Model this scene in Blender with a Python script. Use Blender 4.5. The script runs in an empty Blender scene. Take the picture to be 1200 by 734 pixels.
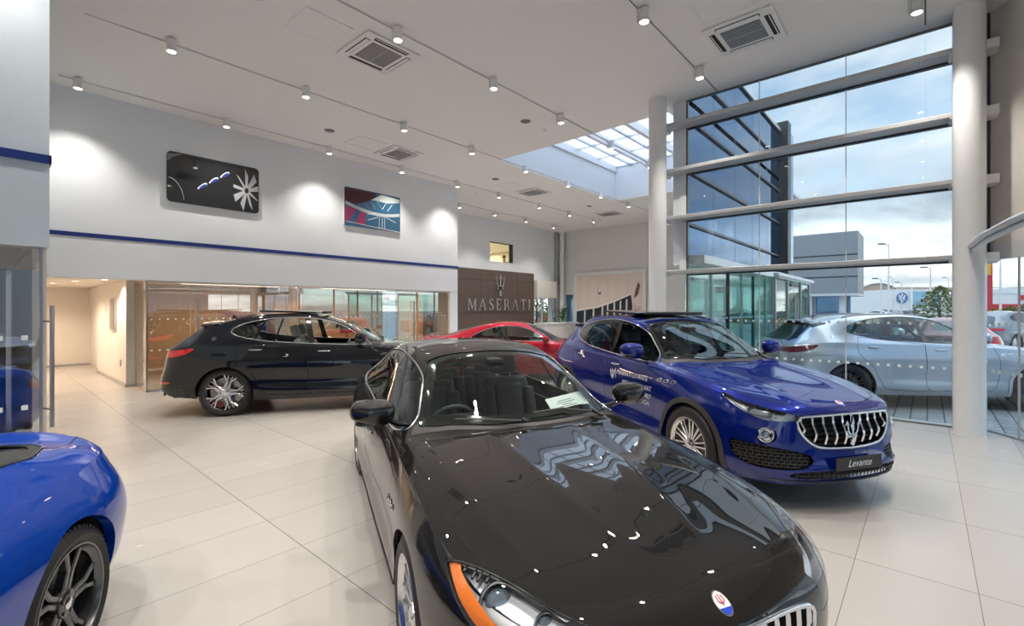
import bpy, bmesh, math, random
import numpy as np
from mathutils import Vector, Matrix
random.seed(7)
SC = bpy.context.scene
COL = SC.collection
PI = math.pi

# ------------------------------------------------------------------ object helpers
def link(name, mesh, parent=None, mats=None):
    o = bpy.data.objects.new(name, mesh)
    COL.objects.link(o)
    if parent is not None: o.parent = parent
    for m in (mats or []): mesh.materials.append(m)
    return o

def empty(name, loc=(0, 0, 0), rz=0.0, parent=None):
    o = bpy.data.objects.new(name, None)
    o.empty_display_size = .1
    COL.objects.link(o)
    o.location = loc; o.rotation_euler = (0, 0, rz)
    if parent is not None: o.parent = parent
    return o

def tag(o, label=None, cat=None, group=None, kind=None):
    if label: o['label'] = label
    if cat: o['category'] = cat
    if group: o['group'] = group
    if kind: o['kind'] = kind
    return o

def structure(o):
    o['kind'] = 'structure'; return o

class MB:
    """mesh collector"""
    def __init__(s): s.v = []; s.f = []; s.mi = []; s.m = 0
    def add(s, vs, fs, M=None):
        b = len(s.v)
        if M is not None: vs = [tuple(M @ Vector(p)) for p in vs]
        s.v += [tuple(p) for p in vs]
        s.f += [tuple(b + i for i in f) for f in fs]
        s.mi += [s.m] * len(fs)
        return s
    def box(s, x0, x1, y0, y1, z0, z1, M=None):
        v = [(x0, y0, z0), (x1, y0, z0), (x1, y1, z0), (x0, y1, z0), (x0, y0, z1), (x1, y0, z1), (x1, y1, z1), (x0, y1, z1)]
        f = [(0, 3, 2, 1), (4, 5, 6, 7), (0, 1, 5, 4), (1, 2, 6, 5), (2, 3, 7, 6), (3, 0, 4, 7)]
        return s.add(v, f, M)
    def rbox(s, x0, x1, y0, y1, z0, z1, r=.02, n=3, M=None):
        """box with rounded edges: superellipsoid-free bevel through bmesh"""
        bm = bmesh.new()
        bmesh.ops.create_cube(bm, size=1)
        for v in bm.verts:
            v.co = Vector(((x0 + x1) / 2 + v.co.x * (x1 - x0), (y0 + y1) / 2 + v.co.y * (y1 - y0), (z0 + z1) / 2 + v.co.z * (z1 - z0)))
        r = min(r, .49 * min(abs(x1 - x0), abs(y1 - y0), abs(z1 - z0)))
        bmesh.ops.bevel(bm, geom=bm.edges[:], offset=r, segments=n, profile=.5, affect='EDGES')
        bm.verts.index_update()
        vs = [tuple(v.co) for v in bm.verts]; fs = [tuple(v.index for v in f.verts) for f in bm.faces]
        bm.free()
        return s.add(vs, fs, M)
    def cyl(s, p0, p1, r0, r1=None, n=24, caps=True):
        p0 = Vector(p0); p1 = Vector(p1); r1 = r0 if r1 is None else r1
        d = (p1 - p0).normalized()
        a = Vector((0, 0, 1)) if abs(d.z) < .9 else Vector((1, 0, 0))
        u = d.cross(a).normalized(); w = d.cross(u).normalized()
        vs = []
        for p, r in ((p0, r0), (p1, r1)):
            for i in range(n):
                t = 2 * PI * i / n
                vs.append(p + u * (math.cos(t) * r) + w * (math.sin(t) * r))
        fs = [(i, (i + 1) % n, n + (i + 1) % n, n + i) for i in range(n)]
        if caps: fs += [tuple(range(n - 1, -1, -1)), tuple(range(n, 2 * n))]
        return s.add(vs, fs)
    def lathe(s, prof, axis='y', n=48, c=(0, 0, 0), close=False, M=None):
        """prof [(radius, along)]"""
        vs = []; k = len(prof)
        for i in range(n):
            t = 2 * PI * i / n; ct, st = math.cos(t), math.sin(t)
            for r, h in prof:
                if axis == 'y': vs.append((c[0] + r * ct, c[1] + h, c[2] + r * st))
                elif axis == 'z': vs.append((c[0] + r * ct, c[1] + r * st, c[2] + h))
                else: vs.append((c[0] + h, c[1] + r * ct, c[2] + r * st))
        fs = []
        kk = k if close else k - 1
        for i in range(n):
            j = (i + 1) % n
            for q in range(kk):
                q2 = (q + 1) % k
                fs.append((i * k + q, j * k + q, j * k + q2, i * k + q2))
        return s.add(vs, fs, M)
    def tube(s, pts, r, n=8, closed=False, flat=1.0):
        pts = [Vector(p) for p in pts]
        m = len(pts)
        if m < 2: return s
        up = None; rings = []
        for i in range(m):
            a = pts[(i - 1) % m] if (closed or i > 0) else pts[i]
            b = pts[(i + 1) % m] if (closed or i < m - 1) else pts[i]
            d = (b - a)
            d = d.normalized() if d.length > 1e-9 else Vector((1, 0, 0))
            if up is None:
                up = Vector((0, 0, 1)) if abs(d.z) < .9 else Vector((1, 0, 0))
            u = d.cross(up)
            if u.length < 1e-6: u = d.cross(Vector((1, 0, 0)))
            u.normalize(); w = u.cross(d).normalized(); up = w
            rr = r[i] if hasattr(r, '__len__') else r
            rings.append([pts[i] + u * (math.cos(2 * PI * k / n) * rr) + w * (math.sin(2 * PI * k / n) * rr * flat) for k in range(n)])
        vs = [p for R in rings for p in R]; fs = []
        mm = m if closed else m - 1
        for i in range(mm):
            j = (i + 1) % m
            for k in range(n):
                k2 = (k + 1) % n
                fs.append((i * n + k, i * n + k2, j * n + k2, j * n + k))
        if not closed:
            fs.append(tuple(range(n - 1, -1, -1))); fs.append(tuple((m - 1) * n + k for k in range(n)))
        return s.add(vs, fs)
    def prism(s, poly, h0, h1, plane='xy', M=None):
        n = len(poly)
        def P(a, b, h):
            return (a, b, h) if plane == 'xy' else ((a, h, b) if plane == 'xz' else (h, a, b))
        vs = [P(a, b, h0) for a, b in poly] + [P(a, b, h1) for a, b in poly]
        fs = [tuple(range(n - 1, -1, -1)), tuple(range(n, 2 * n))] + [(i, (i + 1) % n, n + (i + 1) % n, n + i) for i in range(n)]
        return s.add(vs, fs, M)
    def sphere(s, c, r, n=16, sc=(1, 1, 1), p=1.0, M=None):
        """(super)ellipsoid"""
        vs = []; fs = []; m = n // 2
        def sg(v): return math.copysign(abs(v) ** p, v)
        for i in range(m + 1):
            a = -PI / 2 + PI * i / m
            for j in range(n):
                b = 2 * PI * j / n
                vs.append((c[0] + r * sc[0] * sg(math.cos(a)) * sg(math.cos(b)), c[1] + r * sc[1] * sg(math.cos(a)) * sg(math.sin(b)), c[2] + r * sc[2] * sg(math.sin(a))))
        for i in range(m):
            for j in range(n):
                j2 = (j + 1) % n
                fs.append((i * n + j, i * n + j2, (i + 1) * n + j2, (i + 1) * n + j))
        return s.add(vs, fs, M)
    def build(s, name, mats, parent=None, smooth=None, loc=None):
        me = bpy.data.meshes.new(name)
        me.from_pydata([tuple(p) for p in s.v], [], s.f)
        if not isinstance(mats, (list, tuple)): mats = [mats]
        o = link(name, me, parent, mats)
        if len(mats) > 1: me.polygons.foreach_set('material_index', s.mi)
        bm = bmesh.new(); bm.from_mesh(me)
        bmesh.ops.remove_doubles(bm, verts=bm.verts[:], dist=1e-5)
        bmesh.ops.recalc_face_normals(bm, faces=bm.faces[:])
        bm.to_mesh(me); bm.free()
        if smooth is not None:
            try:
                me.shade_auto_smooth = None
            except Exception: pass
            me.polygons.foreach_set('use_smooth', [True] * len(me.polygons))
            ang = math.radians(smooth)
            bm = bmesh.new(); bm.from_mesh(me)
            for e in bm.edges:
                if len(e.link_faces) == 2 and e.calc_face_angle(0) > ang: e.smooth = False
            bm.to_mesh(me); bm.free()
        if loc: o.location = loc
        return o

def copy_tree(o, parent=None):
    c = o.copy(); COL.objects.link(c); c.parent = parent
    for ch in list(o.children): copy_tree(ch, c)
    return c

def rrect(w, h, r, n=5, cx=0, cy=0):
    """rounded rectangle outline"""
    out = []
    for qx, qy, a0 in ((1, 1, 0), (-1, 1, 90), (-1, -1, 180), (1, -1, 270)):
        for i in range(n + 1):
            a = math.radians(a0 + 90 * i / n)
            out.append((cx + qx * (w / 2 - r) + r * math.cos(a), cy + qy * (h / 2 - r) + r * math.sin(a)))
    return out

# ------------------------------------------------------------------ material helpers
def newmat(name):
    m = bpy.data.materials.new(name); m.use_nodes = True
    nt = m.node_tree; nt.nodes.clear()
    out = nt.nodes.new('ShaderNodeOutputMaterial')
    return m, nt, out

def pbr(name, col, rough=.5, metal=0., coat=0., coat_r=.03, emis=None, es=0., noise=None, bump=None, spec=.5, sheen=0):
    """principled with slight procedural variation; noise=(scale, amount), bump=(scale, strength)"""
    m, nt, out = newmat(name)
    b = nt.nodes.new('ShaderNodeBsdfPrincipled')
    nt.links.new(b.outputs[0], out.inputs[0])
    c4 = (*col, 1)
    b.inputs['Base Color'].default_value = c4
    b.inputs['Roughness'].default_value = rough
    b.inputs['Metallic'].default_value = metal
    b.inputs['Coat Weight'].default_value = coat
    b.inputs['Coat Roughness'].default_value = coat_r
    b.inputs['Specular IOR Level'].default_value = spec
    if sheen: b.inputs['Sheen Weight'].default_value = sheen
    if emis is not None:
        b.inputs['Emission Color'].default_value = (*emis, 1); b.inputs['Emission Strength'].default_value = es
    tc = nt.nodes.new('ShaderNodeTexCoord')
    if noise is None: noise = (6., .04)
    nz = nt.nodes.new('ShaderNodeTexNoise'); nz.inputs['Scale'].default_value = noise[0]; nz.inputs['Detail'].default_value = 4
    nt.links.new(tc.outputs['Object'], nz.inputs['Vector'])
    mx = nt.nodes.new('ShaderNodeMix'); mx.data_type = 'RGBA'
    a = noise[1]
    mx.inputs[6].default_value = (*[max(0, c * (1 - a)) for c in col], 1)
    mx.inputs[7].default_value = (*[min(1, c * (1 + a)) for c in col], 1)
    nt.links.new(nz.outputs['Fac'], mx.inputs[0]); nt.links.new(mx.outputs[2], b.inputs['Base Color'])
    if bump:
        n2 = nt.nodes.new('ShaderNodeTexNoise'); n2.inputs['Scale'].default_value = bump[0]
        nt.links.new(tc.outputs['Object'], n2.inputs['Vector'])
        bp = nt.nodes.new('ShaderNodeBump'); bp.inputs['Strength'].default_value = bump[1]; bp.inputs['Distance'].default_value = .01
        nt.links.new(n2.outputs['Fac'], bp.inputs['Height']); nt.links.new(bp.outputs[0], b.inputs['Normal'])
    return m

def glassmat(name, tint=(1, 1, 1), ior=1.5, rough=0., refl=1.0, mirror=0.0):
    """sheet glass: transparency with a Fresnel mirror coat"""
    m, nt, out = newmat(name)
    tr = nt.nodes.new('ShaderNodeBsdfTransparent'); tr.inputs[0].default_value = (*tint, 1)
    gl = nt.nodes.new('ShaderNodeBsdfGlossy'); gl.inputs['Roughness'].default_value = rough
    gl.inputs[0].default_value = (refl, refl, refl, 1)
    fr = nt.nodes.new('ShaderNodeFresnel'); 
    ge = nt.nodes.new('ShaderNodeNewGeometry'); mi = nt.nodes.new('ShaderNodeMix'); mi.data_type = 'FLOAT'
    nt.links.new(ge.outputs['Backfacing'], mi.inputs[0]); mi.inputs[2].default_value = ior; mi.inputs[3].default_value = 1 / ior
    nt.links.new(mi.outputs[0], fr.inputs[0])
    ad = nt.nodes.new('ShaderNodeMath'); ad.operation = 'ADD'; ad.use_clamp = True; ad.inputs[1].default_value = mirror
    nt.links.new(fr.outputs[0], ad.inputs[0])
    mx = nt.nodes.new('ShaderNodeMixShader')
    nt.links.new(ad.outputs[0], mx.inputs[0]); nt.links.new(tr.outputs[0], mx.inputs[1]); nt.links.new(gl.outputs[0], mx.inputs[2])
    nt.links.new(mx.outputs[0], out.inputs[0])
    return m

def paint(name, col, metal=.5, rough=.3, flake=.25, edge=None):
    """metallic car paint: flaked base under a clear coat"""
    m, nt, out = newmat(name)
    b = nt.nodes.new('ShaderNodeBsdfPrincipled'); nt.links.new(b.outputs[0], out.inputs[0])
    b.inputs['Metallic'].default_value = metal; b.inputs['Roughness'].default_value = rough
    b.inputs['Coat Weight'].default_value = 1.0; b.inputs['Coat Roughness'].default_value = .006; b.inputs['Coat IOR'].default_value = 1.62
    b.inputs['Specular IOR Level'].default_value = 0.0
    tc = nt.nodes.new('ShaderNodeTexCoord')
    vo = nt.nodes.new('ShaderNodeTexVoronoi'); vo.inputs['Scale'].default_value = 900
    nt.links.new(tc.outputs['Object'], vo.inputs['Vector'])
    mx = nt.nodes.new('ShaderNodeMix'); mx.data_type = 'RGBA'
    mx.inputs[6].default_value = (*[c * (1 - flake) for c in col], 1)
    mx.inputs[7].default_value = (*[min(1, c * (1 + flake)) for c in col], 1)
    nt.links.new(vo.outputs['Color'], mx.inputs[0]); nt.links.new(mx.outputs[2], b.inputs['Base Color'])
    return m

def emit(name, col, s):
    m, nt, out = newmat(name)
    e = nt.nodes.new('ShaderNodeEmission'); e.inputs[0].default_value = (*col, 1); e.inputs[1].default_value = s
    nt.links.new(e.outputs[0], out.inputs[0])
    return m

M = {}
def mats():
    M['chrome'] = pbr('chrome', (.82, .83, .85), .08, 1.0)
    M['satin'] = pbr('satin_metal', (.55, .56, .58), .28, 1.0)
    M['black_gloss'] = pbr('black_gloss', (.006, .006, .007), .08, 0, coat=.6)
    M['black_plastic'] = pbr('black_plastic', (.018, .018, .02), .45, bump=(300, .1))
    M['dark_plastic'] = pbr('dark_grey_plastic', (.045, .042, .04), .5)
    M['cavity'] = pbr('dark_cavity', (.006, .006, .007), .8)
    M['gap'] = pbr('panel_gap', (.002, .002, .002), .9)
    M['rubber'] = pbr('tyre_rubber', (.014, .014, .015), .55, bump=(120, .2))
    M['leather'] = pbr('dark_leather', (.065, .072, .078), .42, bump=(220, .15))
    M['leather_tan'] = pbr('sand_leather', (.42, .38, .33), .45, bump=(220, .15))
    M['dash'] = pbr('dashboard_vinyl', (.02, .021, .022), .5, bump=(200, .15))
    M['carglass'] = glassmat('car_glass', (.72, .80, .78), 1.5)
    M['darkglass'] = glassmat('dark_tinted_glass', (.20, .24, .25), 1.55)
    M['lens'] = glassmat('clear_lens', (.93, .95, .97), 1.45)
    M['reflector'] = pbr('lamp_reflector', (.62, .64, .68), .12, 1.0)
    M['orange'] = pbr('orange_lens', (.95, .22, .02), .2, coat=1)
    M['red_lens'] = pbr('red_lens', (.55, .01, .015), .12, coat=1)
    M['smoke_red'] = pbr('dark_red_lens', (.16, .005, .012), .1, coat=1)
    M['white_print'] = pbr('white_print', (.85, .86, .87), .5)
    M['disc'] = pbr('brake_disc', (.32, .32, .33), .35, 1)
    M['caliper'] = pbr('brake_caliper', (.25, .01, .01), .3, coat=.5)
    M['rim_silver'] = pbr('rim_silver', (.72, .71, .70), .22, 1.0)
    M['rim_dark'] = pbr('rim_anthracite', (.11, .115, .125), .25, .9, coat=.4)
    M['rim_black'] = pbr('rim_black', (.03, .03, .035), .25, .6, coat=.6)
    M['fabric'] = pbr('black_roof_fabric', (.030, .032, .033), .75, noise=(400, .3), bump=(500, .3))
    M['plate'] = pbr('plate_black', (.012, .012, .012), .3)
    M['paper'] = pbr('white_paper', (.86, .87, .86), .6)
    M['p_black'] = paint('sedan_black_paint', (.010, .0095, .0095), .35, .42, .6)
    M['p_black2'] = paint('suv_black_paint', (.005, .006, .009), .4, .3, .2)
    M['p_blue'] = paint('suv_blue_paint', (.002, .012, .17), .30, .25, .2)
    M['p_blue2'] = paint('coupe_blue_paint', (.0, .045, .36), .12, .25, .2)
    M['p_silver'] = paint('suv_silver_paint', (.50, .54, .60), .8, .3, .12)
    M['p_red'] = paint('coupe_red_paint', (.32, .004, .018), .3, .3, .2)
mats()
# ------------------------------------------------------------------ car body engine
def nspline(t, Y):
    """C2 natural cubic spline; returns evaluator"""
    t = np.asarray(t, float); Y = np.asarray(Y, float)
    if Y.ndim == 1: Y = Y[:, None]
    n = len(t); h = np.diff(t)
    A = np.zeros((n, n)); B = np.zeros_like(Y)
    A[0, 0] = A[-1, -1] = 1
    for i in range(1, n - 1):
        A[i, i - 1] = h[i - 1]; A[i, i] = 2 * (h[i - 1] + h[i]); A[i, i + 1] = h[i]
        B[i] = 6 * ((Y[i + 1] - Y[i]) / h[i] - (Y[i] - Y[i - 1]) / h[i - 1])
    Mm = np.linalg.solve(A, B)
    def ev(q):
        q = np.atleast_1d(np.asarray(q, float))
        k = np.clip(np.searchsorted(t, q, side='right') - 1, 0, n - 2)
        a = ((t[k + 1] - q) / h[k])[:, None]; b = ((q - t[k]) / h[k])[:, None]; hh = h[k][:, None]
        return a * Y[k] + b * Y[k + 1] + ((a ** 3 - a) * Mm[k] + (b ** 3 - b) * Mm[k + 1]) * hh ** 2 / 6
    return ev

def pchip(t, Y):
    t = np.asarray(t, float); Y = np.asarray(Y, float)
    if Y.ndim == 1: Y = Y[:, None]
    h = np.diff(t)[:, None]; d = np.diff(Y, axis=0) / h
    m = np.zeros_like(Y)
    w1 = 2 * h[1:] + h[:-1]; w2 = h[1:] + 2 * h[:-1]
    with np.errstate(all='ignore'):
        mm = (w1 + w2) / (w1 / d[:-1] + w2 / d[1:])
    m[1:-1] = np.where(d[:-1] * d[1:] > 0, mm, 0)
    m[0] = d[0]; m[-1] = d[-1]
    def ev(q):
        q = np.atleast_1d(np.asarray(q, float))
        k = np.clip(np.searchsorted(t, q, side='right') - 1, 0, len(t) - 2)
        hh = h[k]; s = ((q - t[k])[:, None]) / hh
        return (2*s**3-3*s**2+1)*Y[k] + (s**3-2*s**2+s)*hh*m[k] + (-2*s**3+3*s**2)*Y[k+1] + (s**3-s**2)*hh*m[k+1]
    return ev

def piecewise(t, Y, breaks):
    """natural cubic pieces joined with kinks at the break abscissae (t ascending)"""
    t = list(t); idx = [0] + [t.index(b) for b in breaks] + [len(t) - 1]
    Y = np.asarray(Y, float)
    evs = []
    for a, b in zip(idx[:-1], idx[1:]):
        sl = slice(a, b + 1)
        evs.append((t[a], t[b], nspline(t[sl], Y[sl]) if b - a > 1 else pchip(t[sl], Y[sl]) if b - a > 1 else (lambda q, a=a, b=b: Y[a] + (np.atleast_1d(q) - t[a])[:, None] / (t[b] - t[a]) * (Y[b] - Y[a]))))
    def ev(q):
        q = np.atleast_1d(np.asarray(q, float)); out = np.zeros((len(q), Y.shape[1]))
        for k, (a, b, e) in enumerate(evs):
            msk = (q >= a if k else q > -1e9) & ((q < b) if k < len(evs) - 1 else (q < 1e9))
            if msk.any(): out[msk] = e(np.clip(q[msk], t[0], t[-1]))
        return out
    return ev

def smooth_poly(pts, n=8, corner=()):
    """closed Catmull-Rom outline through pts; indices in corner stay sharp"""
    out = []; m = len(pts)
    for i in range(m):
        p0, p1, p2, p3 = [np.array(pts[(i + k) % m], float) for k in (-1, 0, 1, 2)]
        if i in corner: p0 = 2 * p1 - p2
        if (i + 1) % m in corner: p3 = 2 * p2 - p1
        for k in range(n):
            s = k / n
            out.append(tuple(.5 * ((2 * p1) + (-p0 + p2) * s + (2 * p0 - 5 * p1 + 4 * p2 - p3) * s * s + (-p0 + 3 * p1 - 3 * p2 + p3) * s ** 3)))
    return out

def sd_poly(Q, poly):
    """signed distance, negative inside"""
    P = np.asarray(poly, float); n = len(P)
    d = np.full(len(Q), 1e18); s = np.ones(len(Q))
    for i in range(n):
        a = P[i]; b = P[(i + 1) % n]
        e = b - a
        L = e @ e
        if L < 1e-14: continue
        w = Q - a
        t = np.clip((w @ e) / L, 0, 1)
        q = w - t[:, None] * e
        d = np.minimum(d, (q * q).sum(1))
        c = np.stack([Q[:, 1] >= a[1], Q[:, 1] < b[1], e[0] * w[:, 1] > e[1] * w[:, 0]])
        flip = c.all(0) | (~c).all(0)
        s = np.where(flip, -s, s)
    return s * np.sqrt(d)

class Body:
    """half car shell (left side, y>=0): vertices hold position, normal and s, the girth along the plan line"""
    def __init__(b, plan, top, t_top, t_band, breaks, ds=.022, nt=7, nb=6, ridges=()):
        # plan rows: x, y, z, then (d,z) pairs
        K = np.array([[r[0], r[1], r[2]] + [v for pr in r[3] for v in pr] for r in plan], float)
        ch = np.r_[0, np.cumsum(np.hypot(np.diff(K[:, 0]), np.diff(K[:, 1])))]
        mir = K.copy(); mir[:, 1] *= -1
        t = np.r_[-ch[3:0:-1], ch, 2 * ch[-1] - ch[-2:-5:-1]]
        KK = np.vstack([mir[3:0:-1], K, mir[-2:-5:-1]])
        ev = nspline(t, KK)
        ns = int(ch[-1] / ds) + 1
        sq = np.linspace(0, ch[-1], ns)
        R = ev(sq); R[0, 1] = 0; R[-1, 1] = 0
        R[:, 1] = np.maximum(R[:, 1], 0)
        e2 = ev(sq + 1e-4); e1 = ev(sq - 1e-4)
        T = e2[:, :2] - e1[:, :2]; T /= np.linalg.norm(T, axis=1)[:, None]
        Nn = np.stack([-T[:, 1], T[:, 0]], 1)      # outward: travelling front->rear on +y side
        Nn[0] = (1, 0); Nn[-1] = (-1, 0)
        if Nn[ns // 2, 1] < 0: Nn = -Nn
        Nn[0] = (1, 0); Nn[-1] = (-1, 0)
        b.ch = ch; b.plan = K; b.sq = sq; b.R = R
        nk = len(plan[0][3])
        # band
        D = np.stack([np.zeros(ns)] + [R[:, 3 + 2 * k] for k in range(nk)], 1)
        Z = np.stack([R[:, 2]] + [R[:, 4 + 2 * k] for k in range(nk)], 1)
        tb = np.array(t_band, float)
        tq = np.concatenate([np.linspace(tb[i], tb[i + 1], nb, endpoint=False) for i in range(len(tb) - 1)] + [[tb[-1]]])
        Dq = nspline(tb, D.T)(tq).T; Zq = nspline(tb, Z.T)(tq).T     # ns x nq
        band = np.stack([R[:, 0:1] + Nn[:, 0:1] * Dq, R[:, 1:2] + Nn[:, 1:2] * Dq, Zq], -1)
        band[0, :, 1] = 0; band[-1, :, 1] = 0
        # top: rows keyed on x ascending
        top = sorted(top, key=lambda r: r[0])
        tx = [r[0] for r in top]
        TV = np.array([[r[1]] + [v for pr in r[2] for v in pr] for r in top], float)
        te = piecewise(tx, TV, breaks)(R[:, 0])
        zc = te[:, 0]; nf = (te.shape[1] - 1) // 2
        zs = R[:, 2]; ys = R[:, 1]
        Y = [np.zeros(ns)] + [te[:, 1 + 2 * k] * ys for k in range(nf)] + [ys]
        Zt = [zc] + [zs + te[:, 2 + 2 * k] * (zc - zs) for k in range(nf)] + [zs]
        Y = np.stack(Y, 0); Zt = np.stack(Zt, 0)
        tt = np.array(t_top, float)
        g = 2
        t3 = np.r_[-tt[g:0:-1], tt]
        Y3 = np.vstack([-Y[g:0:-1], Y]); Z3 = np.vstack([Zt[g:0:-1], Zt])
        tq2 = np.concatenate([np.linspace(tt[i], tt[i + 1], nt, endpoint=False) for i in range(len(tt) - 1)] + [[tt[-1]]])
        Yq = nspline(t3, Y3)(tq2).T; Ztq = nspline(t3, Z3)(tq2).T
        Yq[:, 0] = 0
        topg = np.stack([np.repeat(R[:, 0:1], len(tq2), 1), Yq, Ztq], -1)
        for (rx, ry, ra, rw) in ridges:
            X = topg[:, :, 0]; yr = np.interp(X, rx, ry); am = np.interp(X, rx, ra)
            topg[:, :, 2] += am * np.maximum(0, 1 - np.abs(topg[:, :, 1] - yr) / rw) ** 1.25
        G = np.concatenate([topg, band[:, 1:]], 1)
        b.ncol_top = len(tq2)
        nr, nc = G.shape[:2]
        b.G = G
        P = G.reshape(-1, 3)
        idx = np.arange(nr * nc).reshape(nr, nc)
        F = np.stack([idx[:-1, :-1], idx[1:, :-1], idx[1:, 1:], idx[:-1, 1:]], -1).reshape(-1, 4)
        fn = np.cross(P[F[:, 2]] - P[F[:, 0]], P[F[:, 3]] - P[F[:, 1]])
        # drop degenerate
        ok = np.linalg.norm(fn, axis=1) > 1e-9
        F = F[ok]; fn = fn[ok]
        N = np.zeros_like(P)
        for k in range(4): np.add.at(N, F[:, k], fn)
        # merge normals of coincident nose/tail points
        for r in (0, nr - 1):
            row = idx[r, :b.ncol_top]; N[row] = N[row].sum(0)
        N[np.abs(P[:, 1]) < 1e-7, 1] = 0
        L = np.linalg.norm(N, axis=1); L[L == 0] = 1
        N /= L[:, None]
        # orient outward: roof normal up
        mid = idx[nr // 2, 0]
        if N[mid, 2] < 0: N = -N; F = F[:, ::-1]
        b.P = [tuple(p) for p in P]; b.N = [tuple(p) for p in N]
        b.S = list(np.repeat(sq, nc)); b.C = list(np.tile(np.arange(nc, dtype=float), nr))
        b.reg = {'body': [tuple(int(i) for i in f) for f in F]}
        b.nc = nc
    # girth helpers
    def sx(b, x, rear=False):
        """girth at side position x"""
        i = np.argmax(b.R[:, 1] > .6 * b.R[:, 1].max()); 
        X = b.R[:, 0]
        return float(np.interp(-x, -X, b.sq))
    def sy(b, y):   # front half
        n = len(b.sq) // 3
        return float(np.interp(y, b.R[:n, 1], b.sq[:n]))
    def sr(b, y):   # rear half
        n = len(b.sq) // 3
        return float(np.interp(y, b.R[::-1][:n, 1], b.sq[::-1][:n]))
    def split(b, src, f, mask=None):
        """split region faces by f (values at vertices); returns inside (f<0), outside"""
        faces = b.reg[src] if isinstance(src, str) else src
        if not faces: return [], []
        ids = sorted({i for fc in faces for i in fc})
        A = np.array([b.P[i] for i in ids]); S = np.array([b.S[i] for i in ids]); Nn = np.array([b.N[i] for i in ids]); Cc = np.array([b.C[i] for i in ids])
        V = f(A, S)
        V = np.where(np.abs(V) < 2e-5, 2e-5, V)
        Mk = mask(A, S, Nn, Cc) if mask is not None else np.ones(len(ids), bool)
        val = dict(zip(ids, V.tolist())); mk = dict(zip(ids, Mk.tolist()))
        cache = {}; ins = []; outs = []
        P, N, SS, CC = b.P, b.N, b.S, b.C
        for fc in faces:
            if not all(mk[i] for i in fc): outs.append(fc); continue
            sgn = [val[i] < 0 for i in fc]
            if all(sgn): ins.append(fc); continue
            if not any(sgn): outs.append(fc); continue
            a = []; c = []; n = len(fc)
            for k in range(n):
                i, j = fc[k], fc[(k + 1) % n]
                (a if sgn[k] else c).append(i)
                if sgn[k] != sgn[(k + 1) % n]:
                    key = (i, j) if i < j else (j, i)
                    q = cache.get(key)
                    if q is None:
                        i0, j0 = key
                        t = val[i0] / (val[i0] - val[j0])
                        P.append(tuple(P[i0][m] + t * (P[j0][m] - P[i0][m]) for m in range(3)))
                        nn = [N[i0][m] + t * (N[j0][m] - N[i0][m]) for m in range(3)]
                        l = math.sqrt(sum(v * v for v in nn)) or 1
                        N.append(tuple(v / l for v in nn))
                        SS.append(SS[i0] + t * (SS[j0] - SS[i0])); CC.append(CC[i0] + t * (CC[j0] - CC[i0]))
                        q = len(P) - 1; cache[key] = q
                    a.append(q); c.append(q)
            if len(a) > 2: ins.append(tuple(a))
            if len(c) > 2: outs.append(tuple(c))
        return ins, outs
    def cut(b, src, dst, f, mask=None, gap=0.0):
        if gap:
            i1, o1 = b.split(src, lambda A, S: f(A, S) - gap, mask)
            i2, g = b.split(i1, lambda A, S: f(A, S) + gap)
            b.reg[src] = o1
            b.reg.setdefault('gap', []).extend(g)
            b.reg.setdefault(dst, []).extend(i2)
        else:
            i1, o1 = b.split(src, f, mask)
            b.reg[src] = o1; b.reg.setdefault(dst, []).extend(i1)
    def loops(b, faces):
        """ordered boundary loops of a face set"""
        cnt = {}
        for fc in faces:
            for k in range(len(fc)):
                i, j = fc[k], fc[(k + 1) % len(fc)]
                cnt[(i, j)] = cnt.get((i, j), 0) + 1
        nxt = {}
        for (i, j) in cnt:
            if (j, i) not in cnt: nxt.setdefault(i, []).append(j)
        out = []
        while nxt:
            s = next(iter(nxt)); lp = [s]; c = s
            while True:
                if c not in nxt: break
                n = nxt[c].pop()
                if not nxt[c]: del nxt[c]
                if n == s: break
                lp.append(n); c = n
            out.append(lp)
        return out
    def emit(b, name, faces, mat, parent, side=0, off=0.0, smooth=True, extra=None, thick=0.0):
        """side 0: both halves in one mesh, +1 left only, -1 right only"""
        if isinstance(faces, str): faces = b.reg.get(faces, [])
        if not faces: return None
        ids = sorted({i for fc in faces for i in fc})
        A = np.array([b.P[i] for i in ids]); Nn = np.array([b.N[i] for i in ids])
        A = A + Nn * off
        mp = {i: k for k, i in enumerate(ids)}
        V = []; NN = []; F = []
        if side >= 0:
            V += A.tolist(); NN += Nn.tolist(); F += [tuple(mp[i] for i in fc) for fc in faces]
        if side <= 0:
            base = len(V); cm = {}
            for k in range(len(ids)):
                if side == 0 and abs(A[k, 1]) < 1e-6: cm[k] = k
                else:
                    cm[k] = len(V); V.append([A[k, 0], -A[k, 1], A[k, 2]]); NN.append([Nn[k, 0], -Nn[k, 1], Nn[k, 2]])
            F += [tuple(cm[mp[i]] for i in fc[::-1]) for fc in faces]
        if thick:
            n0 = len(V); V2 = (np.array(V) - np.array(NN) * thick).tolist(); 
            F2 = [tuple(i + n0 for i in fc[::-1]) for fc in F]
            cnt = set()
            for fc in F:
                for k in range(len(fc)): cnt.add((fc[k], fc[(k + 1) % len(fc)]))
            W = [(j, i, i + n0, j + n0) for (i, j) in cnt if (j, i) not in cnt]
            V = V + V2; NN = NN + [[-c for c in q] for q in NN]; F = F + F2 + W
        me = bpy.data.meshes.new(name); me.from_pydata(V, [], F)
        me.polygons.foreach_set('use_smooth', [True] * len(me.polygons))
        me.update()
        if smooth and not thick:
            try: me.normals_split_custom_set_from_vertices(NN)
            except Exception as e: print('normals', e)
        return link(name, me, parent, [mat] if not isinstance(mat, list) else mat)
    def path(b, loop, off=0.0, sub=1):
        return [tuple(b.P[i][m] + b.N[i][m] * off for m in range(3)) for i in loop[::sub]]
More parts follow.
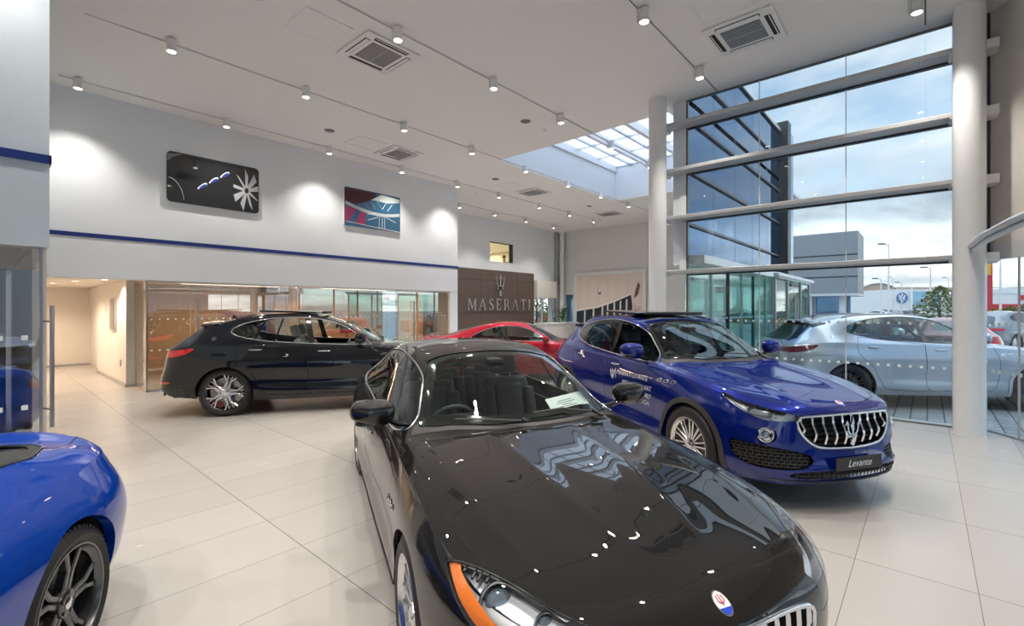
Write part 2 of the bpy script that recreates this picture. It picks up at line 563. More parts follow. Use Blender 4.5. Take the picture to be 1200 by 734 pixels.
    def lip(b, loop, vec, closed=True):
        """strip from loop extruded by vec (or list of vecs)"""
        vs = []; fs = []
        n = len(loop)
        for i in loop:
            p = b.P[i]; v = vec(p, b.N[i]) if callable(vec) else vec
            vs.append(p); vs.append((p[0] + v[0], p[1] + v[1], p[2] + v[2]))
        for k in range(n if closed else n - 1):
            k2 = (k + 1) % n
            fs.append((2 * k, 2 * k2, 2 * k2 + 1, 2 * k + 1))
        return vs, fs
    def hit_side(b, x, z):
        """outer surface point & normal nearest to side-view (x,z)"""
        A = np.array(b.P[:b.G.shape[0] * b.G.shape[1]]); N_ = np.array(b.N[:len(A)])
        d = (A[:, 0] - x) ** 2 + (A[:, 2] - z) ** 2 + (N_[:, 1] < .3) * 10
        k = int(np.argmin(d)); return Vector(b.P[k]), Vector(b.N[k])
    def hit_front(b, y, z, front=True):
        A = np.array(b.P[:b.G.shape[0] * b.G.shape[1]]); N_ = np.array(b.N[:len(A)])
        sg = 1 if front else -1
        d = (A[:, 1] - y) ** 2 + (A[:, 2] - z) ** 2 + (N_[:, 0] * sg < .25) * 10
        k = int(np.argmin(d)); return Vector(b.P[k]), Vector(b.N[k])
    def hit_top(b, x, y):
        A = np.array(b.P[:b.G.shape[0] * b.G.shape[1]]); N_ = np.array(b.N[:len(A)])
        d = (A[:, 0] - x) ** 2 + (A[:, 1] - y) ** 2 + (N_[:, 2] < .2) * 10
        k = int(np.argmin(d)); return Vector(b.P[k]), Vector(b.N[k])

def mirror_pts(pts): return [(p[0], -p[1], p[2]) for p in pts]

def side_f(poly, r=0.0):
    return lambda A, S: sd_poly(A[:, [0, 2]], poly) - r
def top_f(poly, r=0.0):
    return lambda A, S: sd_poly(A[:, [0, 1]], poly) - r
def front_f(poly, r=0.0):
    return lambda A, S: sd_poly(A[:, [1, 2]], poly) - r
def girth_f(poly, r=0.0):
    return lambda A, S: sd_poly(np.stack([S, A[:, 2]], 1), poly) - r

def half_poly(pts):
    """outline given for y>=0 -> closed symmetric outline in (x,y)"""
    return list(pts) + [(x, -y) for x, y in reversed(pts)]
def half_poly_f(pts):
    """(y,z) outline half -> symmetric"""
    return list(pts) + [(-y, z) for y, z in reversed(pts)]

# ------------------------------------------------------------------ wheels
def make_wheel(name, parent, R, W, rim_r, style, rimmat, spokemat, caliper=True):
    """wheel about its hub, outer face towards +y"""
    w = empty(name, parent=parent)
    t = MB()
    h = W / 2
    prof = [(rim_r - .006, -h * .86), (rim_r + .012, -h * .98), (rim_r + .04, -h * 1.03), (R - .035, -h * .99), (R - .01, -h * .86), (R, -h * .66),
            (R + .001, -h * .3)]
    full = prof + [(R - .008, -h * .28), (R - .008, -h * .24), (R + .001, -h * .22), (R + .001, h * .22), (R - .008, h * .24), (R - .008, h * .28), (R + .001, h * .3)] + [(r, -a) for r, a in prof[::-1][1:]]
    t.lathe(full, n=72)
    # tread blocks: sipes on the shoulder
    for i in range(60):
        a = 2 * PI * i / 60
        for sgn in (-1, 1):
            Mx = Matrix.Rotation(-a, 4, 'Y')
            t.box(R - .012, R + .0025, sgn * h * .36 if sgn > 0 else -h * .84, sgn * h * .84 if sgn > 0 else -h * .36, -.0105, .0105, M=Mx)
    t.build('tyre', M['rubber'], w, smooth=35)
    r = MB()
    r.lathe([(rim_r + .004, h * .90), (rim_r + .002, h * .97), (rim_r - .008, h * .97), (rim_r - .014, h * .86), (rim_r - .03, h * .75), (rim_r - .04, h * .2), (rim_r - .03, -h * .7), (rim_r - .004, -h * .9)], n=72)
    r.build('rim', rimmat, w, smooth=30)
    sp = MB()
    face = h * .80; dish = h * .62
    def seg(r0, a0, w0, r1, a1, w1, z0, z1, th=.03):
        """tapered bar in the wheel plane from polar (r0,a0) to (r1,a1) with bevelled top"""
        p0 = Vector((r0 * math.cos(a0), 0, r0 * math.sin(a0))); p1 = Vector((r1 * math.cos(a1), 0, r1 * math.sin(a1)))
        d = (p1 - p0).normalized(); n_ = Vector((-d.z, 0, d.x))
        vs = []
        for p, ww, z in ((p0, w0, z0), (p1, w1, z1)):
            for q, dz in ((-1, -th), (-1, -.006), (-.62, 0), (.62, 0), (1, -.006), (1, -th)):
                vs.append(p + n_ * (q * ww / 2) + Vector((0, z + dz, 0)))
        fs = [(k, (k + 1) % 6, 6 + (k + 1) % 6, 6 + k) for k in range(6)] + [tuple(range(5, -1, -1)), tuple(range(6, 12))]
        sp.add(vs, fs)
    hub = .07
    if style == 'split5':        # five broad forked spokes with crossing struts
        for k in range(5):
            a = 2 * PI * k / 5 + PI / 2
            g = .30
            for sg in (-1, 1):
                seg(.035, a + sg * .35, .030, rim_r * .62, a + sg * .13, .030, face, face - .004)
                seg(rim_r * .58, a + sg * .125, .028, rim_r - .008, a + sg * .35, .030, face - .003, face)
                seg(rim_r * .60, a + sg * .14, .018, rim_r - .008, a + sg * .12, .016, face - .016, face - .012)
                seg(rim_r * .26, a + sg * .62, .024, rim_r * .60, a + sg * .15, .020, face - .004, face - .006)
    elif style == 'multi':
        for k in range(10):
            a = 2 * PI * k / 10
            for sg in (-1, 1):
                seg(.045, a + sg * .28, .020, rim_r - .008, a + sg * .115, .021, face - .01, face)
    elif style == 'y5':
        for k in range(5):
            a = 2 * PI * k / 5 + .3
            for sg in (-1, 1):
                seg(.05, a + sg * .30, .034, rim_r * .60, a + sg * .115, .026, face - .012, face - .002, .04)
                seg(rim_r * .57, a + sg * .115, .026, rim_r - .008, a + sg * .24, .030, face - .002, face, .035)
    elif style == 'seven':
        for k in range(7):
            a = 2 * PI * k / 7
            for sg in (-1, 1):
                seg(.05, a + sg * .22, .030, rim_r - .008, a + sg * .17, .024, face - .015, face)
    sp.lathe([(0, face + .004), (.045, face + .002), (.062, face - .004), (.070, face - .03), (.072, 0)], n=32)
    for k in range(5):
        a = 2 * PI * k / 5 + .3
        sp.cyl((.047 * math.cos(a), face - .004, .047 * math.sin(a)), (.047 * math.cos(a), face + .006, .047 * math.sin(a)), .009, n=8)
    sp.build('spokes', spokemat, w, smooth=25)
    c = MB(); c.lathe([(0, .009), (.02, .008), (.027, .004), (.029, -.004)], n=28, c=(0, face, 0)); c.build('hub_cap', M['chrome'], w, smooth=30)
    d = MB(); d.lathe([(.07, h * .1), (.08, h * .14), (rim_r * .78, h * .14), (rim_r * .78, h * .02), (.08, h * .02)], n=48, close=True); d.build('brake_disc', M['disc'], w, smooth=30)
    return w

def make_caliper(parent, rim_r, W, a0):
    cb = MB()
    for k in range(10):
        a = a0 + (k - 4.5) * .085
        cb.rbox(rim_r * .58, rim_r * .86, -.01, W * .24, -.02, .02, .006, 1, M=Matrix.Rotation(-a, 4, 'Y'))
    return cb.build('brake_caliper', M['caliper'], parent, smooth=40)

# ------------------------------------------------------------------ interior parts
def make_seat(parent, x, y, z, mat, w=.52, headrest=True, name='seat'):
    s = empty(name, (x, y, z), parent=parent)
    c = MB(); c.rbox(-.05, .48, -w / 2, w / 2, 0, .17, .06, 4); c.rbox(.0, .44, -w / 2 + .1, w / 2 - .1, .12, .19, .03, 3); c.build('seat_cushion', mat, s, smooth=50)
    bk = MB(); Mx = Matrix.Translation((-.02, 0, .12)) @ Matrix.Rotation(-.36, 4, 'Y')
    bk.rbox(-.13, .02, -w / 2 + .03, w / 2 - .03, 0, .60, .06, 4, M=Mx)
    for sg in (-1, 1): bk.rbox(-.06, .075, sg * (w / 2 - .06) - .055, sg * (w / 2 - .06) + .055, .06, .48, .045, 3, M=Mx)
    bk.rbox(-.08, .045, -w / 2 + .12, w / 2 - .12, .08, .52, .03, 3, M=Mx)
    bk.build('seat_back', mat, s, smooth=50)
    if headrest:
        hr = MB(); hr.rbox(-.115, .0, -.14, .14, .63, .84, .05, 4, M=Mx); hr.build('headrest', mat, s, smooth=50)
        p = MB()
        for sg in (-1, 1): p.cyl(Mx @ Vector((-.06, sg * .07, .56)), Mx @ Vector((-.06, sg * .07, .68)), .007, n=8)
        p.build('headrest_post', M['chrome'], s)
    return s

def make_steering(parent, x, y, z, tilt=.42):
    s = empty('steering_wheel', (x, y, z), parent=parent)
    s.rotation_euler = (0, tilt, 0)
    r = MB(); pts = [(0, .185 * math.cos(a), .185 * math.sin(a)) for a in [2 * PI * i / 40 for i in range(40)]]
    r.tube(pts, .0155, 10, closed=True); r.build('wheel_rim', M['leather'], s, smooth=60)
    h = MB(); h.sphere((.01, 0, -.005), .075, 20, (.35, 1, .8)); h.build('wheel_boss', M['dash'], s, smooth=60)
    k = MB()
    k.rbox(-.008, .008, -.18, .18, -.02, .015, .005, 1); k.rbox(-.008, .008, -.018, .018, -.18, 0, .005, 1); k.build('wheel_spokes', M['satin'], s)
    c = MB(); c.cyl((.02, 0, 0), (.28, 0, 0), .035, .05); c.build('steering_column', M['dash'], s, smooth=40)
    return s

def trident(mb, s=1.0, M=None, d=.012):
    """trident mark in the y-z plane, height ~1 unit * s, centred"""
    def bar(poly): mb.prism([(a * s, c * s) for a, c in poly], 0, d, 'yz', M=M)
    bar([(-.035, -.30), (.035, -.30), (.028, .30), (-.028, .30)])
    bar([(-.075, .22), (0, .5), (.075, .22), (.028, .27), (-.028, .27)])
    bar([(-.09, -.30), (.09, -.30), (.075, -.36), (-.075, -.36)]); bar([(-.05, -.36), (.05, -.36), (.06, -.50), (-.06, -.50)])
    for g in (-1, 1):
        bar([(0, -.22), (g * .14, -.14), (g * .23, 0), (g * .27, .22), (g * .215, .22), (g * .18, .02), (g * .10, -.08), (0, -.13)])
        bar([(g * .17, .20), (g * .27, .38), (g * .33, .20), (g * .245, .25)])
        bar([(0, -.18), (g * .17, -.24), (g * .19, -.14), (g * .1, -.1), (0, -.11)])
    return mb

def text_mesh(txt, size, depth, font_shear=0.0, align='CENTER', bold=0.0):
    cu = bpy.data.curves.new('lettering', 'FONT'); cu.body = txt; cu.size = size; cu.extrude = depth; cu.align_x = align; cu.align_y = 'CENTER'; cu.shear = font_shear
    cu.offset = bold
    o = bpy.data.objects.new('lettering_tmp', cu); COL.objects.link(o)
    dg = bpy.context.evaluated_depsgraph_get(); dg.update()
    me = bpy.data.meshes.new_from_object(o.evaluated_get(dg))
    vs = [tuple(v.co) for v in me.vertices]; fs = [tuple(p.vertices) for p in me.polygons]
    bpy.data.objects.remove(o); bpy.data.curves.remove(cu); bpy.data.meshes.remove(me)
    return vs, fs
# ------------------------------------------------------------------ car models
def tube_loops(b, faces, r, name, mat, parent, off=.002, sub=2, side=0, keep=None, n=6, mask=None):
    """bead along the boundary of a face set, on one or both halves"""
    mb = MB()
    for lp in b.loops(faces):
        if len(lp) < 8: continue
        pts = b.path(lp, off)
        on_mid = [abs(p[1]) < 1e-5 for p in pts]
        closed = True
        if any(on_mid):
            # rotate so the seam is outside, drop centre run
            k = on_mid.index(True)
            while on_mid[k % len(pts)]: k += 1
            pts = pts[k:] + pts[:k]; on_mid = on_mid[k:] + on_mid[:k]
            pts = [p for p, m in zip(pts, on_mid) if not m]
            closed = False
            if side == 0 and len(pts) > 3:
                full = pts + [(p[0], -p[1], p[2]) for p in pts[::-1]]
                d1 = (Vector(pts[-1]) - Vector(full[len(pts)])).length; d2 = (Vector(pts[0]) - Vector(full[-1])).length
                cl = d1 < .12 and d2 < .12
                if mask: full = [p for p in full if mask(p)]
                full = full[::sub] if not cl else full[::sub]
                if d1 < .12: mb.tube(full, r, n, closed=cl and not mask)
                else:
                    f2 = [(p[0], -p[1], p[2]) for p in pts] + pts[::-1]
                    f2 = [(p[0], -p[1], p[2]) for p in pts[::-1]][::-1][::-1] + pts
                    mb.tube(([(p[0], -p[1], p[2]) for p in pts][::-1] + pts)[::sub], r, n)
                continue
        if mask:
            # keep the longest run satisfying mask
            keepf = [mask(p) for p in pts]
            if not all(keepf):
                k = keepf.index(False); pts = pts[k:] + pts[:k]; keepf = keepf[k:] + keepf[:k]
                runs = []; cur = []
                for p, kf in zip(pts, keepf):
                    if kf: cur.append(p)
                    elif cur: runs.append(cur); cur = []
                if cur: runs.append(cur)
                if not runs: continue
                pts = max(runs, key=len); closed = False
        pts = pts[::sub]
        if len(pts) < 4: continue
        if side >= 0: mb.tube(pts, r, n, closed=closed)
        if side <= 0: mb.tube(mirror_pts(pts), r, n, closed=closed)
    if not mb.v: return None
    return mb.build(name, mat, parent, smooth=60)

def wheel_arch(b, cx, cz, r, src='body', trim=None):
    mask = lambda A, S, N, C: (A[:, 1] > .45)
    circ = lambda rr: (lambda A, S: np.hypot(A[:, 0] - cx, np.minimum(A[:, 2] - cz, 0) * .35 + np.maximum(A[:, 2] - cz, 0)) - rr)
    b.cut(src, 'void', circ(r), mask)
    if trim:
        b.cut(src, 'arch_trim', circ(r + trim), mask)

def arch_lips(b, faces, cx, cz, r, mat, parent, name='arch_lip', depth=.05):
    mb = MB()
    for lp in b.loops(faces):
        sel = [i for i in lp if abs(math.hypot(b.P[i][0] - cx, max(b.P[i][2] - cz, 0) + .35 * min(b.P[i][2] - cz, 0)) - r) < .004 and b.P[i][1] > .45]
        if len(sel) < 12: continue
        # order along angle
        sel = sorted(set(sel), key=lambda i: math.atan2(b.P[i][2] - cz, b.P[i][0] - cx) % (2 * PI) if b.P[i][2] - cz > -.3 or True else 0)
        sel = sorted(sel, key=lambda i: (math.atan2(b.P[i][2] - cz, b.P[i][0] - cx) + PI / 2) % (2 * PI))
        vs, fs = b.lip(sel, (0, -depth, 0), closed=False)
        for q in (vs, mirror_pts(vs)):
            m1 = MB(); m1.add(q, fs); m1.build(name, mat, parent, smooth=60)

def liner(parent, cx, cz, r, y0, y1, name='wheel_well'):
    mb = MB(); n = 28
    for sg in (1, -1):
        vs = []; fs = []
        for k in range(n + 1):
            a = .0 + PI * k / n
            for y in (y0, y1): vs.append((cx + r * math.cos(a), sg * y, cz + r * math.sin(a)))
        for k in range(n): fs.append((2 * k, 2 * k + 1, 2 * k + 3, 2 * k + 2))
        fs.append(tuple(2 * k for k in range(n + 1)))
        mb = MB(); mb.add(vs, fs); mb.build(name, M['cavity'], parent)

def mirror_shell(parent, b, x, y, z, col, sc=(.10, .135, .09), left=True, body=.0):
    """door mirror on an arm; y sign by side"""
    sg = 1 if left else -1
    m = empty('door_mirror', parent=parent)
    s = MB(); s.sphere((x, sg * y, z), 1, 28, sc, .72)
    # flatten rear (glass side)
    vs = []
    for p in s.v:
        dx = p[0] - x
        if dx < -sc[0] * .35: dx = -sc[0] * .35 - (abs(dx) - sc[0] * .35) * .1
        sw = 1 - .25 * max(0, (sg * (p[1] - sg * y)) / sc[1])
        vs.append((x + dx + (-.035 * max(0, sg * (p[1] - sg * y) / sc[1])), p[1], z + (p[2] - z) * (sw if p[2] < z else 1)))
    s.v = vs
    s.build('mirror_cap', col, m, smooth=60)
    g = MB(); g.prism(rrect(sc[1] * 1.6, sc[2] * 1.5, sc[2] * .6, 6, sg * y, z), x - sc[0] * .46, x - sc[0] * .40, 'yz'); g.build('mirror_glass', M['chrome'], m)
    a = MB(); a.tube([(x + .01, sg * (y - sc[1] * .7), z - sc[2] * .7), (x - .0, sg * (y - sc[1] * 1.1), z - sc[2] * 1.05), (x - .01, sg * (y - sc[1] * 1.65), z - sc[2] * 1.25)], [.030, .030, .034], 12, flat=.6)
    a.sphere((x, sg * y, z - sc[2] * .80), 1, 20, (sc[0] * .7, sc[1] * .8, .022), .8)
    a.build('mirror_arm', M['black_gloss'], m, smooth=60)
    return m

def handle(parent, b, x, z, mat=None, w=.20):
    for sg, nm in ((1, 'l'), (-1, 'r')):
        p, n = b.hit_side(x, z)
        mb = MB(); pts = []
        for k in range(9):
            t = k / 8; xx = x + (t - .5) * w
            q, nn = b.hit_side(xx, z)
            off = .004 + .030 * math.sin(PI * min(1, max(0, (t * 1.0)))) ** .5
            pts.append((xx, sg * (p.y + n.y * off + (q.y - p.y) * .5), z + .0))
        mb.tube(pts, [.008, .011, .012, .012, .012, .012, .012, .011, .008], 10, flat=.9)
        par = parent if not isinstance(parent, dict) else parent[sg]
        mb.build('door_handle', mat or M['chrome'], par, smooth=60)

def wiper(parent, b, pts, r=.008):
    w = MB(); P = []
    for x, y in pts:
        p, n = b.hit_top(x, abs(y)); q = Vector((p.x, math.copysign(p.y, y) if abs(y) > .01 else y, p.z)) + Vector((n.x, math.copysign(n.y, y), n.z)) * .022
        P.append(q)
    w.tube(P, r, 8, flat=.7)
    w.tube([P[0] + Vector((0, 0, .006)), P[1] + Vector((0, 0, .012))], .012, 8)
    return w.build('wiper', M['black_plastic'], parent, smooth=60)

def side_groups(b, parent, name, faces, mat, off=0.0):
    """left and right copies as separate parts; returns dict by side"""
    return {sg: b.emit(name, faces, mat, parent, side=sg, off=off) for sg in (1, -1)}

def inner_copy(b, faces, off, mat, parent, name, side=0):
    return b.emit(name, faces, mat, parent, side=side, off=off)

def build_car(name, spec, paintm, opt=None):
    """assemble a car about its front axle point on the ground, nose towards +x"""
    opt = opt or {}
    b = Body(spec['plan'], spec['top'], spec['t_top'], spec['t_band'], spec['breaks'], ds=spec.get('ds', .022), nt=spec.get('nt', 7), ridges=spec.get('ridges', ()))
    b.spec = spec
    wb, R = spec['wb'], spec['R']
    root = empty(name)
    ar = spec['arch']
    for cx in (0, -wb): wheel_arch(b, cx, R - .01, ar, trim=spec.get('trim'))
    low = lambda A, S, N, C: (N[:, 2] < .93) | (A[:, 2] < 5)
    # ---- glazing
    roofmask = lambda A, S, N, C: (C < b.ncol_top + 2) & (A[:, 2] > spec['belt'] - .12)
    side_m = lambda A, S, N, C: (A[:, 1] > .42) & (A[:, 2] > spec['belt'] - .15)
    b.cut('body', 'windshield', top_f(half_poly(spec['windshield'])), roofmask)
    b.cut('body', 'rear_window', top_f(half_poly(spec['rear_window'])), roofmask)
    dlo = smooth_poly(spec['dlo'], 8, spec.get('dlo_corner', ()))
    b.cut('body', 'dlo', side_f(dlo), side_m)
    full_dlo = list(b.reg['dlo'])
    if spec.get('sunroof'): b.cut('body', 'sunroof', top_f(half_poly(spec['sunroof'])), roofmask)
    if opt.get('soft_top'): b.cut('body', 'soft_top', top_f(half_poly([(-1.25, 0), (-1.25, .52), (-1.9, .63), (-2.6, .70), (-3.10, .675), (-3.40, .56), (-3.465, .48), (-3.475, 0)])), roofmask)
    # pillars inside the side glass
    for (x0, z0, x1, z1, w) in spec['pillars']:
        def pf(A, S, x0=x0, z0=z0, x1=x1, z1=z1, w=w):
            t = (A[:, 2] - z0) / (z1 - z0); return np.abs(A[:, 0] - (x0 + (x1 - x0) * t)) - w
        b.cut('dlo', 'pillar', pf)
    # ---- lamps, grille etc.
    for dst, f, mask in spec['features'](b): b.cut('body', dst, f, mask)
    # ---- hood
    b.cut('body', 'hood', top_f(half_poly(spec['hood'])), lambda A, S, N, C: (C < b.ncol_top + (spec.get('hood_cols', 0))) & (A[:, 0] > spec['hood'][-1][0] - .3), gap=.0036)
    if spec.get('boot'):
        b.cut('body', 'boot_lid', top_f(half_poly(spec['boot'])), lambda A, S, N, C: (C < b.ncol_top + 2), gap=.0036)
    # cowl between bonnet and screen
    if spec.get('cowl'):
        b.cut('body', 'cowl', top_f(half_poly(spec['cowl'])), roofmask)
    # ---- doors
    dm = lambda A, S, N, C: (A[:, 1] > .45)
    for k, poly in enumerate(spec['doors']):
        b.cut('body', 'door%d' % k, side_f(smooth_poly(poly, 6, (0, len(poly) - 1))), dm, gap=.0036)
    for a in spec.get('seams', []): # extra shut lines (x,z) polylines on the side
        def sf(A, S, a=a):
            return np.minimum.reduce([sd_seg(A[:, [0, 2]], a[i], a[i + 1]) for i in range(len(a) - 1)]) - .0028
        i1, o1 = b.split('body', sf, dm)
        b.reg['body'] = o1; b.reg.setdefault('gap', []).extend(i1)
    if spec.get('cladding'):
        b.cut('body', 'cladding', lambda A, S: A[:, 2] - spec['cladding'](A, S), None)
        for k in range(len(spec['doors'])): b.cut('door%d' % k, 'cladding', lambda A, S: A[:, 2] - spec['cladding'](A, S), None)
    # ---- emit shell
    E = b.emit
    shell = E('body_shell', 'body', paintm, root)
    E('shut_line', 'gap', M['gap'], shell)
    cen = lambda f: sum(b.P[i][0] for i in f) / len(f)
    for sg in (1, -1):
        for fr in (True, False):
            fs = [f for f in b.reg.get('arch_trim', []) if (cen(f) > -wb / 2) == fr]
            if fs: E('wheel_arch_trim', fs, opt.get('cladmat', M['dark_plastic']), root, side=sg, off=.006)
        if b.reg.get('cladding'): E('sill_cladding', 'cladding', opt.get('cladmat', M['dark_plastic']), root, side=sg, off=.003)
    for cx in (0, -wb):
        arch_lips(b, b.reg['body'] + b.reg.get('arch_trim', []) + sum([b.reg.get('door%d' % k, []) for k in range(4)], []), cx, R - .01, ar, opt.get('cladmat', paintm) if spec.get('trim') else paintm, shell)
        liner(root, cx, R - .01, ar + .012, .50, spec['hw'] - .075)
    hood = E('hood', 'hood', paintm, root)
    if b.reg.get('boot_lid'): E('boot_lid', 'boot_lid', paintm, root)
    if b.reg.get('cowl'): E('cowl_panel', 'cowl', M['black_plastic'], root, off=-.004)
    ws = E('windshield', 'windshield', M['carglass'], root, off=-.003)
    tube_loops(b, b.reg['windshield'], .006, 'screen_seal', M['black_gloss'], ws, off=-.002)
    # frit band: dark ceramic border just inside the screen
    ins, fr = b.split('windshield', top_f(half_poly(spec['windshield']), -spec.get('frit', .045)))
    E('screen_border', fr, M['black_gloss'], ws, off=-.0065)
    if b.reg.get('soft_top'):
        st = E('fabric_roof', 'soft_top', M['fabric'], root, off=.004)
        tube_loops(b, b.reg['soft_top'], .007, 'roof_seal', M['black_gloss'], st, off=.002)
    rw = E('rear_window', 'rear_window', M['darkglass'] if opt.get('dark_rear') else M['carglass'], root, off=-.003)
    ins, fr = b.split('rear_window', top_f(half_poly(spec['rear_window']), -.05))
    E('screen_border', fr, M['black_gloss'], rw, off=-.0065)
    # side windows: split glass into panes per door by pillar
    xs = sorted([(p[0] + p[2]) / 2 for p in spec['pillars']], reverse=True)
    for k in range(len(xs) + 1):
        hi = xs[k - 1] if k > 0 else 99; lo = xs[k] if k < len(xs) else -99
        fc = [f for f in b.reg['dlo'] if lo < sum(b.P[i][0] for i in f) / len(f) <= hi]
        if not fc: continue
        for sg in (1, -1):
            if (k, sg) in opt.get('open_windows', ()): continue
            E('side_window', fc, M['darkglass'] if k >= 1 and opt.get('dark_rear') else M['carglass'], root, side=sg, off=-.004)
    for k in range(len(xs)):
        fc = [f for f in b.reg['pillar'] if (k == 0 or cen(f) < (xs[k - 1] + xs[k]) / 2) and (k == len(xs) - 1 or cen(f) >= (xs[k] + xs[k + 1]) / 2)]
        for sg in (1, -1):
            if fc: E('window_pillar', fc, M['black_gloss'], root, side=sg, off=-.0015)
    if not opt.get('no_dlo_trim'):
        tube_loops(b, full_dlo, .0075, 'window_trim', opt.get('dlo_mat', M['chrome']), root, off=.001, n=8)
    doors = []
    for k in range(len(spec['doors'])):
        doors.append(side_groups(b, root, 'door', b.reg['door%d' % k], paintm))
    for (k, x, z) in spec['handles']: handle(doors[k], b, x, z, opt.get('handle_mat'))
    # ---- wheels
    Wt, rr = spec['tw'], opt.get('rim_r', spec['rim_r'])
    proto = make_wheel('wheel', root, R, Wt, rr, opt.get('rim', spec['rim']), opt.get('rimmat', M['rim_silver']), opt.get('spokemat', M['rim_silver']))
    make_caliper(proto, rr, Wt, 2.6)
    first = True
    for cx in (0, -wb):
        for sg in (1, -1):
            w = proto if first else copy_tree(proto, root)
            first = False
            w.location = (cx, sg * (spec['hw'] - Wt / 2 - spec.get('inset', .02)), R)
            w.rotation_euler = (0, opt.get('roll', .2) + cx, 0 if sg > 0 else PI)
    # ---- underside and cabin tub
    u = MB()
    u.box(-wb + ar - .02 + .05, -ar - .03, -spec['hw'] + .10, spec['hw'] - .10, spec['zb'] + .02, spec['zb'] + .07)
    u.box(-wb - spec['ro'] + .12, -wb + .6, -.5, .5, spec['zb'] + .04, spec['zb'] + .12)
    u.box(-.6, spec['fo'] - .14, -.5, .5, spec['zb'] + .03, spec['zb'] + .10)
    u.build('underbody', M['cavity'], root)
    cabin(b, root, spec, opt)
    for sg in (1, -1): mirror_shell(root, b, *spec['mirror'], opt.get('mirror_mat', paintm), spec.get('mirror_sc', (.10, .13, .085)), left=sg > 0)
    if spec.get('wipers'):
        for wv in spec['wipers']: wiper(root, b, wv)
    spec['extras'](b, root, paintm, opt)
    return root, b

def sd_seg(Q, a, c):
    a = np.array(a, float); c = np.array(c, float); e = c - a; L = max(e @ e, 1e-12)
    t = np.clip(((Q - a) @ e) / L, 0, 1); q = Q - a - t[:, None] * e
    return np.hypot(q[:, 0], q[:, 1])

def cabin(b, root, spec, opt):
    c = spec['cabin']  # dict: dash x, floor z, seat x, rear x, belt, hw, cowl z
    lm = opt.get('leather', M['leather'])
    d = MB()
    x0, zt, hw = c['dash'], c['dash_z'], c['hw']
    prof = [(x0 + .02, zt - .34), (x0 + .02, zt), (x0 - .30, zt + .015), (x0 - .42, zt - .01), (x0 - .46, zt - .07), (x0 - .38, zt - .16), (x0 - .34, zt - .36)]
    d.prism(prof, -hw, hw, 'xz')
    # instrument hood in front of the right-hand driver
    d.rbox(x0 - .46, x0 - .16, -.56, -.18, zt - .03, zt + .055, .05, 3)
    d.rbox(x0 - .95, x0 - .38, -.13, .13, c['floor'] + .0, zt - .22, .04, 2)
    d.build('dashboard', M['dash'], root, smooth=40)
    t = MB()
    t.box(c['rear'] - .25, x0, -hw, hw, c['floor'] - .04, c['floor'])
    t.box(c['rear'] - .65, c['rear'] - .15, -hw + .05, hw - .05, c['floor'], c['shelf'])
    for sg in (-1, 1):
        t.box(c['rear'] - .2, x0, sg * hw, sg * (hw + .03), c['floor'], c['belt'] - .05)
    t.build('cabin_lining', M['dash'], root)
    for sg in (-1, 1): make_seat(root, c['seat'], sg * .37, c['floor'] + .16, lm)
    for y in c.get('rear_seats', (-.40, 0, .40)): make_seat(root, c['rear'], y, c['floor'] + .16, lm, w=.44 if y else .36, name='rear_seat')
    make_steering(root, x0 - .50, -.37, zt - .06)
    if c.get('mirror'):
        m = MB(); mx, mz = c['mirror']
        m.rbox(mx - .035, mx, -.12, .12, mz - .035, mz + .035, .02, 3); m.cyl((mx, 0, mz), (mx + .12, 0, mz + .05), .012)
        m.rbox(mx + .02, mx + .20, -.06, .06, mz + .03, mz + .09, .02, 2)
        m.build('rear_view_mirror', M['black_plastic'], root, smooth=40)
def poly_slats(b, faces, root, mat, n, y0, y1, z0, z1, depth, name='grille_slat', w=.012, front=True, bow=.0, xf=None):
    """vertical grille bars, each a part"""
    for k in range(n):
        y = y0 + (y1 - y0) * k / (n - 1)
        zt, zb = z1(y), z0(y)
        if zt - zb < .03: continue
        mb = MB(); P = []
        for q in range(9):
            t = q / 8; z = zb + (zt - zb) * t
            x = xf(y, z) - depth + bow * math.sin(PI * t)
            P.append((x, y, z))
        vs = []; fs = []
        for (x, yy, z) in P:
            vs += [(x + .012, yy, z), (x, yy + w / 2, z), (x - .03, yy + w / 2, z), (x - .03, yy - w / 2, z), (x, yy - w / 2, z)]
        for q in range(8):
            for m in range(5): fs.append((q * 5 + m, q * 5 + (m + 1) % 5, (q + 1) * 5 + (m + 1) % 5, (q + 1) * 5 + m))
        fs += [tuple(range(4, -1, -1)), tuple(range(40, 45))]
        mb.add(vs, fs); mb.build(name, mat, root, smooth=30)

def front_x(b):
    """x of the nose surface at (y,z), interpolated"""
    n = b.G.shape[0] // 3
    A = b.G[:n, b.ncol_top - 1:].reshape(-1, 3)
    def f(y, z):
        d = (A[:, 1] - abs(y)) ** 2 + (A[:, 2] - z) ** 2
        k = np.argsort(d)[:4]; w = 1 / (d[k] + 1e-6)
        return float((A[k, 0] * w).sum() / w.sum())
    return f

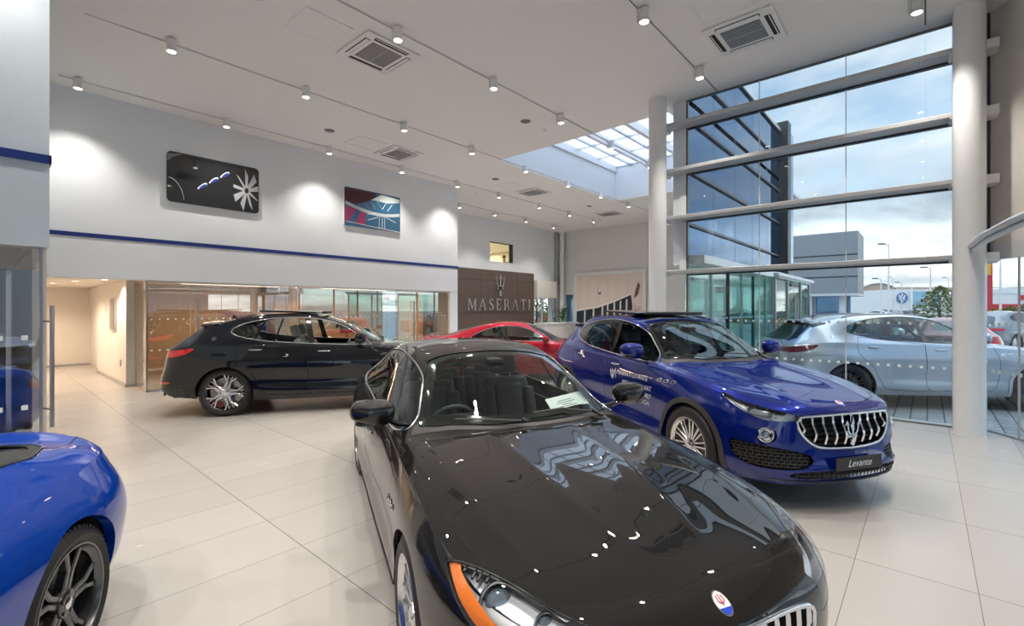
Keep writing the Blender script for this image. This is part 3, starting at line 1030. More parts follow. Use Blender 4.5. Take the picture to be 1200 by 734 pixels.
def oval_badge(parent, b, x, y, mat_ring, size=(.052, .034), top=True, nrm=None):
    """small oval badge with white upper and blue lower field"""
    p, n = b.hit_top(x, y) if nrm is None else nrm
    t1 = (Vector((1, 0, 0)) - n * n.x).normalized(); t2 = n.cross(t1)
    Mx = Matrix(((t1.x, -t2.x, n.x, p.x), (t1.y, -t2.y, n.y, p.y), (t1.z, -t2.z, n.z, p.z), (0, 0, 0, 1)))
    e = empty('hood_badge', parent=parent)
    a, c = size
    def ell(s, m=36): return [(a * s * math.cos(2 * PI * i / m), c * s * math.sin(2 * PI * i / m)) for i in range(m)]
    r = MB(); r.prism(ell(1), -.004, .003, 'xy', M=Mx); r.build('badge_rim', mat_ring, e)
    w = MB(); w.prism(ell(.88), .003, .0042, 'xy', M=Mx); w.build('badge_field', M['white_print'], e)
    bl = MB(); bl.prism([q for q in ell(.88, 60) if q[0] > a * .28], .0042, .005, 'xy', M=Mx); bl.build('badge_blue', pbr('badge_blue', (.02, .06, .5), .3), e)
    t = MB(); R2 = Mx @ Matrix(((0, 0, -1, -a * .22), (0, 1, 0, 0), (0, 0, 0, 0), (0, 0, 0, 1)))
    for (pa, pb) in (((-.035, 0), (.012, 0)), ((-.030, -.012), (-.005, -.014)), ((-.030, .012), (-.005, .014)), ((-.005, -.014), (.004, 0)), ((-.005, .014), (.004, 0))):
        k = a / .052
        t.tube([Mx @ Vector((pa[0] * k, pa[1] * k, .0055)), Mx @ Vector((pb[0] * k, pb[1] * k, .0055))], .0022 * k, 6)
    t.build('badge_trident', M['red_lens'], e)
    return e

def saetta(parent, b, x, z, s=.045):
    """round trident badge on the rear pillar"""
    p, n = b.hit_side(x, z)
    for sg in (1, -1):
        mb = MB()
        nn = Vector((n.x, sg * n.y, n.z)); pp = Vector((p.x, sg * p.y, p.z)) + nn * .003
        up = (Vector((0, 0, 1)) - nn * nn.z).normalized(); ri = up.cross(nn)
        Mx = Matrix(((nn.x, ri.x, up.x, pp.x), (nn.y, ri.y, up.y, pp.y), (nn.z, ri.z, up.z, pp.z), (0, 0, 0, 1)))
        mb.tube([Mx @ Vector((0, s * .62 * math.cos(a), s * .62 * math.sin(a))) for a in [2 * PI * i / 24 for i in range(24)]], .0022, 6, closed=True)
        trident(mb, s * 1.2, M=Mx, d=.005)
        mb.build('pillar_badge', M['chrome'], parent)

def side_ports(parent, b, x, z, n=3, dx=.085, w=.062, h=.022):
    """three oval air outlets behind the front wheel"""
    for sg in (1, -1):
        for k in range(n):
            xx = x - k * dx
            p, nn = b.hit_side(xx, z - .004 * k)
            mb = MB(); pts = []
            for i in range(20):
                a = 2 * PI * i / 20
                pts.append((xx + w / 2 * math.cos(a), sg * (p.y + .004), z - .004 * k + h / 2 * math.sin(a) + .35 * h * math.cos(a)))
            mb.tube(pts, .0045, 6, closed=True)
            o = mb.build('air_outlet', M['chrome'], parent, smooth=60)
            f = MB(); f.add([(q[0], q[1] - sg * .002, q[2]) for q in pts], [tuple(range(20))]); f.build('outlet_opening', M['cavity'], o)

def projector(parent, c, d, r, name='projector_lamp'):
    """lamp bowl + ball lens facing direction d"""
    d = Vector(d).normalized(); q = Vector((1, 0, 0)).rotation_difference(d).to_matrix().to_4x4()
    Mx = Matrix.Translation(Vector(c)) @ q
    mb = MB(); mb.lathe([(r * 1.25, .01), (r * 1.3, 0), (r * 1.12, -.004), (r * 1.05, -.03), (r * .9, -.045), (0, -.05)], 'x', 28, M=Mx)
    o = mb.build(name, M['reflector'], parent, smooth=40)
    l = MB(); l.sphere((-.02, 0, 0), r * .88, 24, (.55, 1, 1), M=Mx); l.build('lamp_lens', M['lens_ball'], o, smooth=60)
    return o

M['lens_ball'] = pbr('lamp_glass_ball', (.30, .36, .42), .03, .5, coat=1)

def licence(parent, x, z, y=0, txt=None, w=.52, h=.112, tilt=0, rear=False, name='number_plate', mat=None, tmat=None, size=.07, shear=0):
    mb = MB(); mb.rbox(x - .006, x + .006, y - w / 2, y + w / 2, z - h / 2, z + h / 2, .005, 1)
    o = mb.build(name, mat or M['plate'], parent)
    if txt:
        vs, fs = text_mesh(txt, size, .0008, shear)
        t = MB(); t.add([((x + .0072) if not rear else (x - .0072), y + (v[0] if not rear else -v[0]), z + v[1]) for v in [(a, b_ - 0, c) for a, b_, c in vs]], fs)
        t.build('plate_lettering', tmat or M['chrome'], o)
    return o

# ================================================================== SEDAN
def sedan_spec():
    hw = .955
    L = lambda *a: list(a)
    plan = [
        # x, y, z shoulder, (d,z)x6
        (1.0, 0, .700, L((.012, .67), (.018, .58), (.012, .46), (.012, .36), (.035, .26), (-.03, .18))),
        (.965, .30, .705, L((.012, .67), (.018, .58), (.012, .46), (.012, .36), (.035, .26), (-.03, .18))),
        (.865, .58, .725, L((.030, .69), (.040, .60), (.040, .48), (.040, .37), (.050, .26), (-.03, .18))),
        (.62, .775, .775, L((.045, .72), (.060, .62), (.065, .50), (.065, .38), (.060, .27), (.00, .18))),
        (.33, .842, .825, L((.050, .76), (.075, .66), (.085, .53), (.080, .40), (.070, .28), (.02, .18))),
        (0, .865, .865, L((.050, .79), (.080, .69), (.090, .55), (.085, .41), (.065, .28), (.02, .18))),
        (-.42, .872, .895, L((.045, .81), (.065, .70), (.065, .56), (.055, .41), (.055, .28), (.01, .18))),
        (-.90, .878, .925, L((.035, .83), (.055, .72), (.048, .57), (.035, .41), (.055, .28), (.01, .18))),
        (-1.6, .885, .945, L((.028, .84), (.055, .73), (.050, .57), (.035, .41), (.055, .28), (.01, .18))),
        (-2.4, .885, .965, L((.030, .86), (.060, .74), (.055, .57), (.040, .41), (.060, .28), (.01, .18))),
        (-2.95, .880, .985, L((.045, .87), (.085, .75), (.080, .58), (.070, .42), (.065, .29), (.01, .19))),
        (-3.35, .862, .995, L((.050, .88), (.095, .76), (.090, .60), (.080, .44), (.065, .30), (.01, .20))),
        (-3.85, .80, .995, L((.040, .89), (.075, .78), (.080, .64), (.080, .48), (.065, .33), (.00, .24))),
        (-4.16, .64, .985, L((.020, .90), (.045, .80), (.070, .66), (.080, .50), (.060, .34), (.00, .26))),
        (-4.26, .36, .985, L((.010, .90), (.020, .80), (.045, .66), (.060, .50), (.045, .34), (.00, .26))),
        (-4.285, 0, .985, L((.010, .90), (.020, .80), (.045, .66), (.060, .50), (.045, .34), (.00, .26))),
    ]
    H1 = [(.30, .985), (.62, .88), (.80, .62), (.93, .30)]
    top = [
        (1.002, .700, [(.30, .99), (.62, .85), (.80, .60), (.93, .28)]),
        (.94, .738, [(.30, .99), (.62, .85), (.80, .60), (.93, .28)]),
        (.83, .785, [(.30, .98), (.62, .86), (.80, .60), (.93, .27)]),
        (.55, .845, [(.30, .97), (.62, .88), (.80, .66), (.93, .30)]),
        (.25, .895, [(.30, .95), (.62, .90), (.80, .76), (.93, .38)]),
        (-.10, .935, [(.30, .94), (.62, .93), (.80, .86), (.93, .46)]),
        (-.45, .965, [(.30, .94), (.62, .92), (.80, .88), (.93, .50)]),
        (-.66, .982, [(.30, .95), (.62, .90), (.80, .80), (.93, .48)]),
        (-.74, 1.018, [(.30, .96), (.62, .84), (.80, .60), (.93, .34)]),
        (-1.00, 1.165, [(.30, .985), (.62, .88), (.755, .66), (.90, .27)]),
        (-1.30, 1.315, [(.30, .99), (.60, .91), (.72, .73), (.89, .28)]),
        (-1.52, 1.402, [(.30, .99), (.585, .92), (.70, .77), (.88, .30)]),
        (-1.75, 1.452, [(.30, .99), (.58, .93), (.695, .79), (.88, .31)]),
        (-2.15, 1.478, [(.30, .99), (.58, .93), (.695, .79), (.88, .31)]),
        (-2.65, 1.452, [(.30, .99), (.58, .93), (.695, .79), (.88, .31)]),
        (-2.95, 1.405, [(.30, .99), (.57, .92), (.69, .77), (.88, .31)]),
        (-3.25, 1.305, [(.30, .99), (.57, .91), (.69, .75), (.88, .32)]),
        (-3.60, 1.165, [(.30, .985), (.60, .88), (.72, .70), (.88, .34)]),
        (-3.80, 1.088, [(.30, .98), (.64, .82), (.78, .62), (.92, .30)]),
        (-4.00, 1.052, [(.30, .98), (.62, .86), (.80, .60), (.93, .27)]),
        (-4.20, 1.035, [(.30, .98), (.62, .86), (.80, .60), (.93, .27)]),
        (-4.287, .985, [(.30, .98), (.62, .86), (.80, .60), (.93, .27)]),
    ]
    sp = dict(plan=plan, top=top, t_top=[0, .30, .60, .76, .90, 1.0], t_band=[0, .09, .21, .36, .51, .65, .76], breaks=[-.66],
              wb=3.171, R=.352, arch=.382, hw=hw, tw=.245, rim_r=.262, rim='seven', belt=.95, zb=.17, fo=1.0, ro=1.11, nt=10)
    sp['ridges'] = [([-.75, -.56, .27, .665, .80], [.285, .276, .241, .15, .11], [.002, .006, .008, .005, 0], .11), ([-.6, -.3, .34, .84, .9], [.70, .70, .655, .53, .51], [0, .004, .006, .004, 0], .09)]
    sp['windshield'] = [(-.715, 0), (-.73, .30), (-.80, .60), (-.865, .705), (-.95, .690), (-1.22, .610), (-1.49, .525), (-1.535, .40), (-1.56, 0)]
    sp['rear_window'] = [(-2.98, 0), (-2.98, .42), (-3.04, .52), (-3.50, .60), (-3.66, .57), (-3.74, .35), (-3.76, 0)]
    sp['dlo'] = [(-.89, .985), (-1.02, 1.095), (-1.28, 1.245), (-1.62, 1.345), (-2.10, 1.385), (-2.60, 1.365), (-2.95, 1.30), (-3.22, 1.19), (-3.36, 1.085), (-3.30, 1.045), (-2.90, 1.012), (-2.2, .992), (-1.5, .975), (-1.05, .962)]
    sp['dlo_corner'] = (0,)
    sp['pillars'] = [(-1.90, .99, -1.98, 1.36, .035), (-2.86, 1.0, -2.74, 1.34, .016)]
    sp['hood'] = [(.868, 0), (.862, .15), (.848, .32), (.825, .45), (.80, .55), (.65, .645), (.48, .742), (.30, .782), (0, .800), (-.35, .808), (-.65, .805), (-.76, .795), (-.79, .765), (-.735, .60), (-.68, .30), (-.665, 0)]
    sp['cowl'] = [(-.645, 0), (-.66, .30), (-.70, .60), (-.735, .78), (-.90, .74), (-1.0, .3), (-1.0, 0)]
    sp['boot'] = [(-3.76, 0), (-3.76, .40), (-3.72, .62), (-4.05, .66), (-4.22, .5), (-4.31, 0)]
    sp['doors'] = [[(-.60, .93), (-.55, .75), (-.56, .50), (-.62, .30), (-.80, .255), (-1.6, .255), (-1.90, .27), (-1.94, .60), (-1.93, .962)],
                   [(-1.935, .962), (-1.945, .60), (-1.905, .27), (-2.4, .255), (-2.66, .28), (-2.76, .45), (-2.86, .62), (-2.98, .78), (-2.99, .985)]]
    sp['handles'] = [(0, -1.72, .80), (1, -2.72, .83)]
    sp['mirror'] = (-.95, .985, 1.10)
    sp['mirror_sc'] = (.10, .140, .080)
    sp['wipers'] = [[(-.70, -.10), (-.80, -.02), (-.90, .12), (-.93, .42)], [(-.74, -.62), (-.80, -.50), (-.88, -.22), (-.90, -.05)]]
    sp['wipers'] = [[(-.69, .56), (-.74, .50), (-.79, .30), (-.775, .05)], [(-.68, -.02), (-.71, -.06), (-.755, -.25), (-.80, -.48)]]
    sp['frit'] = .08
    sp['cabin'] = dict(dash=-.80, dash_z=.93, hw=.72, floor=.28, seat=-1.85, rear=-2.72, shelf=.95, belt=.95, mirror=(-1.52, 1.28))
    lamp_low = lambda x: np.interp(x, [.38, .45, .564, .667, .80, .92], [.805, .775, .725, .680, .625, .585])
    def features(b):
        s1 = b.sy(.50); F = []
        nose = lambda A, S, N, C: (A[:, 0] > .55) & (C >= b.ncol_top - 3)
        # headlamp follows the girth: slim blade from the nose corner up the wing
        sA, sB, sC, sD = b.sy(.50), b.sx(.72), b.sx(.50), b.sx(.33)
        hl = smooth_poly([(sA, .625), (sA + .02, .715), (sB, .772), (sC, .818), (sD - .03, .862), (sD + .01, .850), (sC + .06, .742), (sB + .10, .655), (sB - .02, .612)], 6, (0, 4))
        tp = smooth_poly([(.395, .862), (.50, .770), (.65, .665), (.80, .572), (.905, .46), (1.0, .60), (.80, .90), (.50, .95)], 6, (0, 4, 5, 6, 7))
        F.append(('headlamp', lambda A, S: np.maximum(sd_poly(A[:, [0, 1]], tp), lamp_low(A[:, 0]) - A[:, 2]), lambda A, S, N, C: (A[:, 0] > .2) & (A[:, 1] > .35) & (A[:, 2] > .5)))
        gr = smooth_poly(half_poly_f([(0, .685), (.22, .682), (.38, .660), (.432, .62), (.41, .53), (.33, .43), (.2, .375), (0, .36)]), 5)
        F.append(('grille_opening', front_f(gr), nose))
        lo = smooth_poly([(.50, .34), (.70, .40), (.78, .38), (.76, .28), (.55, .25), (.46, .27)], 5)
        F.append(('intake', front_f(lo), nose))
        tl = [(-3.86 , .90), (-4.0, .955), (-4.4, .955), (-4.4, .83), (-4.05, .84)]
        F.append(('taillamp', side_f(tl), lambda A, S, N, C: (A[:, 0] < -3.7) & (A[:, 1] > .3)))
        return F
    sp['features'] = features
    def extras(b, root, pm, opt):
        fx = front_x(b)
        # grille
        g = empty('grille', parent=root)
        b.emit('grille_recess', 'grille_opening', M['cavity'], g, off=-.075)
        mbl = MB()
        for lp in b.loops(b.reg['grille_opening']):
            sel = lp
            vs, fs = b.lip(sel, lambda p, n: (-n[0] * .08, -n[1] * .08, -n[2] * .08)); mbl.add(vs, fs); mbl.add(mirror_pts(vs), [f[::-1] for f in fs])
        mbl.build('grille_duct', M['black_gloss'], g)
        tube_loops(b, b.reg['grille_opening'], .010, 'grille_frame', M['chrome'], g, off=.002, n=8)
        zt = lambda y: float(np.interp(abs(y), [0, .22, .40, .45], [.695, .690, .665, .62]))
        zb = lambda y: float(np.interp(abs(y), [0, .2, .34, .43, .45], [.365, .38, .435, .545, .60]))
        poly_slats(b, None, g, M['chrome'], 13, -.42, .42, zb, zt, .012, w=.020, xf=fx)
        t = MB(); trident(t, .24, M=Matrix.Translation((fx(0, .54) + .005, 0, .54)), d=.015); t.build('grille_trident', M['chrome'], g)
        for sg in (1, -1):
            i_ = b.emit('lower_intake', 'intake', M['cavity'], root, side=sg, off=-.04)
            ms = MB()
            for k in range(5):
                z = .275 + k * .026
                ms.tube([(fx(y, z) - .012, sg * y, z) for y in np.linspace(.50, .76, 8)], .0045, 6)
            ms.build('intake_mesh', M['black_plastic'], i_)
            # headlamp: inner bowl, marker, light blade, projector, clear cover
            h = empty('headlamp', parent=root)
            hf = b.reg['headlamp']
            b.emit('lamp_bowl', hf, M['lampbowl'], h, side=sg, off=-.055)
            duct = MB()
            for lp in b.loops(hf):
                vs, fs = b.lip(lp, lambda p, n: (-n[0] * .056, -n[1] * .056, -n[2] * .056)); duct.add(vs if sg > 0 else mirror_pts(vs), fs)
            duct.build('lamp_wall', M['lampwall'], h, smooth=50)
            # orange side marker along the outer/lower edge
            ins, rest = b.split(hf, lambda A, S: np.maximum(np.abs(A[:, 2] - lamp_low(A[:, 0]) - .022 - .016 * np.clip((A[:, 0] - .42) / .3, 0, 1)) - (.012 + .014 * np.clip((A[:, 0] - .40) / .25, 0, 1)), A[:, 0] - .735))
            b.emit('side_marker', ins, M['orange'], h, side=sg, off=-.012)
            def sfun(pts, w):
                return lambda A, S: np.minimum.reduce([sd_seg(A[:, [0, 1]], pts[i], pts[i + 1]) for i in range(len(pts) - 1)]) - w
            ins2, rest = b.split(rest, sfun([(.45, .795), (.56, .712), (.68, .632), (.82, .545)], .017))
            b.emit('light_blade', ins2, M['lampsilver'], h, side=sg, off=-.014)
            for kf in range(4):
                fn = MB(); x_ = .47 + kf * .028; q0, n0 = b.hit_top(x_, .765 - kf * .018); fn.tube([(q0.x, sg * q0.y, q0.z - .022), (q0.x + .035, sg * (q0.y + .035), q0.z - .034)], .007, 6); fn.build('lamp_fin', M['reflector'], h)
            for (px_, py_, rr) in ((.655, .715, .056), (.80, .60, .036)):
                q, nn = b.hit_top(px_, py_)
                c = q - nn * .050 + Vector((0, .012, -.01)); projector(h, (c.x, sg * c.y, c.z), (1, sg * .30, .42), rr)
            b.emit('lamp_cover', hf, M['lens'], h, side=sg, off=-.001)
            b.emit('tail_lamp', 'taillamp', M['red_lens'], root, side=sg, off=.001)
        for sg in (1, -1): tube_loops(b, b.reg['headlamp'], .0035, 'lamp_seal', M['black_plastic'], root, off=-.003, side=sg)
        # emblem on the nose
        oval_badge(root, b, .935, 0, M['chrome'], (.046, .031))
        side_ports(root, b, -.40, .70, dx=.088, w=.070, h=.030)
        saetta(root, b, -3.50, 1.08)
        for sg in (1, -1): ms = MB(); ms.tube([(x, sg * (b.hit_side(x, .27)[0].y + .003), .262) for x in np.linspace(-.45, -2.75, 24)], .006, 6); ms.build('sill_trim', M['black_plastic'], root, smooth=60)
        licence(root, 1.045, .40, txt=None)
    sp['extras'] = extras
    return sp
M['lampsilver'] = pbr('lamp_silver', (.70, .71, .73), .3, .6)
M['lampbowl'] = pbr('lamp_bowl', (.66, .68, .70), .40, .35)
M['lampwall'] = pbr('lamp_wall', (.03, .03, .035), .3, .3)
# ================================================================== SUV
def lev_spec():
    L = lambda *a: list(a)
    plan = [
        (.925, 0, .855, L((.010, .79), (.015, .68), (.022, .56), (.045, .45), (.062, .34), (.00, .24))),
        (.905, .32, .855, L((.010, .79), (.015, .68), (.022, .56), (.045, .45), (.062, .34), (.00, .24))),
        (.83, .58, .855, L((.012, .80), (.024, .69), (.035, .58), (.045, .46), (.055, .34), (.00, .24))),
        (.645, .755, .885, L((.030, .83), (.060, .71), (.075, .59), (.080, .47), (.075, .35), (.01, .24))),
        (.33, .850, .960, L((.040, .90), (.080, .78), (.100, .64), (.105, .50), (.095, .36), (.03, .24))),
        (0, .885, 1.020, L((.040, .93), (.080, .80), (.095, .66), (.098, .51), (.090, .36), (.03, .24))),
        (-.45, .895, 1.065, L((.035, .96), (.060, .83), (.065, .68), (.060, .52), (.075, .37), (.03, .24))),
        (-.95, .900, 1.090, L((.030, .98), (.055, .85), (.055, .69), (.045, .52), (.068, .36), (.02, .24))),
        (-1.6, .905, 1.105, L((.028, .99), (.055, .86), (.055, .69), (.045, .52), (.068, .36), (.02, .24))),
        (-2.3, .905, 1.120, L((.028, 1.00), (.060, .87), (.060, .70), (.052, .53), (.070, .37), (.02, .24))),
        (-2.75, .895, 1.135, L((.035, 1.02), (.080, .88), (.085, .71), (.080, .54), (.082, .38), (.03, .25))),
        (-3.15, .875, 1.140, L((.045, 1.03), (.100, .90), (.110, .73), (.105, .55), (.100, .39), (.03, .27))),
        (-3.60, .815, 1.120, L((.045, 1.03), (.090, .92), (.105, .76), (.120, .60), (.110, .44), (.03, .31))),
        (-3.88, .66, 1.085, L((.030, 1.01), (.060, .91), (.085, .77), (.120, .61), (.110, .45), (.02, .33))),
        (-3.975, .36, 1.070, L((.012, 1.00), (.035, .90), (.055, .77), (.100, .61), (.095, .45), (.01, .33))),
        (-3.995, 0, 1.070, L((.010, 1.00), (.030, .90), (.050, .77), (.095, .61), (.090, .45), (.01, .33))),
    ]
    top = [
        (.927, .855, [(.30, .99), (.62, .9), (.80, .60), (.93, .30)]),
        (.88, .885, [(.30, .99), (.62, .88), (.80, .62), (.93, .30)]),
        (.78, .925, [(.30, .98), (.62, .86), (.80, .62), (.93, .30)]),
        (.55, .985, [(.30, .97), (.62, .88), (.80, .66), (.93, .34)]),
        (.25, 1.035, [(.30, .96), (.62, .90), (.80, .72), (.93, .40)]),
        (-.10, 1.080, [(.30, .95), (.62, .92), (.80, .82), (.93, .48)]),
        (-.40, 1.118, [(.30, .95), (.62, .92), (.80, .84), (.93, .50)]),
        (-.52, 1.128, [(.30, .95), (.62, .90), (.80, .80), (.93, .48)]),
        (-.60, 1.165, [(.30, .96), (.62, .86), (.80, .64), (.93, .36)]),
        (-.90, 1.340, [(.30, .985), (.62, .89), (.76, .66), (.90, .27)]),
        (-1.15, 1.475, [(.30, .99), (.62, .91), (.74, .71), (.90, .28)]),
        (-1.38, 1.577, [(.30, .99), (.62, .935), (.735, .79), (.89, .31)]),
        (-1.60, 1.630, [(.30, .99), (.62, .95), (.735, .84), (.89, .34)]),
        (-1.95, 1.662, [(.30, .99), (.62, .955), (.735, .86), (.89, .36)]),
        (-2.45, 1.655, [(.30, .99), (.62, .955), (.735, .86), (.89, .36)]),
        (-2.95, 1.600, [(.30, .99), (.62, .95), (.735, .84), (.89, .36)]),
        (-3.20, 1.550, [(.30, .99), (.61, .92), (.72, .77), (.89, .31)]),
        (-3.40, 1.505, [(.30, .99), (.61, .92), (.73, .75), (.89, .32)]),
        (-3.54, 1.410, [(.30, .985), (.63, .90), (.75, .72), (.89, .34)]),
        (-3.74, 1.262, [(.30, .98), (.66, .86), (.79, .66), (.92, .32)]),
        (-3.89, 1.165, [(.30, .98), (.66, .84), (.80, .60), (.93, .27)]),
        (-3.965, 1.115, [(.30, .98), (.62, .86), (.80, .60), (.93, .27)]),
        (-3.997, 1.070, [(.30, .98), (.62, .86), (.80, .60), (.93, .27)]),
    ]
    sp = dict(plan=plan, top=top, t_top=[0, .30, .60, .76, .90, 1.0], t_band=[0, .10, .23, .39, .55, .70, .83], breaks=[-.52],
              wb=3.004, R=.385, arch=.425, trim=.055, hw=.985, tw=.265, rim_r=.272, rim='multi', belt=1.10, zb=.22, fo=.95, ro=1.02, nt=9)
    sp['ridges'] = [([-.55, -.3, .4, .75, .85], [.50, .50, .44, .36, .34], [0, .010, .012, .006, 0], .11)]
    sp['windshield'] = [(-.585, 0), (-.60, .30), (-.66, .60), (-.72, .715), (-.80, .710), (-1.08, .640), (-1.34, .575), (-1.40, .46), (-1.435, 0)]
    sp['rear_window'] = [(-3.44, 0), (-3.44, .44), (-3.48, .55), (-3.74, .63), (-3.85, .55), (-3.885, .30), (-3.89, 0)]
    sp['dlo'] = [(-.72, 1.120), (-.90, 1.255), (-1.18, 1.425), (-1.50, 1.545), (-1.95, 1.597), (-2.40, 1.575), (-2.72, 1.515), (-2.90, 1.440), (-2.965, 1.385), (-2.93, 1.325), (-2.75, 1.265), (-2.4, 1.205), (-2.0, 1.175), (-1.6, 1.150), (-1.1, 1.130)]
    sp['dlo_corner'] = (0,)
    sp['pillars'] = [(-1.70, 1.14, -1.80, 1.60, .045), (-2.62, 1.18, -2.46, 1.55, .016)]
    sp['sunroof'] = [(-1.52, 0), (-1.52, .42), (-1.58, .46), (-2.62, .44), (-2.68, .38), (-2.68, 0)]
    sp['hood'] = [(.845, 0), (.83, .30), (.74, .52), (.62, .625), (.33, .745), (-.05, .800), (-.40, .815), (-.58, .805), (-.60, .77), (-.57, .60), (-.525, .30), (-.515, 0)]
    sp['cowl'] = [(-.505, 0), (-.52, .30), (-.57, .62), (-.61, .80), (-.75, .77), (-.8, .3), (-.8, 0)]
    sp['doors'] = [[(-.66, 1.10), (-.60, .88), (-.60, .62), (-.66, .42), (-.80, .335), (-1.4, .33), (-1.72, .34), (-1.755, .70), (-1.745, 1.125)],
                   [(-1.75, 1.125), (-1.76, .70), (-1.725, .34), (-2.2, .33), (-2.42, .36), (-2.52, .52), (-2.62, .72), (-2.80, .90), (-2.85, 1.05), (-2.80, 1.24)]]
    sp['handles'] = [(0, -1.50, 1.03), (1, -2.57, 1.07)]
    sp['mirror'] = (-.92, 1.03, 1.25)
    sp['mirror_sc'] = (.105, .13, .09)
    sp['wipers'] = [[(-.55, .58), (-.60, .52), (-.66, .30), (-.65, .02)], [(-.54, -.02), (-.57, -.06), (-.62, -.25), (-.68, -.50)]]
    sp['frit'] = .045
    sp['cabin'] = dict(dash=-.70, dash_z=1.08, hw=.74, floor=.40, seat=-1.72, rear=-2.62, shelf=1.05, belt=1.1, mirror=(-1.36, 1.42))
    sp['cladding'] = lambda A, S: np.where((A[:, 0] < -.3) & (A[:, 0] > -2.75), .325, .0)
    def features(b):
        F = []
        nose = lambda A, S, N, C: (A[:, 0] > .5) & (C >= b.ncol_top - 4)
        hl = smooth_poly([(b.sy(.50), .785), (b.sy(.52), .840), (b.sx(.72), .880), (b.sx(.55), .915), (b.sx(.36), .965), (b.sx(.345), .955), (b.sx(.48), .885), (b.sx(.62), .820), (b.sx(.74), .778)], 6, (0, 4))
        F.append(('headlamp', girth_f(hl), lambda A, S, N, C: (A[:, 0] > .25) & (A[:, 1] > .4)))
        gr = smooth_poly(half_poly_f([(0, .832), (.25, .829), (.47, .820), (.520, .785), (.50, .70), (.42, .605), (.30, .558), (0, .543)]), 5)
        F.append(('grille_opening', front_f(gr), nose))
        lo = smooth_poly([(b.sy(.40), .475), (b.sy(.55), .54), (b.sx(.60), .585), (b.sx(.50), .58), (b.sx(.52), .46), (b.sx(.66), .385), (b.sy(.50), .39)], 5)
        F.append(('intake', girth_f(lo), nose))
        cl = smooth_poly(half_poly_f([(0, .375), (.30, .375), (.55, .36), (.60, .32), (.4, .30), (0, .295)]), 4)
        F.append(('lower_intake', front_f(cl), nose))
        sR = b.sr(.30)
        F.append(('nacelle', lambda A, S: np.hypot(S - b.sx(.735), A[:, 2] - .66) - .066, nose))
        tl = smooth_poly([(b.sr(.42), 1.035), (b.sr(.70), 1.055), (b.sx(-3.60), 1.090), (b.sx(-3.47), 1.095), (b.sx(-3.58), 1.01), (b.sr(.72), .955), (b.sr(.42), .965)], 5, (0, 6))
        F.append(('taillamp', girth_f(tl), lambda A, S, N, C: (A[:, 0] < -3.2) & (C >= b.ncol_top - 4)))
        rf = smooth_poly([(b.sr(.50), .535), (b.sr(.68), .565), (b.sr(.74), .58), (b.sr(.76), .55), (b.sr(.50), .505)], 4)
        F.append(('reflector', girth_f(rf), lambda A, S, N, C: (A[:, 0] < -3.5)))
        dif = [(b.sx(-3.50), .30), (b.sx(-3.6), .46), (b.sr(.5), .47), (b.sr(0) + .2, .47), (b.sr(0) + .2, .2), (b.sx(-3.5), .2)]
        F.append(('diffuser', girth_f(dif), lambda A, S, N, C: (A[:, 0] < -3.3)))
        return F
    sp['features'] = features
    def extras(b, root, pm, opt):
        fx = front_x(b)
        g = empty('grille', parent=root)
        b.emit('grille_recess', 'grille_opening', M['cavity'], g, off=-.085)
        mbl = MB()
        for lp in b.loops(b.reg['grille_opening']):
            vs, fs = b.lip(lp, lambda p, n: (-n[0] * .09, -n[1] * .09, -n[2] * .09)); mbl.add(vs, fs); mbl.add(mirror_pts(vs), [f[::-1] for f in fs])
        mbl.build('grille_duct', M['black_gloss'], g)
        tube_loops(b, b.reg['grille_opening'], .011, 'grille_frame', M['chrome'], g, off=.002, n=8)
        zt = lambda y: float(np.interp(abs(y), [0, .25, .47, .52], [.824, .820, .807, .775]))
        zb = lambda y: float(np.interp(abs(y), [0, .30, .42, .50, .52], [.553, .568, .615, .70, .755]))
        for k in range(10):
            y = (k - 4.5) * .103
            if abs(y) > .49: continue
            z0, z1 = zb(y) + .012, zt(y) - .006
            if z1 - z0 < .05: continue
            mb = MB(); w = .020
            P = []
            for q in range(9):
                t = q / 8; z = z0 + (z1 - z0) * t
                # blades lean forward about their waist
                x = fx(y, z) - .030 + .038 * max(0, 1 - abs(t - .32) / .42)
                P.append((x, y, z))
            vs = []; fs = []
            for (x, yy, z) in P:
                vs += [(x + .010, yy, z), (x, yy + w / 2, z), (x - .045, yy + w * .35, z), (x - .045, yy - w * .35, z), (x, yy - w / 2, z)]
            for q in range(8):
                for m in range(5): fs.append((q * 5 + m, q * 5 + (m + 1) % 5, (q + 1) * 5 + (m + 1) % 5, (q + 1) * 5 + m))
            fs += [tuple(range(4, -1, -1)), tuple(range(40, 45))]
            mb.add(vs, fs); mb.build('grille_slat', M['chrome'], g, smooth=30)
        # horizontal shutters behind
        sh = MB()
        for k in range(6):
            z = .565 + k * .045
            pts = [(fx(y, z) - .072, y, z) for y in np.linspace(-.47, .47, 15)]
            sh.tube(pts, .013, 6, flat=.5)
        sh.build('grille_shutter', M['dark_plastic'], g, smooth=60)
        t = MB(); trident(t, .25, M=Matrix.Translation((fx(0, .69) + .004, 0, .69)), d=.018); t.build('grille_trident', M['chrome'], g)
        b.emit('lower_grille', 'lower_intake', M['cavity'], root, off=-.03)
        lm = MB()
        for k in range(26):
            y = (k - 12.5) * .044
            lm.tube([(fx(y, .31) + .0, y, .305), (fx(y, .365) - .0, y, .367)], .0045, 5)
        lm.tube([(fx(y, .335) + .002, y, .335) for y in np.linspace(-.57, .57, 20)], .0045, 5)
        lm.build('lower_mesh', M['black_plastic'], root)
        ch = MB()
        ch.tube([(fx(y, .26) + .012, y, .265 + .02 * (abs(y) / .7) ** 2) for y in np.linspace(-.72, .72, 30)], .016, 8, flat=.6)
        ch.build('chin_spoiler', M['dark_plastic'], root, smooth=60)
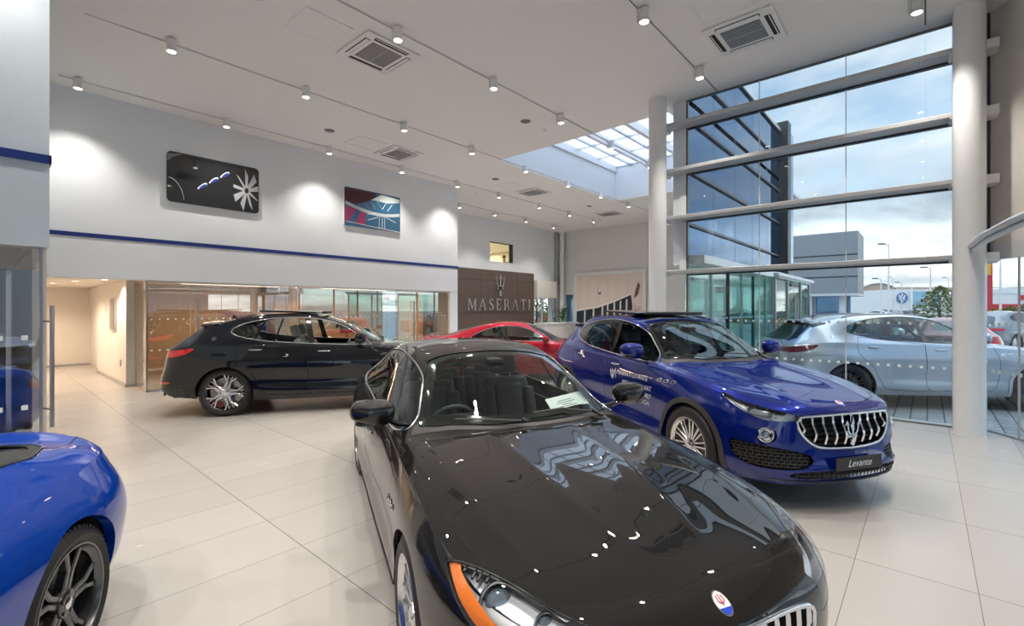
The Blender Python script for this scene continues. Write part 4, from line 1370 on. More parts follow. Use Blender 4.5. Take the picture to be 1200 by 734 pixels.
        for sg in (1, -1):
            i_ = b.emit('side_intake', 'intake', M['cavity'], root, side=sg, off=-.045)
            du = MB()
            for lp in b.loops(b.reg['intake']):
                vs, fs = b.lip(lp, lambda p, n: (-n[0] * .05, -n[1] * .05, -n[2] * .05)); du.add(vs if sg > 0 else mirror_pts(vs), fs)
            du.build('intake_duct', M['black_gloss'], i_)
            ms = MB(); A = np.array([b.P[i] for f in b.reg['intake'] for i in f])
            poly = [(b.sy(.40), .475), (b.sy(.55), .54), (b.sx(.60), .585), (b.sx(.50), .58), (b.sx(.52), .46), (b.sx(.66), .385), (b.sy(.50), .39)]
            def surf(s, z, off):
                i = int(np.clip(np.searchsorted(b.sq, s), 1, len(b.sq) - 1)); row = b.G[i]; col = row[b.ncol_top - 1:]
                k = int(np.argmin(abs(col[:, 2] - z))) + b.ncol_top - 1
                kk = min(max(k, 1), b.nc - 2); a_, c_ = (kk - 1, kk) if row[kk, 2] < z else (kk, kk + 1)
                tz = (row[a_, 2] - z) / max(1e-6, row[a_, 2] - row[c_, 2]); q = Vector(row[a_]) * (1 - tz) + Vector(row[c_]) * tz
                n = Vector(b.N[i * b.nc + kk]); q = q - n * off
                return (q.x, sg * q.y, q.z)
            s0, s1 = b.sy(.40), b.sx(.50)
            def inside(s, z): return sd_poly(np.array([[s, z]]), smooth_poly(poly, 5))[0] < -.004
            for z in np.arange(.40, .59, .027):
                pts = [surf(s, z, .022) for s in np.linspace(s0, s1, 40) if inside(s, z)]
                if len(pts) > 2: ms.tube(pts, .0042, 5)
            for kx, s in enumerate(np.linspace(s0, s1, 15)):
                zz = [z for z in np.linspace(.38, .59, 24) if inside(s, z)]
                if len(zz) > 2: ms.tube([surf(s + .012 * math.sin(z * 110), z, .022) for z in zz], .0042, 5)
            ms.build('intake_mesh', M['dark_plastic'], i_)
            h = empty('headlamp', parent=root); hf = b.reg['headlamp']
            b.emit('lamp_bowl', hf, M['lampbowl'], h, side=sg, off=-.05)
            duct = MB()
            for lp in b.loops(hf):
                vs, fs = b.lip(lp, lambda p, n: (-n[0] * .051, -n[1] * .051, -n[2] * .051)); duct.add(vs if sg > 0 else mirror_pts(vs), fs)
            duct.build('lamp_wall', M['lampwall'], h, smooth=50)
            def sfun(pts, w):
                def f(A, S):
                    Q = np.stack([S, A[:, 2]], 1); d = np.full(len(Q), 9.)
                    for i in range(len(pts) - 1): d = np.minimum(d, sd_seg(Q, pts[i], pts[i + 1]) - w)
                    return d
                return f
            ins, rest = b.split(hf, sfun([(b.sy(.54), .795), (b.sx(.74), .792), (b.sx(.62), .830), (b.sx(.48), .897)], .006))
            b.emit('light_blade', ins, M['reflector'], h, side=sg, off=-.014)
            ins2, rest = b.split(rest, sfun([(b.sx(.74), .835), (b.sx(.60), .862)], .026))
            b.emit('lamp_reflector', ins2, M['reflector'], h, side=sg, off=-.035)
            for (px, pz, rr) in ((.635, .855, .034), (.765, .828, .026)):
                n_ = b.sx(px); q = surf(n_, pz, .036); q = (q[0], q[1], q[2]); projector(h, q, (1, sg * .3, .15), rr)
            b.emit('lamp_cover', hf, M['lens'], h, side=sg, off=-.001)
            # round driving lamp in its blue nacelle
            q = surf(b.sx(.735), .660, .0)
            f = empty('driving_lamp', parent=root)
            b.emit('lamp_bowl', 'nacelle', pm, f, side=sg, off=-.038)
            n_ = Vector((.80, sg * .58, .06)).normalized()
            c = Vector(q) - n_ * .016
            rim = MB(); qq = Vector((1, 0, 0)).rotation_difference(n_).to_matrix().to_4x4(); Mx = Matrix.Translation(c) @ qq
            rim.lathe([(.062, -.03), (.064, .020), (.056, .026), (.050, .016), (.046, -.02)], 'x', 32, M=Mx); rim.build('lamp_ring', M['chrome'], f, smooth=40)
            bo = MB(); bo.lathe([(.050, .012), (.032, .0), (.028, -.01), (0, -.012)], 'x', 28, M=Mx); bo.build('lamp_reflector', M['reflector'], f, smooth=20)
            le = MB(); le.sphere((0, 0, 0), .024, 18, (.6, 1, 1), M=Mx); le.build('lamp_lens', M['lens_ball'], f, smooth=60)
            b.emit('tail_lamp', 'taillamp', M['smoke_red'] if opt.get('dark_lamps') else M['red_lens'], root, side=sg, off=.006)
            b.emit('rear_reflector', 'reflector', M['red_lens'], root, side=sg, off=.003)
            ex = MB()
            for dy in (.50, .61):
                ex.lathe([(.045, -.06), (.047, .05), (.041, .055), (.039, -.04)], 'x', 24, c=(-4.03, sg * dy, .36))
            ex.build('exhaust_pipe', M['chrome'], root, smooth=40)
        for sg in (1, -1): tube_loops(b, b.reg['headlamp'], .003, 'lamp_seal', M['black_plastic'], root, off=-.003, side=sg)
        b.emit('rear_diffuser', 'diffuser', M['dark_plastic'], root, off=.004)
        oval_badge(root, b, .835, 0, M['chrome'], (.046, .030))
        side_ports(root, b, -.27, .965, dx=.125, w=.095, h=.026)
        saetta(root, b, -3.20, 1.25, .055)
        # roof rails, spoiler, aerial
        sp_ = MB()
        v = []
        for y in np.linspace(-.62, .62, 25):
            e = (abs(y) / .62) ** 2
            v.append((-3.38 + .05 * e, y, 1.545 - .055 * e)); 
        vs = []; fs = []
        for (x, y, z) in v: vs += [(x + .12, y, z + .004), (x - .10, y, z - .008), (x - .135, y, z - .026), (x - .10, y, z - .045), (x + .02, y, z - .04)]
        for k in range(len(v) - 1):
            for m in range(5): fs.append((k * 5 + m, k * 5 + (m + 1) % 5, (k + 1) * 5 + (m + 1) % 5, (k + 1) * 5 + m))
        fs += [tuple(range(5)), tuple(range(len(vs) - 5, len(vs)))]
        sp_.add(vs, fs); sp_.build('roof_spoiler', opt.get('spoiler_mat', pm), root, smooth=30)
        fin = MB(); fin.add([(-3.02, -.018, 1.592), (-3.02, .018, 1.592), (-3.17, .018, 1.565), (-3.17, -.018, 1.565), (-3.15, 0, 1.635), (-3.09, 0, 1.60)], [(0, 1, 5), (1, 2, 4, 5), (2, 3, 4), (3, 0, 5, 4), (0, 3, 2, 1)]); fin.build('roof_aerial', M['black_gloss'], root)
        sr_ = b.emit('sunroof', 'sunroof', M['black_gloss'], root, off=.001)
        if opt.get('open_roof'):
            pn = MB(); Mx = Matrix.Translation((-2.12, 0, 1.685)) @ Matrix.Rotation(.035, 4, 'Y')
            pn.rbox(-.50, .42, -.47, .47, -.010, .022, .012, 2, M=Mx); pn.build('sliding_roof_panel', M['black_gloss'], root, smooth=40)
            dfl = MB(); dfl.rbox(-1.60, -1.52, -.44, .44, 1.66, 1.70, .012, 2); dfl.build('roof_wind_deflector', M['black_plastic'], root, smooth=40)
        for sg in (1, -1):
            rl = MB()
            pts = []
            for x in np.linspace(-1.55, -2.95, 24):
                p, n = b.hit_top(x, .585); pts.append((x, sg * .60, p.z + (.012 if -2.9 < x < -1.55 else .0)))
            rl.tube(pts, .010, 8, flat=.7); rl.build('roof_rail', opt.get('rail_mat', M['black_gloss']), root, smooth=60)
        if opt.get('front_plate'):
            licence(root, 1.012, .432, txt='Levante', mat=M['plate'], tmat=M['white_print'], shear=.35, size=.085)
        if opt.get('rear_plate') is not None:
            licence(root, -4.095, .68, txt=None, rear=True)
    sp['extras'] = extras
    return sp

# ================================================================== COUPE
def gt_spec():
    L = lambda *a: list(a)
    plan = [
        (.90, 0, .66, L((.010, .61), (.018, .52), (.020, .42), (.025, .33), (.040, .23), (-.02, .15))),
        (.87, .32, .665, L((.010, .61), (.018, .52), (.020, .42), (.025, .33), (.040, .23), (-.02, .15))),
        (.76, .60, .69, L((.020, .64), (.040, .55), (.050, .44), (.050, .34), (.045, .23), (-.02, .15))),
        (.50, .775, .745, L((.040, .69), (.065, .59), (.075, .47), (.070, .36), (.055, .25), (.00, .15))),
        (0, .845, .815, L((.045, .75), (.085, .64), (.100, .51), (.095, .38), (.070, .26), (.02, .15))),
        (-.45, .850, .840, L((.040, .77), (.065, .66), (.060, .53), (.050, .39), (.055, .26), (.01, .15))),
        (-1.1, .862, .860, L((.028, .78), (.045, .67), (.030, .53), (.020, .39), (.055, .26), (.01, .15))),
        (-1.8, .870, .875, L((.028, .79), (.050, .68), (.040, .54), (.030, .40), (.055, .26), (.01, .15))),
        (-2.35, .865, .895, L((.045, .81), (.085, .69), (.085, .55), (.075, .41), (.065, .27), (.01, .16))),
        (-2.95, .835, .905, L((.060, .82), (.115, .70), (.125, .56), (.115, .42), (.075, .28), (.02, .17))),
        (-3.46, .785, .900, L((.050, .82), (.105, .72), (.125, .58), (.110, .44), (.075, .30), (.01, .20))),
        (-3.80, .60, .895, L((.020, .82), (.055, .72), (.095, .59), (.095, .46), (.070, .32), (.00, .23))),
        (-3.925, .32, .905, L((.008, .83), (.020, .74), (.060, .60), (.070, .47), (.050, .33), (.00, .23))),
        (-3.955, 0, .907, L((.008, .83), (.020, .74), (.060, .60), (.070, .47), (.050, .33), (.00, .23))),
    ]
    top = [
        (.902, .66, [(.30, .99), (.62, .88), (.80, .62), (.93, .3)]),
        (.80, .715, [(.30, .99), (.62, .95), (.80, .80), (.93, .4)]),
        (.50, .775, [(.30, .96), (.62, 1.0), (.80, 1.0), (.93, .6)]),
        (.10, .835, [(.30, .92), (.62, .98), (.80, 1.05), (.93, .7)]),
        (-.25, .880, [(.30, .94), (.62, .92), (.80, .90), (.93, .6)]),
        (-.50, .905, [(.30, .95), (.62, .90), (.80, .78), (.93, .48)]),
        (-.58, .940, [(.30, .96), (.62, .84), (.80, .58), (.93, .34)]),
        (-.85, 1.095, [(.30, .985), (.62, .88), (.76, .64), (.90, .27)]),
        (-1.10, 1.225, [(.30, .99), (.60, .91), (.73, .70), (.89, .28)]),
        (-1.30, 1.300, [(.30, .99), (.57, .92), (.69, .75), (.88, .30)]),
        (-1.60, 1.345, [(.30, .99), (.56, .93), (.68, .78), (.88, .31)]),
        (-1.95, 1.340, [(.30, .99), (.56, .93), (.68, .78), (.88, .31)]),
        (-2.30, 1.292, [(.30, .99), (.55, .92), (.67, .76), (.87, .31)]),
        (-2.65, 1.222, [(.30, .985), (.55, .90), (.67, .72), (.86, .36)]),
        (-3.00, 1.130, [(.30, .98), (.58, .86), (.72, .66), (.88, .40)]),
        (-3.25, 1.045, [(.30, .98), (.62, .86), (.76, .66), (.90, .40)]),
        (-3.45, 1.000, [(.30, .98), (.62, .88), (.80, .68), (.93, .38)]),
        (-3.62, .985, [(.30, .98), (.62, .88), (.80, .66), (.93, .36)]),
        (-3.88, .972, [(.30, .98), (.62, .86), (.80, .62), (.93, .30)]),
        (-3.957, .907, [(.30, .98), (.62, .86), (.80, .60), (.93, .27)]),
    ]
    sp = dict(plan=plan, top=top, t_top=[0, .30, .58, .74, .89, 1.0], t_band=[0, .09, .21, .35, .50, .64, .75], breaks=[-.50],
              wb=2.942, R=.345, arch=.395, hw=.955, tw=.26, rim_r=.262, rim='y5', belt=.87, zb=.15, fo=.90, ro=.90)
    sp['windshield'] = [(-.565, 0), (-.585, .30), (-.66, .60), (-.72, .69), (-.80, .680), (-1.04, .605), (-1.23, .515), (-1.29, .38), (-1.31, 0)]
    sp['rear_window'] = [(-2.42, 0), (-2.42, .38), (-2.48, .46), (-3.10, .545), (-3.30, .55), (-3.38, .50), (-3.41, .35), (-3.42, 0)]
    sp['dlo'] = [(-.78, .90), (-.98, 1.035), (-1.22, 1.160), (-1.50, 1.235), (-1.85, 1.245), (-2.20, 1.180), (-2.48, 1.065), (-2.60, .985), (-2.50, .945), (-2.0, .925), (-1.4, .910)]
    sp['dlo_corner'] = (0,)
    sp['pillars'] = [(-1.93, .92, -1.93, 1.26, .02)]
    sp['hood'] = [(.80, 0), (.77, .32), (.66, .52), (.40, .66), (0, .74), (-.35, .77), (-.58, .765), (-.60, .74), (-.56, .60), (-.505, .30), (-.495, 0)]
    sp['cowl'] = [(-.485, 0), (-.50, .30), (-.56, .60), (-.60, .76), (-.74, .72), (-.8, .3), (-.8, 0)]
    sp['boot'] = [(-3.44, 0), (-3.43, .30), (-3.40, .53), (-3.37, .605), (-3.58, .59), (-3.78, .53), (-3.93, .47), (-4.0, .44), (-4.02, 0)]
    sp['doors'] = [[(-.52, .87), (-.47, .70), (-.50, .48), (-.62, .28), (-.9, .235), (-1.7, .235), (-2.02, .27), (-2.10, .50), (-2.10, .70), (-2.06, .90)]]
    sp['seams'] = [[(-3.64, .945), (-3.52, .90), (-3.36, .83), (-3.26, .74)]]
    sp['handles'] = [(0, -1.88, .755)]
    sp['mirror'] = (-.85, .97, .965)
    sp['mirror_sc'] = (.085, .11, .07)
    sp['frit'] = .05
    sp['cabin'] = dict(dash=-.78, dash_z=.86, hw=.70, floor=.22, seat=-1.75, rear=-2.38, shelf=.86, belt=.86, mirror=(-1.30, 1.16), rear_seats=())
    def features(b):
        F = []
        nose = lambda A, S, N, C: (A[:, 0] > .5) & (C >= b.ncol_top - 4)
        hl = smooth_poly([(b.sy(.56), .60), (b.sy(.60), .68), (b.sx(.55), .735), (b.sx(.34), .775), (b.sx(.33), .745), (b.sx(.50), .66)], 6)
        F.append(('headlamp', girth_f(hl), lambda A, S, N, C: (A[:, 0] > .2) & (A[:, 1] > .35)))
        gr = smooth_poly(half_poly_f([(0, .60), (.25, .59), (.44, .55), (.47, .48), (.38, .39), (.2, .34), (0, .33)]), 5)
        F.append(('grille_opening', front_f(gr), nose))
        tl = smooth_poly([(b.sr(.50), .80), (b.sr(.62), .835), (b.sx(-3.66), .850), (b.sx(-3.56), .83), (b.sx(-3.62), .76), (b.sr(.62), .70), (b.sr(.50), .72)], 5)
        F.append(('taillamp', girth_f(tl), lambda A, S, N, C: (A[:, 0] < -3.3) & (C >= b.ncol_top - 4)))
        return F
    sp['features'] = features
    def extras(b, root, pm, opt):
        fx = front_x(b)
        g = empty('grille', parent=root)
        b.emit('grille_recess', 'grille_opening', M['cavity'], g, off=-.07)
        tube_loops(b, b.reg['grille_opening'], .009, 'grille_frame', M['chrome'], g, off=.002, n=8)
        zt = lambda y: float(np.interp(abs(y), [0, .25, .44, .47], [.595, .585, .54, .49]))
        zb = lambda y: float(np.interp(abs(y), [0, .2, .38, .46], [.335, .345, .395, .47]))
        poly_slats(b, None, g, M['black_gloss'], 11, -.40, .40, zb, zt, .02, w=.016, xf=fx)
        t = MB(); trident(t, .22, M=Matrix.Translation((fx(0, .46) + .006, 0, .465)), d=.015); t.build('grille_trident', M['chrome'], g)
        for sg in (1, -1):
            h = empty('headlamp', parent=root); hf = b.reg['headlamp']
            b.emit('lamp_bowl', hf, M['lampbowl'], h, side=sg, off=-.045)
            b.emit('lamp_cover', hf, M['lens'], h, side=sg, off=-.001)
            tl_ = b.emit('tail_lamp', 'taillamp', M['smoke_red'], root, side=sg, off=.001)
            ex = MB(); ex.lathe([(.050, -.06), (.052, .05), (.045, .055), (.043, -.04)], 'x', 24, c=(-3.94, sg * .42, .26)); ex.build('exhaust_pipe', M['chrome'], root, smooth=40)
        oval_badge(root, b, .82, 0, M['chrome'], (.046, .030))
        side_ports(root, b, -.42, .66, dx=.085, w=.066, h=.026)
        if not opt.get('soft_top'): saetta(root, b, -2.78, .975)
        fin = MB(); fin.add([(-2.05, -.014, 1.318), (-2.05, .014, 1.318), (-2.15, .014, 1.30), (-2.15, -.014, 1.30), (-2.15, 0, 1.352)], [(0, 1, 4), (1, 2, 4), (2, 3, 4), (3, 0, 4), (0, 3, 2, 1)]); fin.build('roof_aerial', pm, root)
    sp['extras'] = extras
    return sp
SPOT_W = 100
# ================================================================== ROOM
CZ = 5.85; HZ = 2.32; YL = 12.03; YB = 15.1; XF_ = 21.2; XG = 9.33; YG = 3.62

def tile_mat():
    m, nt, out = newmat('porcelain_floor_tiles')
    N = nt.nodes; Lk = nt.links
    b = N.new('ShaderNodeBsdfPrincipled'); Lk.new(b.outputs[0], out.inputs[0])
    tc = N.new('ShaderNodeTexCoord'); sep = N.new('ShaderNodeSeparateXYZ'); Lk.new(tc.outputs['Object'], sep.inputs[0])
    def line(sock, off, per, w):
        a = N.new('ShaderNodeMath'); a.operation = 'SUBTRACT'; Lk.new(sock, a.inputs[0]); a.inputs[1].default_value = off
        d = N.new('ShaderNodeMath'); d.operation = 'DIVIDE'; Lk.new(a.outputs[0], d.inputs[0]); d.inputs[1].default_value = per
        f = N.new('ShaderNodeMath'); f.operation = 'FRACT'; Lk.new(d.outputs[0], f.inputs[0])
        c = N.new('ShaderNodeMath'); c.operation = 'LESS_THAN'; Lk.new(f.outputs[0], c.inputs[0]); c.inputs[1].default_value = w / per
        fl = N.new('ShaderNodeMath'); fl.operation = 'FLOOR'; Lk.new(d.outputs[0], fl.inputs[0])
        return c.outputs[0], fl.outputs[0]
    lx, ix = line(sep.outputs[0], 1.56, 1.215, .0055); ly, iy = line(sep.outputs[1], 2.80, .607, .0035)
    mx = N.new('ShaderNodeMath'); mx.operation = 'MAXIMUM'; Lk.new(lx, mx.inputs[0]); Lk.new(ly, mx.inputs[1])
    cm = N.new('ShaderNodeCombineXYZ'); Lk.new(ix, cm.inputs[0]); Lk.new(iy, cm.inputs[1])
    wn = N.new('ShaderNodeTexWhiteNoise'); Lk.new(cm.outputs[0], wn.inputs['Vector'])
    nz = N.new('ShaderNodeTexNoise'); nz.inputs['Scale'].default_value = 1.3; nz.inputs['Detail'].default_value = 6; Lk.new(tc.outputs['Object'], nz.inputs['Vector'])
    r1 = N.new('ShaderNodeMapRange'); r1.inputs[3].default_value = .97; r1.inputs[4].default_value = 1.03; Lk.new(wn.outputs['Value'], r1.inputs[0])
    r2 = N.new('ShaderNodeMapRange'); r2.inputs[3].default_value = .95; r2.inputs[4].default_value = 1.05; Lk.new(nz.outputs['Fac'], r2.inputs[0])
    mu = N.new('ShaderNodeMath'); mu.operation = 'MULTIPLY'; Lk.new(r1.outputs[0], mu.inputs[0]); Lk.new(r2.outputs[0], mu.inputs[1])
    vm = N.new('ShaderNodeVectorMath'); vm.operation = 'SCALE'; vm.inputs[0].default_value = (.435, .413, .388); Lk.new(mu.outputs[0], vm.inputs['Scale'])
    mixc = N.new('ShaderNodeMix'); mixc.data_type = 'RGBA'; Lk.new(mx.outputs[0], mixc.inputs[0]); Lk.new(vm.outputs[0], mixc.inputs[6]); mixc.inputs[7].default_value = (.13, .12, .11, 1)
    Lk.new(mixc.outputs[2], b.inputs['Base Color'])
    rr = N.new('ShaderNodeMapRange'); rr.inputs[3].default_value = .22; rr.inputs[4].default_value = .30; Lk.new(nz.outputs['Fac'], rr.inputs[0]); Lk.new(rr.outputs[0], b.inputs['Roughness'])
    b.inputs['Specular IOR Level'].default_value = .45
    return m

def cobble_mat():
    m, nt, out = newmat('grey_block_paving')
    N = nt.nodes; Lk = nt.links
    b = N.new('ShaderNodeBsdfPrincipled'); Lk.new(b.outputs[0], out.inputs[0]); b.inputs['Roughness'].default_value = .75
    tc = N.new('ShaderNodeTexCoord')
    br = N.new('ShaderNodeTexBrick'); br.inputs['Scale'].default_value = 2.2; br.inputs['Mortar Size'].default_value = .025
    br.inputs['Brick Width'].default_value = .5; br.inputs['Row Height'].default_value = .45
    br.inputs['Color1'].default_value = (.22, .24, .25, 1); br.inputs['Color2'].default_value = (.33, .35, .36, 1); br.inputs['Mortar'].default_value = (.06, .065, .07, 1)
    Lk.new(tc.outputs['Object'], br.inputs['Vector']); Lk.new(br.outputs['Color'], b.inputs['Base Color'])
    return m

def panel_mat(name, col, bx, bz, w=.012):
    """flat cladding with fine grain"""
    return pbr(name, col, .5, noise=(3., .08))

M['floor'] = tile_mat()
M['cobble'] = cobble_mat()
M['wall'] = pbr('white_plaster', (.80, .835, .875), .75, noise=(1.2, .012), bump=(90, .03))
M['ceil'] = pbr('ceiling_plaster', (.84, .83, .82), .85, noise=(1., .012))
M['soff'] = pbr('corridor_ceiling', (.76, .71, .65), .8)
M['warmwall'] = pbr('cream_wall', (.82, .77, .71), .7)
M['tanwall'] = pbr('tan_wall', (.50, .37, .25), .7, noise=(2., .06))
M['blue'] = pbr('navy_stripe', (.012, .035, .20), .35)
M['alu'] = pbr('aluminium_white', (.72, .73, .74), .35, .2)
M['steel'] = pbr('brushed_steel', (.50, .51, .53), .3, 1.0, noise=(60, .1))
M['darkmetal'] = pbr('dark_frame_metal', (.05, .055, .06), .4, .5)
M['transom'] = pbr('transom_grey_aluminium', (.50, .51, .52), .4, .3)
M['bronze'] = pbr('grey_bronze_frame', (.16, .15, .14), .45, .3)
M['white_metal'] = pbr('white_enamel', (.80, .80, .79), .35)
M['colpaint'] = pbr('column_white_gloss', (.78, .79, .80), .22)
M['glass'] = glassmat('window_glass', (.93, .97, .97), 1.45)
M['teal'] = glassmat('green_edge_glass', (.80, .95, .94), 1.5)
def opalmat():
    m, nt, out = newmat('opal_rooflight_glass')
    t = nt.nodes.new('ShaderNodeBsdfTranslucent'); t.inputs[0].default_value = (.97, .98, 1, 1)
    q = nt.nodes.new('ShaderNodeBsdfTransparent'); q.inputs[0].default_value = (.95, .97, .98, 1)
    mx = nt.nodes.new('ShaderNodeMixShader'); mx.inputs[0].default_value = .35
    nt.links.new(t.outputs[0], mx.inputs[1]); nt.links.new(q.outputs[0], mx.inputs[2]); nt.links.new(mx.outputs[0], out.inputs[0])
    return m
M['opal'] = opalmat()
M['part'] = glassmat('partition_glass', (.90, .88, .85), 1.5, mirror=.22)
M['facade'] = pbr('blue_reflective_glazing', (.022, .12, .27), .04, .75)
M['facade2'] = pbr('pale_reflective_glazing', (.18, .34, .50), .06, .6)
M['frit'] = pbr('white_dots', (.85, .88, .88), .5)
M['brown'] = pbr('taupe_panel', (.105, .078, .066), .45, noise=(8., .06))
M['grille_grey'] = pbr('vent_grey', (.16, .16, .16), .6)
M['vent_slot'] = pbr('vent_slot', (.02, .02, .02), .8)
M['lamp_on'] = emit('lamp_lens_lit', (1, .90, .74), 14)
M['strip_on'] = emit('strip_light_lit', (1, .92, .80), 3.2)
M['wood'] = pbr('oak_veneer', (.55, .33, .16), .5, noise=(14., .2))
M['cladding_grey'] = pbr('grey_cladding', (.30, .32, .34), .5, .2)
M['asphalt'] = pbr('asphalt', (.24, .25, .26), .9, noise=(3., .15))

def smb(name, mat, *boxes, kind=True, parent=None):
    mb = MB()
    for bx in boxes: mb.box(*bx)
    o = mb.build(name, mat, parent)
    if kind: structure(o)
    return o

def room():
    # floor: main hall plus the wing beyond the curtain wall
    mb = MB()
    mb.box(-6.3, XG, -3.2, YG, -.12, 0); mb.box(-6.3, XF_, YG, 19.6, -.12, 0)
    structure(mb.build('floor', M['floor']))
    # ceiling with the rooflight opening
    sx0, sx1, sy0, sy1 = 9.62, 16.2, 3.80, 8.98
    c = MB()
    c.box(-6.3, sx0, -3.2, 15.4, CZ, CZ + .12) if False else None
    c.box(-6.3, XG + .02, -3.2, 15.4, CZ, CZ + .12)
    c.box(XG + .02, sx0, YG, 15.4, CZ, CZ + .12)
    c.box(sx0, sx1, YG, sy0, CZ, CZ + .12); c.box(sx0, sx1, sy1, 15.4, CZ, CZ + .12)
    c.box(sx1, XF_ + .2, YG, 15.4, CZ, CZ + .12)
    structure(c.build('ceiling', M['ceil']))
    s = MB(); zt = 7.15
    s.box(sx0 - .12, sx0, sy0 - .12, sy1 + .12, CZ + .121, zt); s.box(sx1, sx1 + .12, sy0 - .12, sy1 + .12, CZ + .121, zt)
    s.box(sx0, sx1, sy0 - .12, sy0, CZ + .121, zt); s.box(sx0, sx1, sy1, sy1 + .12, CZ + .121, zt)
    structure(s.build('ceiling_shaft', M['wall']))
    # rooflight: beams and purlins with clear panes
    r = tag(empty('rooflight', ((sx0 + sx1) / 2, (sy0 + sy1) / 2, zt)), 'white-framed glass rooflight set in a deep square ceiling opening', 'skylight')
    def rel(x): return max(sx0 + .01, min(sx1 - .01, x)) - (sx0 + sx1) / 2
    def rely(y): return max(sy0 + .01, min(sy1 - .01, y)) - (sy0 + sy1) / 2
    ny = 4
    for k in range(ny + 1):
        y = sy0 + (sy1 - sy0) * k / ny; f = MB(); f.box(rel(sx0), rel(sx1), rely(y) - .06, rely(y) + .06, -.22, .02); f.build('rafter', M['alu'], r)
    for k in range(1, ny * 2, 2):
        y = sy0 + (sy1 - sy0) * k / ny / 2; f = MB(); f.box(rel(sx0), rel(sx1), rely(y) - .035, rely(y) + .035, -.06, .02); f.build('glazing_bar', M['satin'], r)
    for k in range(6):
        x = sx0 + (sx1 - sx0) * (k + .0) / 5; f = MB(); f.box(rel(x) - .022, rel(x) + .022, rely(sy0), rely(sy1), -.03, .025); f.build('cross_bar', M['satin'], r)
    f = MB(); f.box(rel(sx0), rel(sx1), rely(sy0), rely(sy1), .03, .04); f.build('glass_pane', M['opal'], r)
    # walls
    smb('wall_left', M['wall'], (.50, 10.86, YL, YL + .28, HZ, CZ), (10.52, 10.86, YL, YL + .28, 0, HZ - .0005), (10.58, 10.86, YL + .2801, YB, 0, CZ), (.46, .4995, YL, YL + .28, 0, CZ))
    smb('wall_back', M['wall'], (10.86, 15.61, YB, YB + .25, 0, CZ), (15.61, 17.22, YB, YB + .25, 0, 3.92), (15.61, 17.22, YB, YB + .25, 4.82, CZ), (17.22, 18.9, YB, YB + .25, 0, CZ), (18.9, 20.35, YB, YB + .25, 2.27, CZ), (18.9, 20.35, YB, YB + .25, 0, .75), (20.35, XF_, YB, YB + .25, 0, CZ))
    smb('wall_far', pbr('far_wall_plaster', (.74, .73, .70), .75), (XF_, XF_ + .25, 7.7, 14.2, 0, CZ), (XF_, XF_ + .25, 14.2, 14.86, 2.55, CZ), (XF_, XF_ + .25, 14.86, YB + .25, 0, CZ))
    smb('wall_wing', M['wall'], (XG + .0, 18.7, YG + .101, YG + .24, 2.6, CZ - .001), (XG - .03, XG + .08, YG - .03, YG + .101, 2.5, CZ - .001))
    dg = MB(); dg.prism([(18.7, 3.8), (18.85, 3.72), (21.35, 7.7), (21.2, 7.8)], 0, CZ, 'xy'); structure(dg.build('wall_diagonal', M['wall']))
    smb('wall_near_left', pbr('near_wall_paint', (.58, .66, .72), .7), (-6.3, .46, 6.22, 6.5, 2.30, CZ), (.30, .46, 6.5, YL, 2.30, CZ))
    smb('wall_west', M['wall'], (-6.5, -6.3, -3.2, 16, 0, CZ))
    # front elevation behind the camera: shopfront below, wall above
    smb('wall_front', M['wall'], (-6.3, 3.6, -3.2, -2.95, 2.62, CZ))
    fw = tag(empty('front_glazing', (-1.3, -3.08, 0)), None, None); fw['kind'] = 'structure'; fw.name = 'window_3'
    g = MB()
    for k in range(6): g.box(-5.0 + k * 1.65, -5.0 + k * 1.65 + 1.62, -.01, .01, .02, 2.62)
    structure(g.build('window_glass', M['glass'], fw))
    g = MB()
    for k in range(7): g.box(-5.02 + k * 1.65 - .02, -5.02 + k * 1.65 + .02, -.05, .05, 0, 2.62)
    g.build('window_mullion', M['alu'], fw)
    # curved corner: fascia above, curved glass below
    pts = []
    P0 = [(9.40, -.62), (8.83, -1.02), (8.0, -1.45), (7.0, -1.85), (5.8, -2.25), (4.6, -2.65), (3.6, -3.05)]
    cs = nspline(range(len(P0)), P0)
    curve = [tuple(v) for v in cs(np.linspace(0, len(P0) - 1, 43))]
    w = MB()
    def ribbon(mb, cv, z0, z1, t):
        vs = []; fs = []
        n = len(cv)
        for k, (x, y) in enumerate(cv):
            a = cv[max(0, k - 1)]; c = cv[min(n - 1, k + 1)]; d = Vector((c[0] - a[0], c[1] - a[1])).normalized(); nn = Vector((-d.y, d.x))
            q = (x - nn.x * t, y - nn.y * t)
            vs += [(x, y, z0), (x, y, z1), (q[0], q[1], z1), (q[0], q[1], z0)]
        for k in range(n - 1):
            for m in range(4): fs.append((4 * k + m, 4 * k + (m + 1) % 4, 4 * k + 4 + (m + 1) % 4, 4 * k + 4 + m))
        fs += [(0, 1, 2, 3), tuple(4 * (n - 1) + m for m in (3, 2, 1, 0))]
        mb.add(vs, fs)
    ribbon(w, curve, 2.62, CZ, -.22)
    structure(w.build('wall_right', pbr('warm_white_wall', (.72, .68, .63), .7), smooth=30))
    w = MB(); ribbon(w, curve, 2.40, 2.62, -.10); structure(w.build('trim_1', M['alu'], smooth=30))
    cg = empty('window_2'); structure(cg)
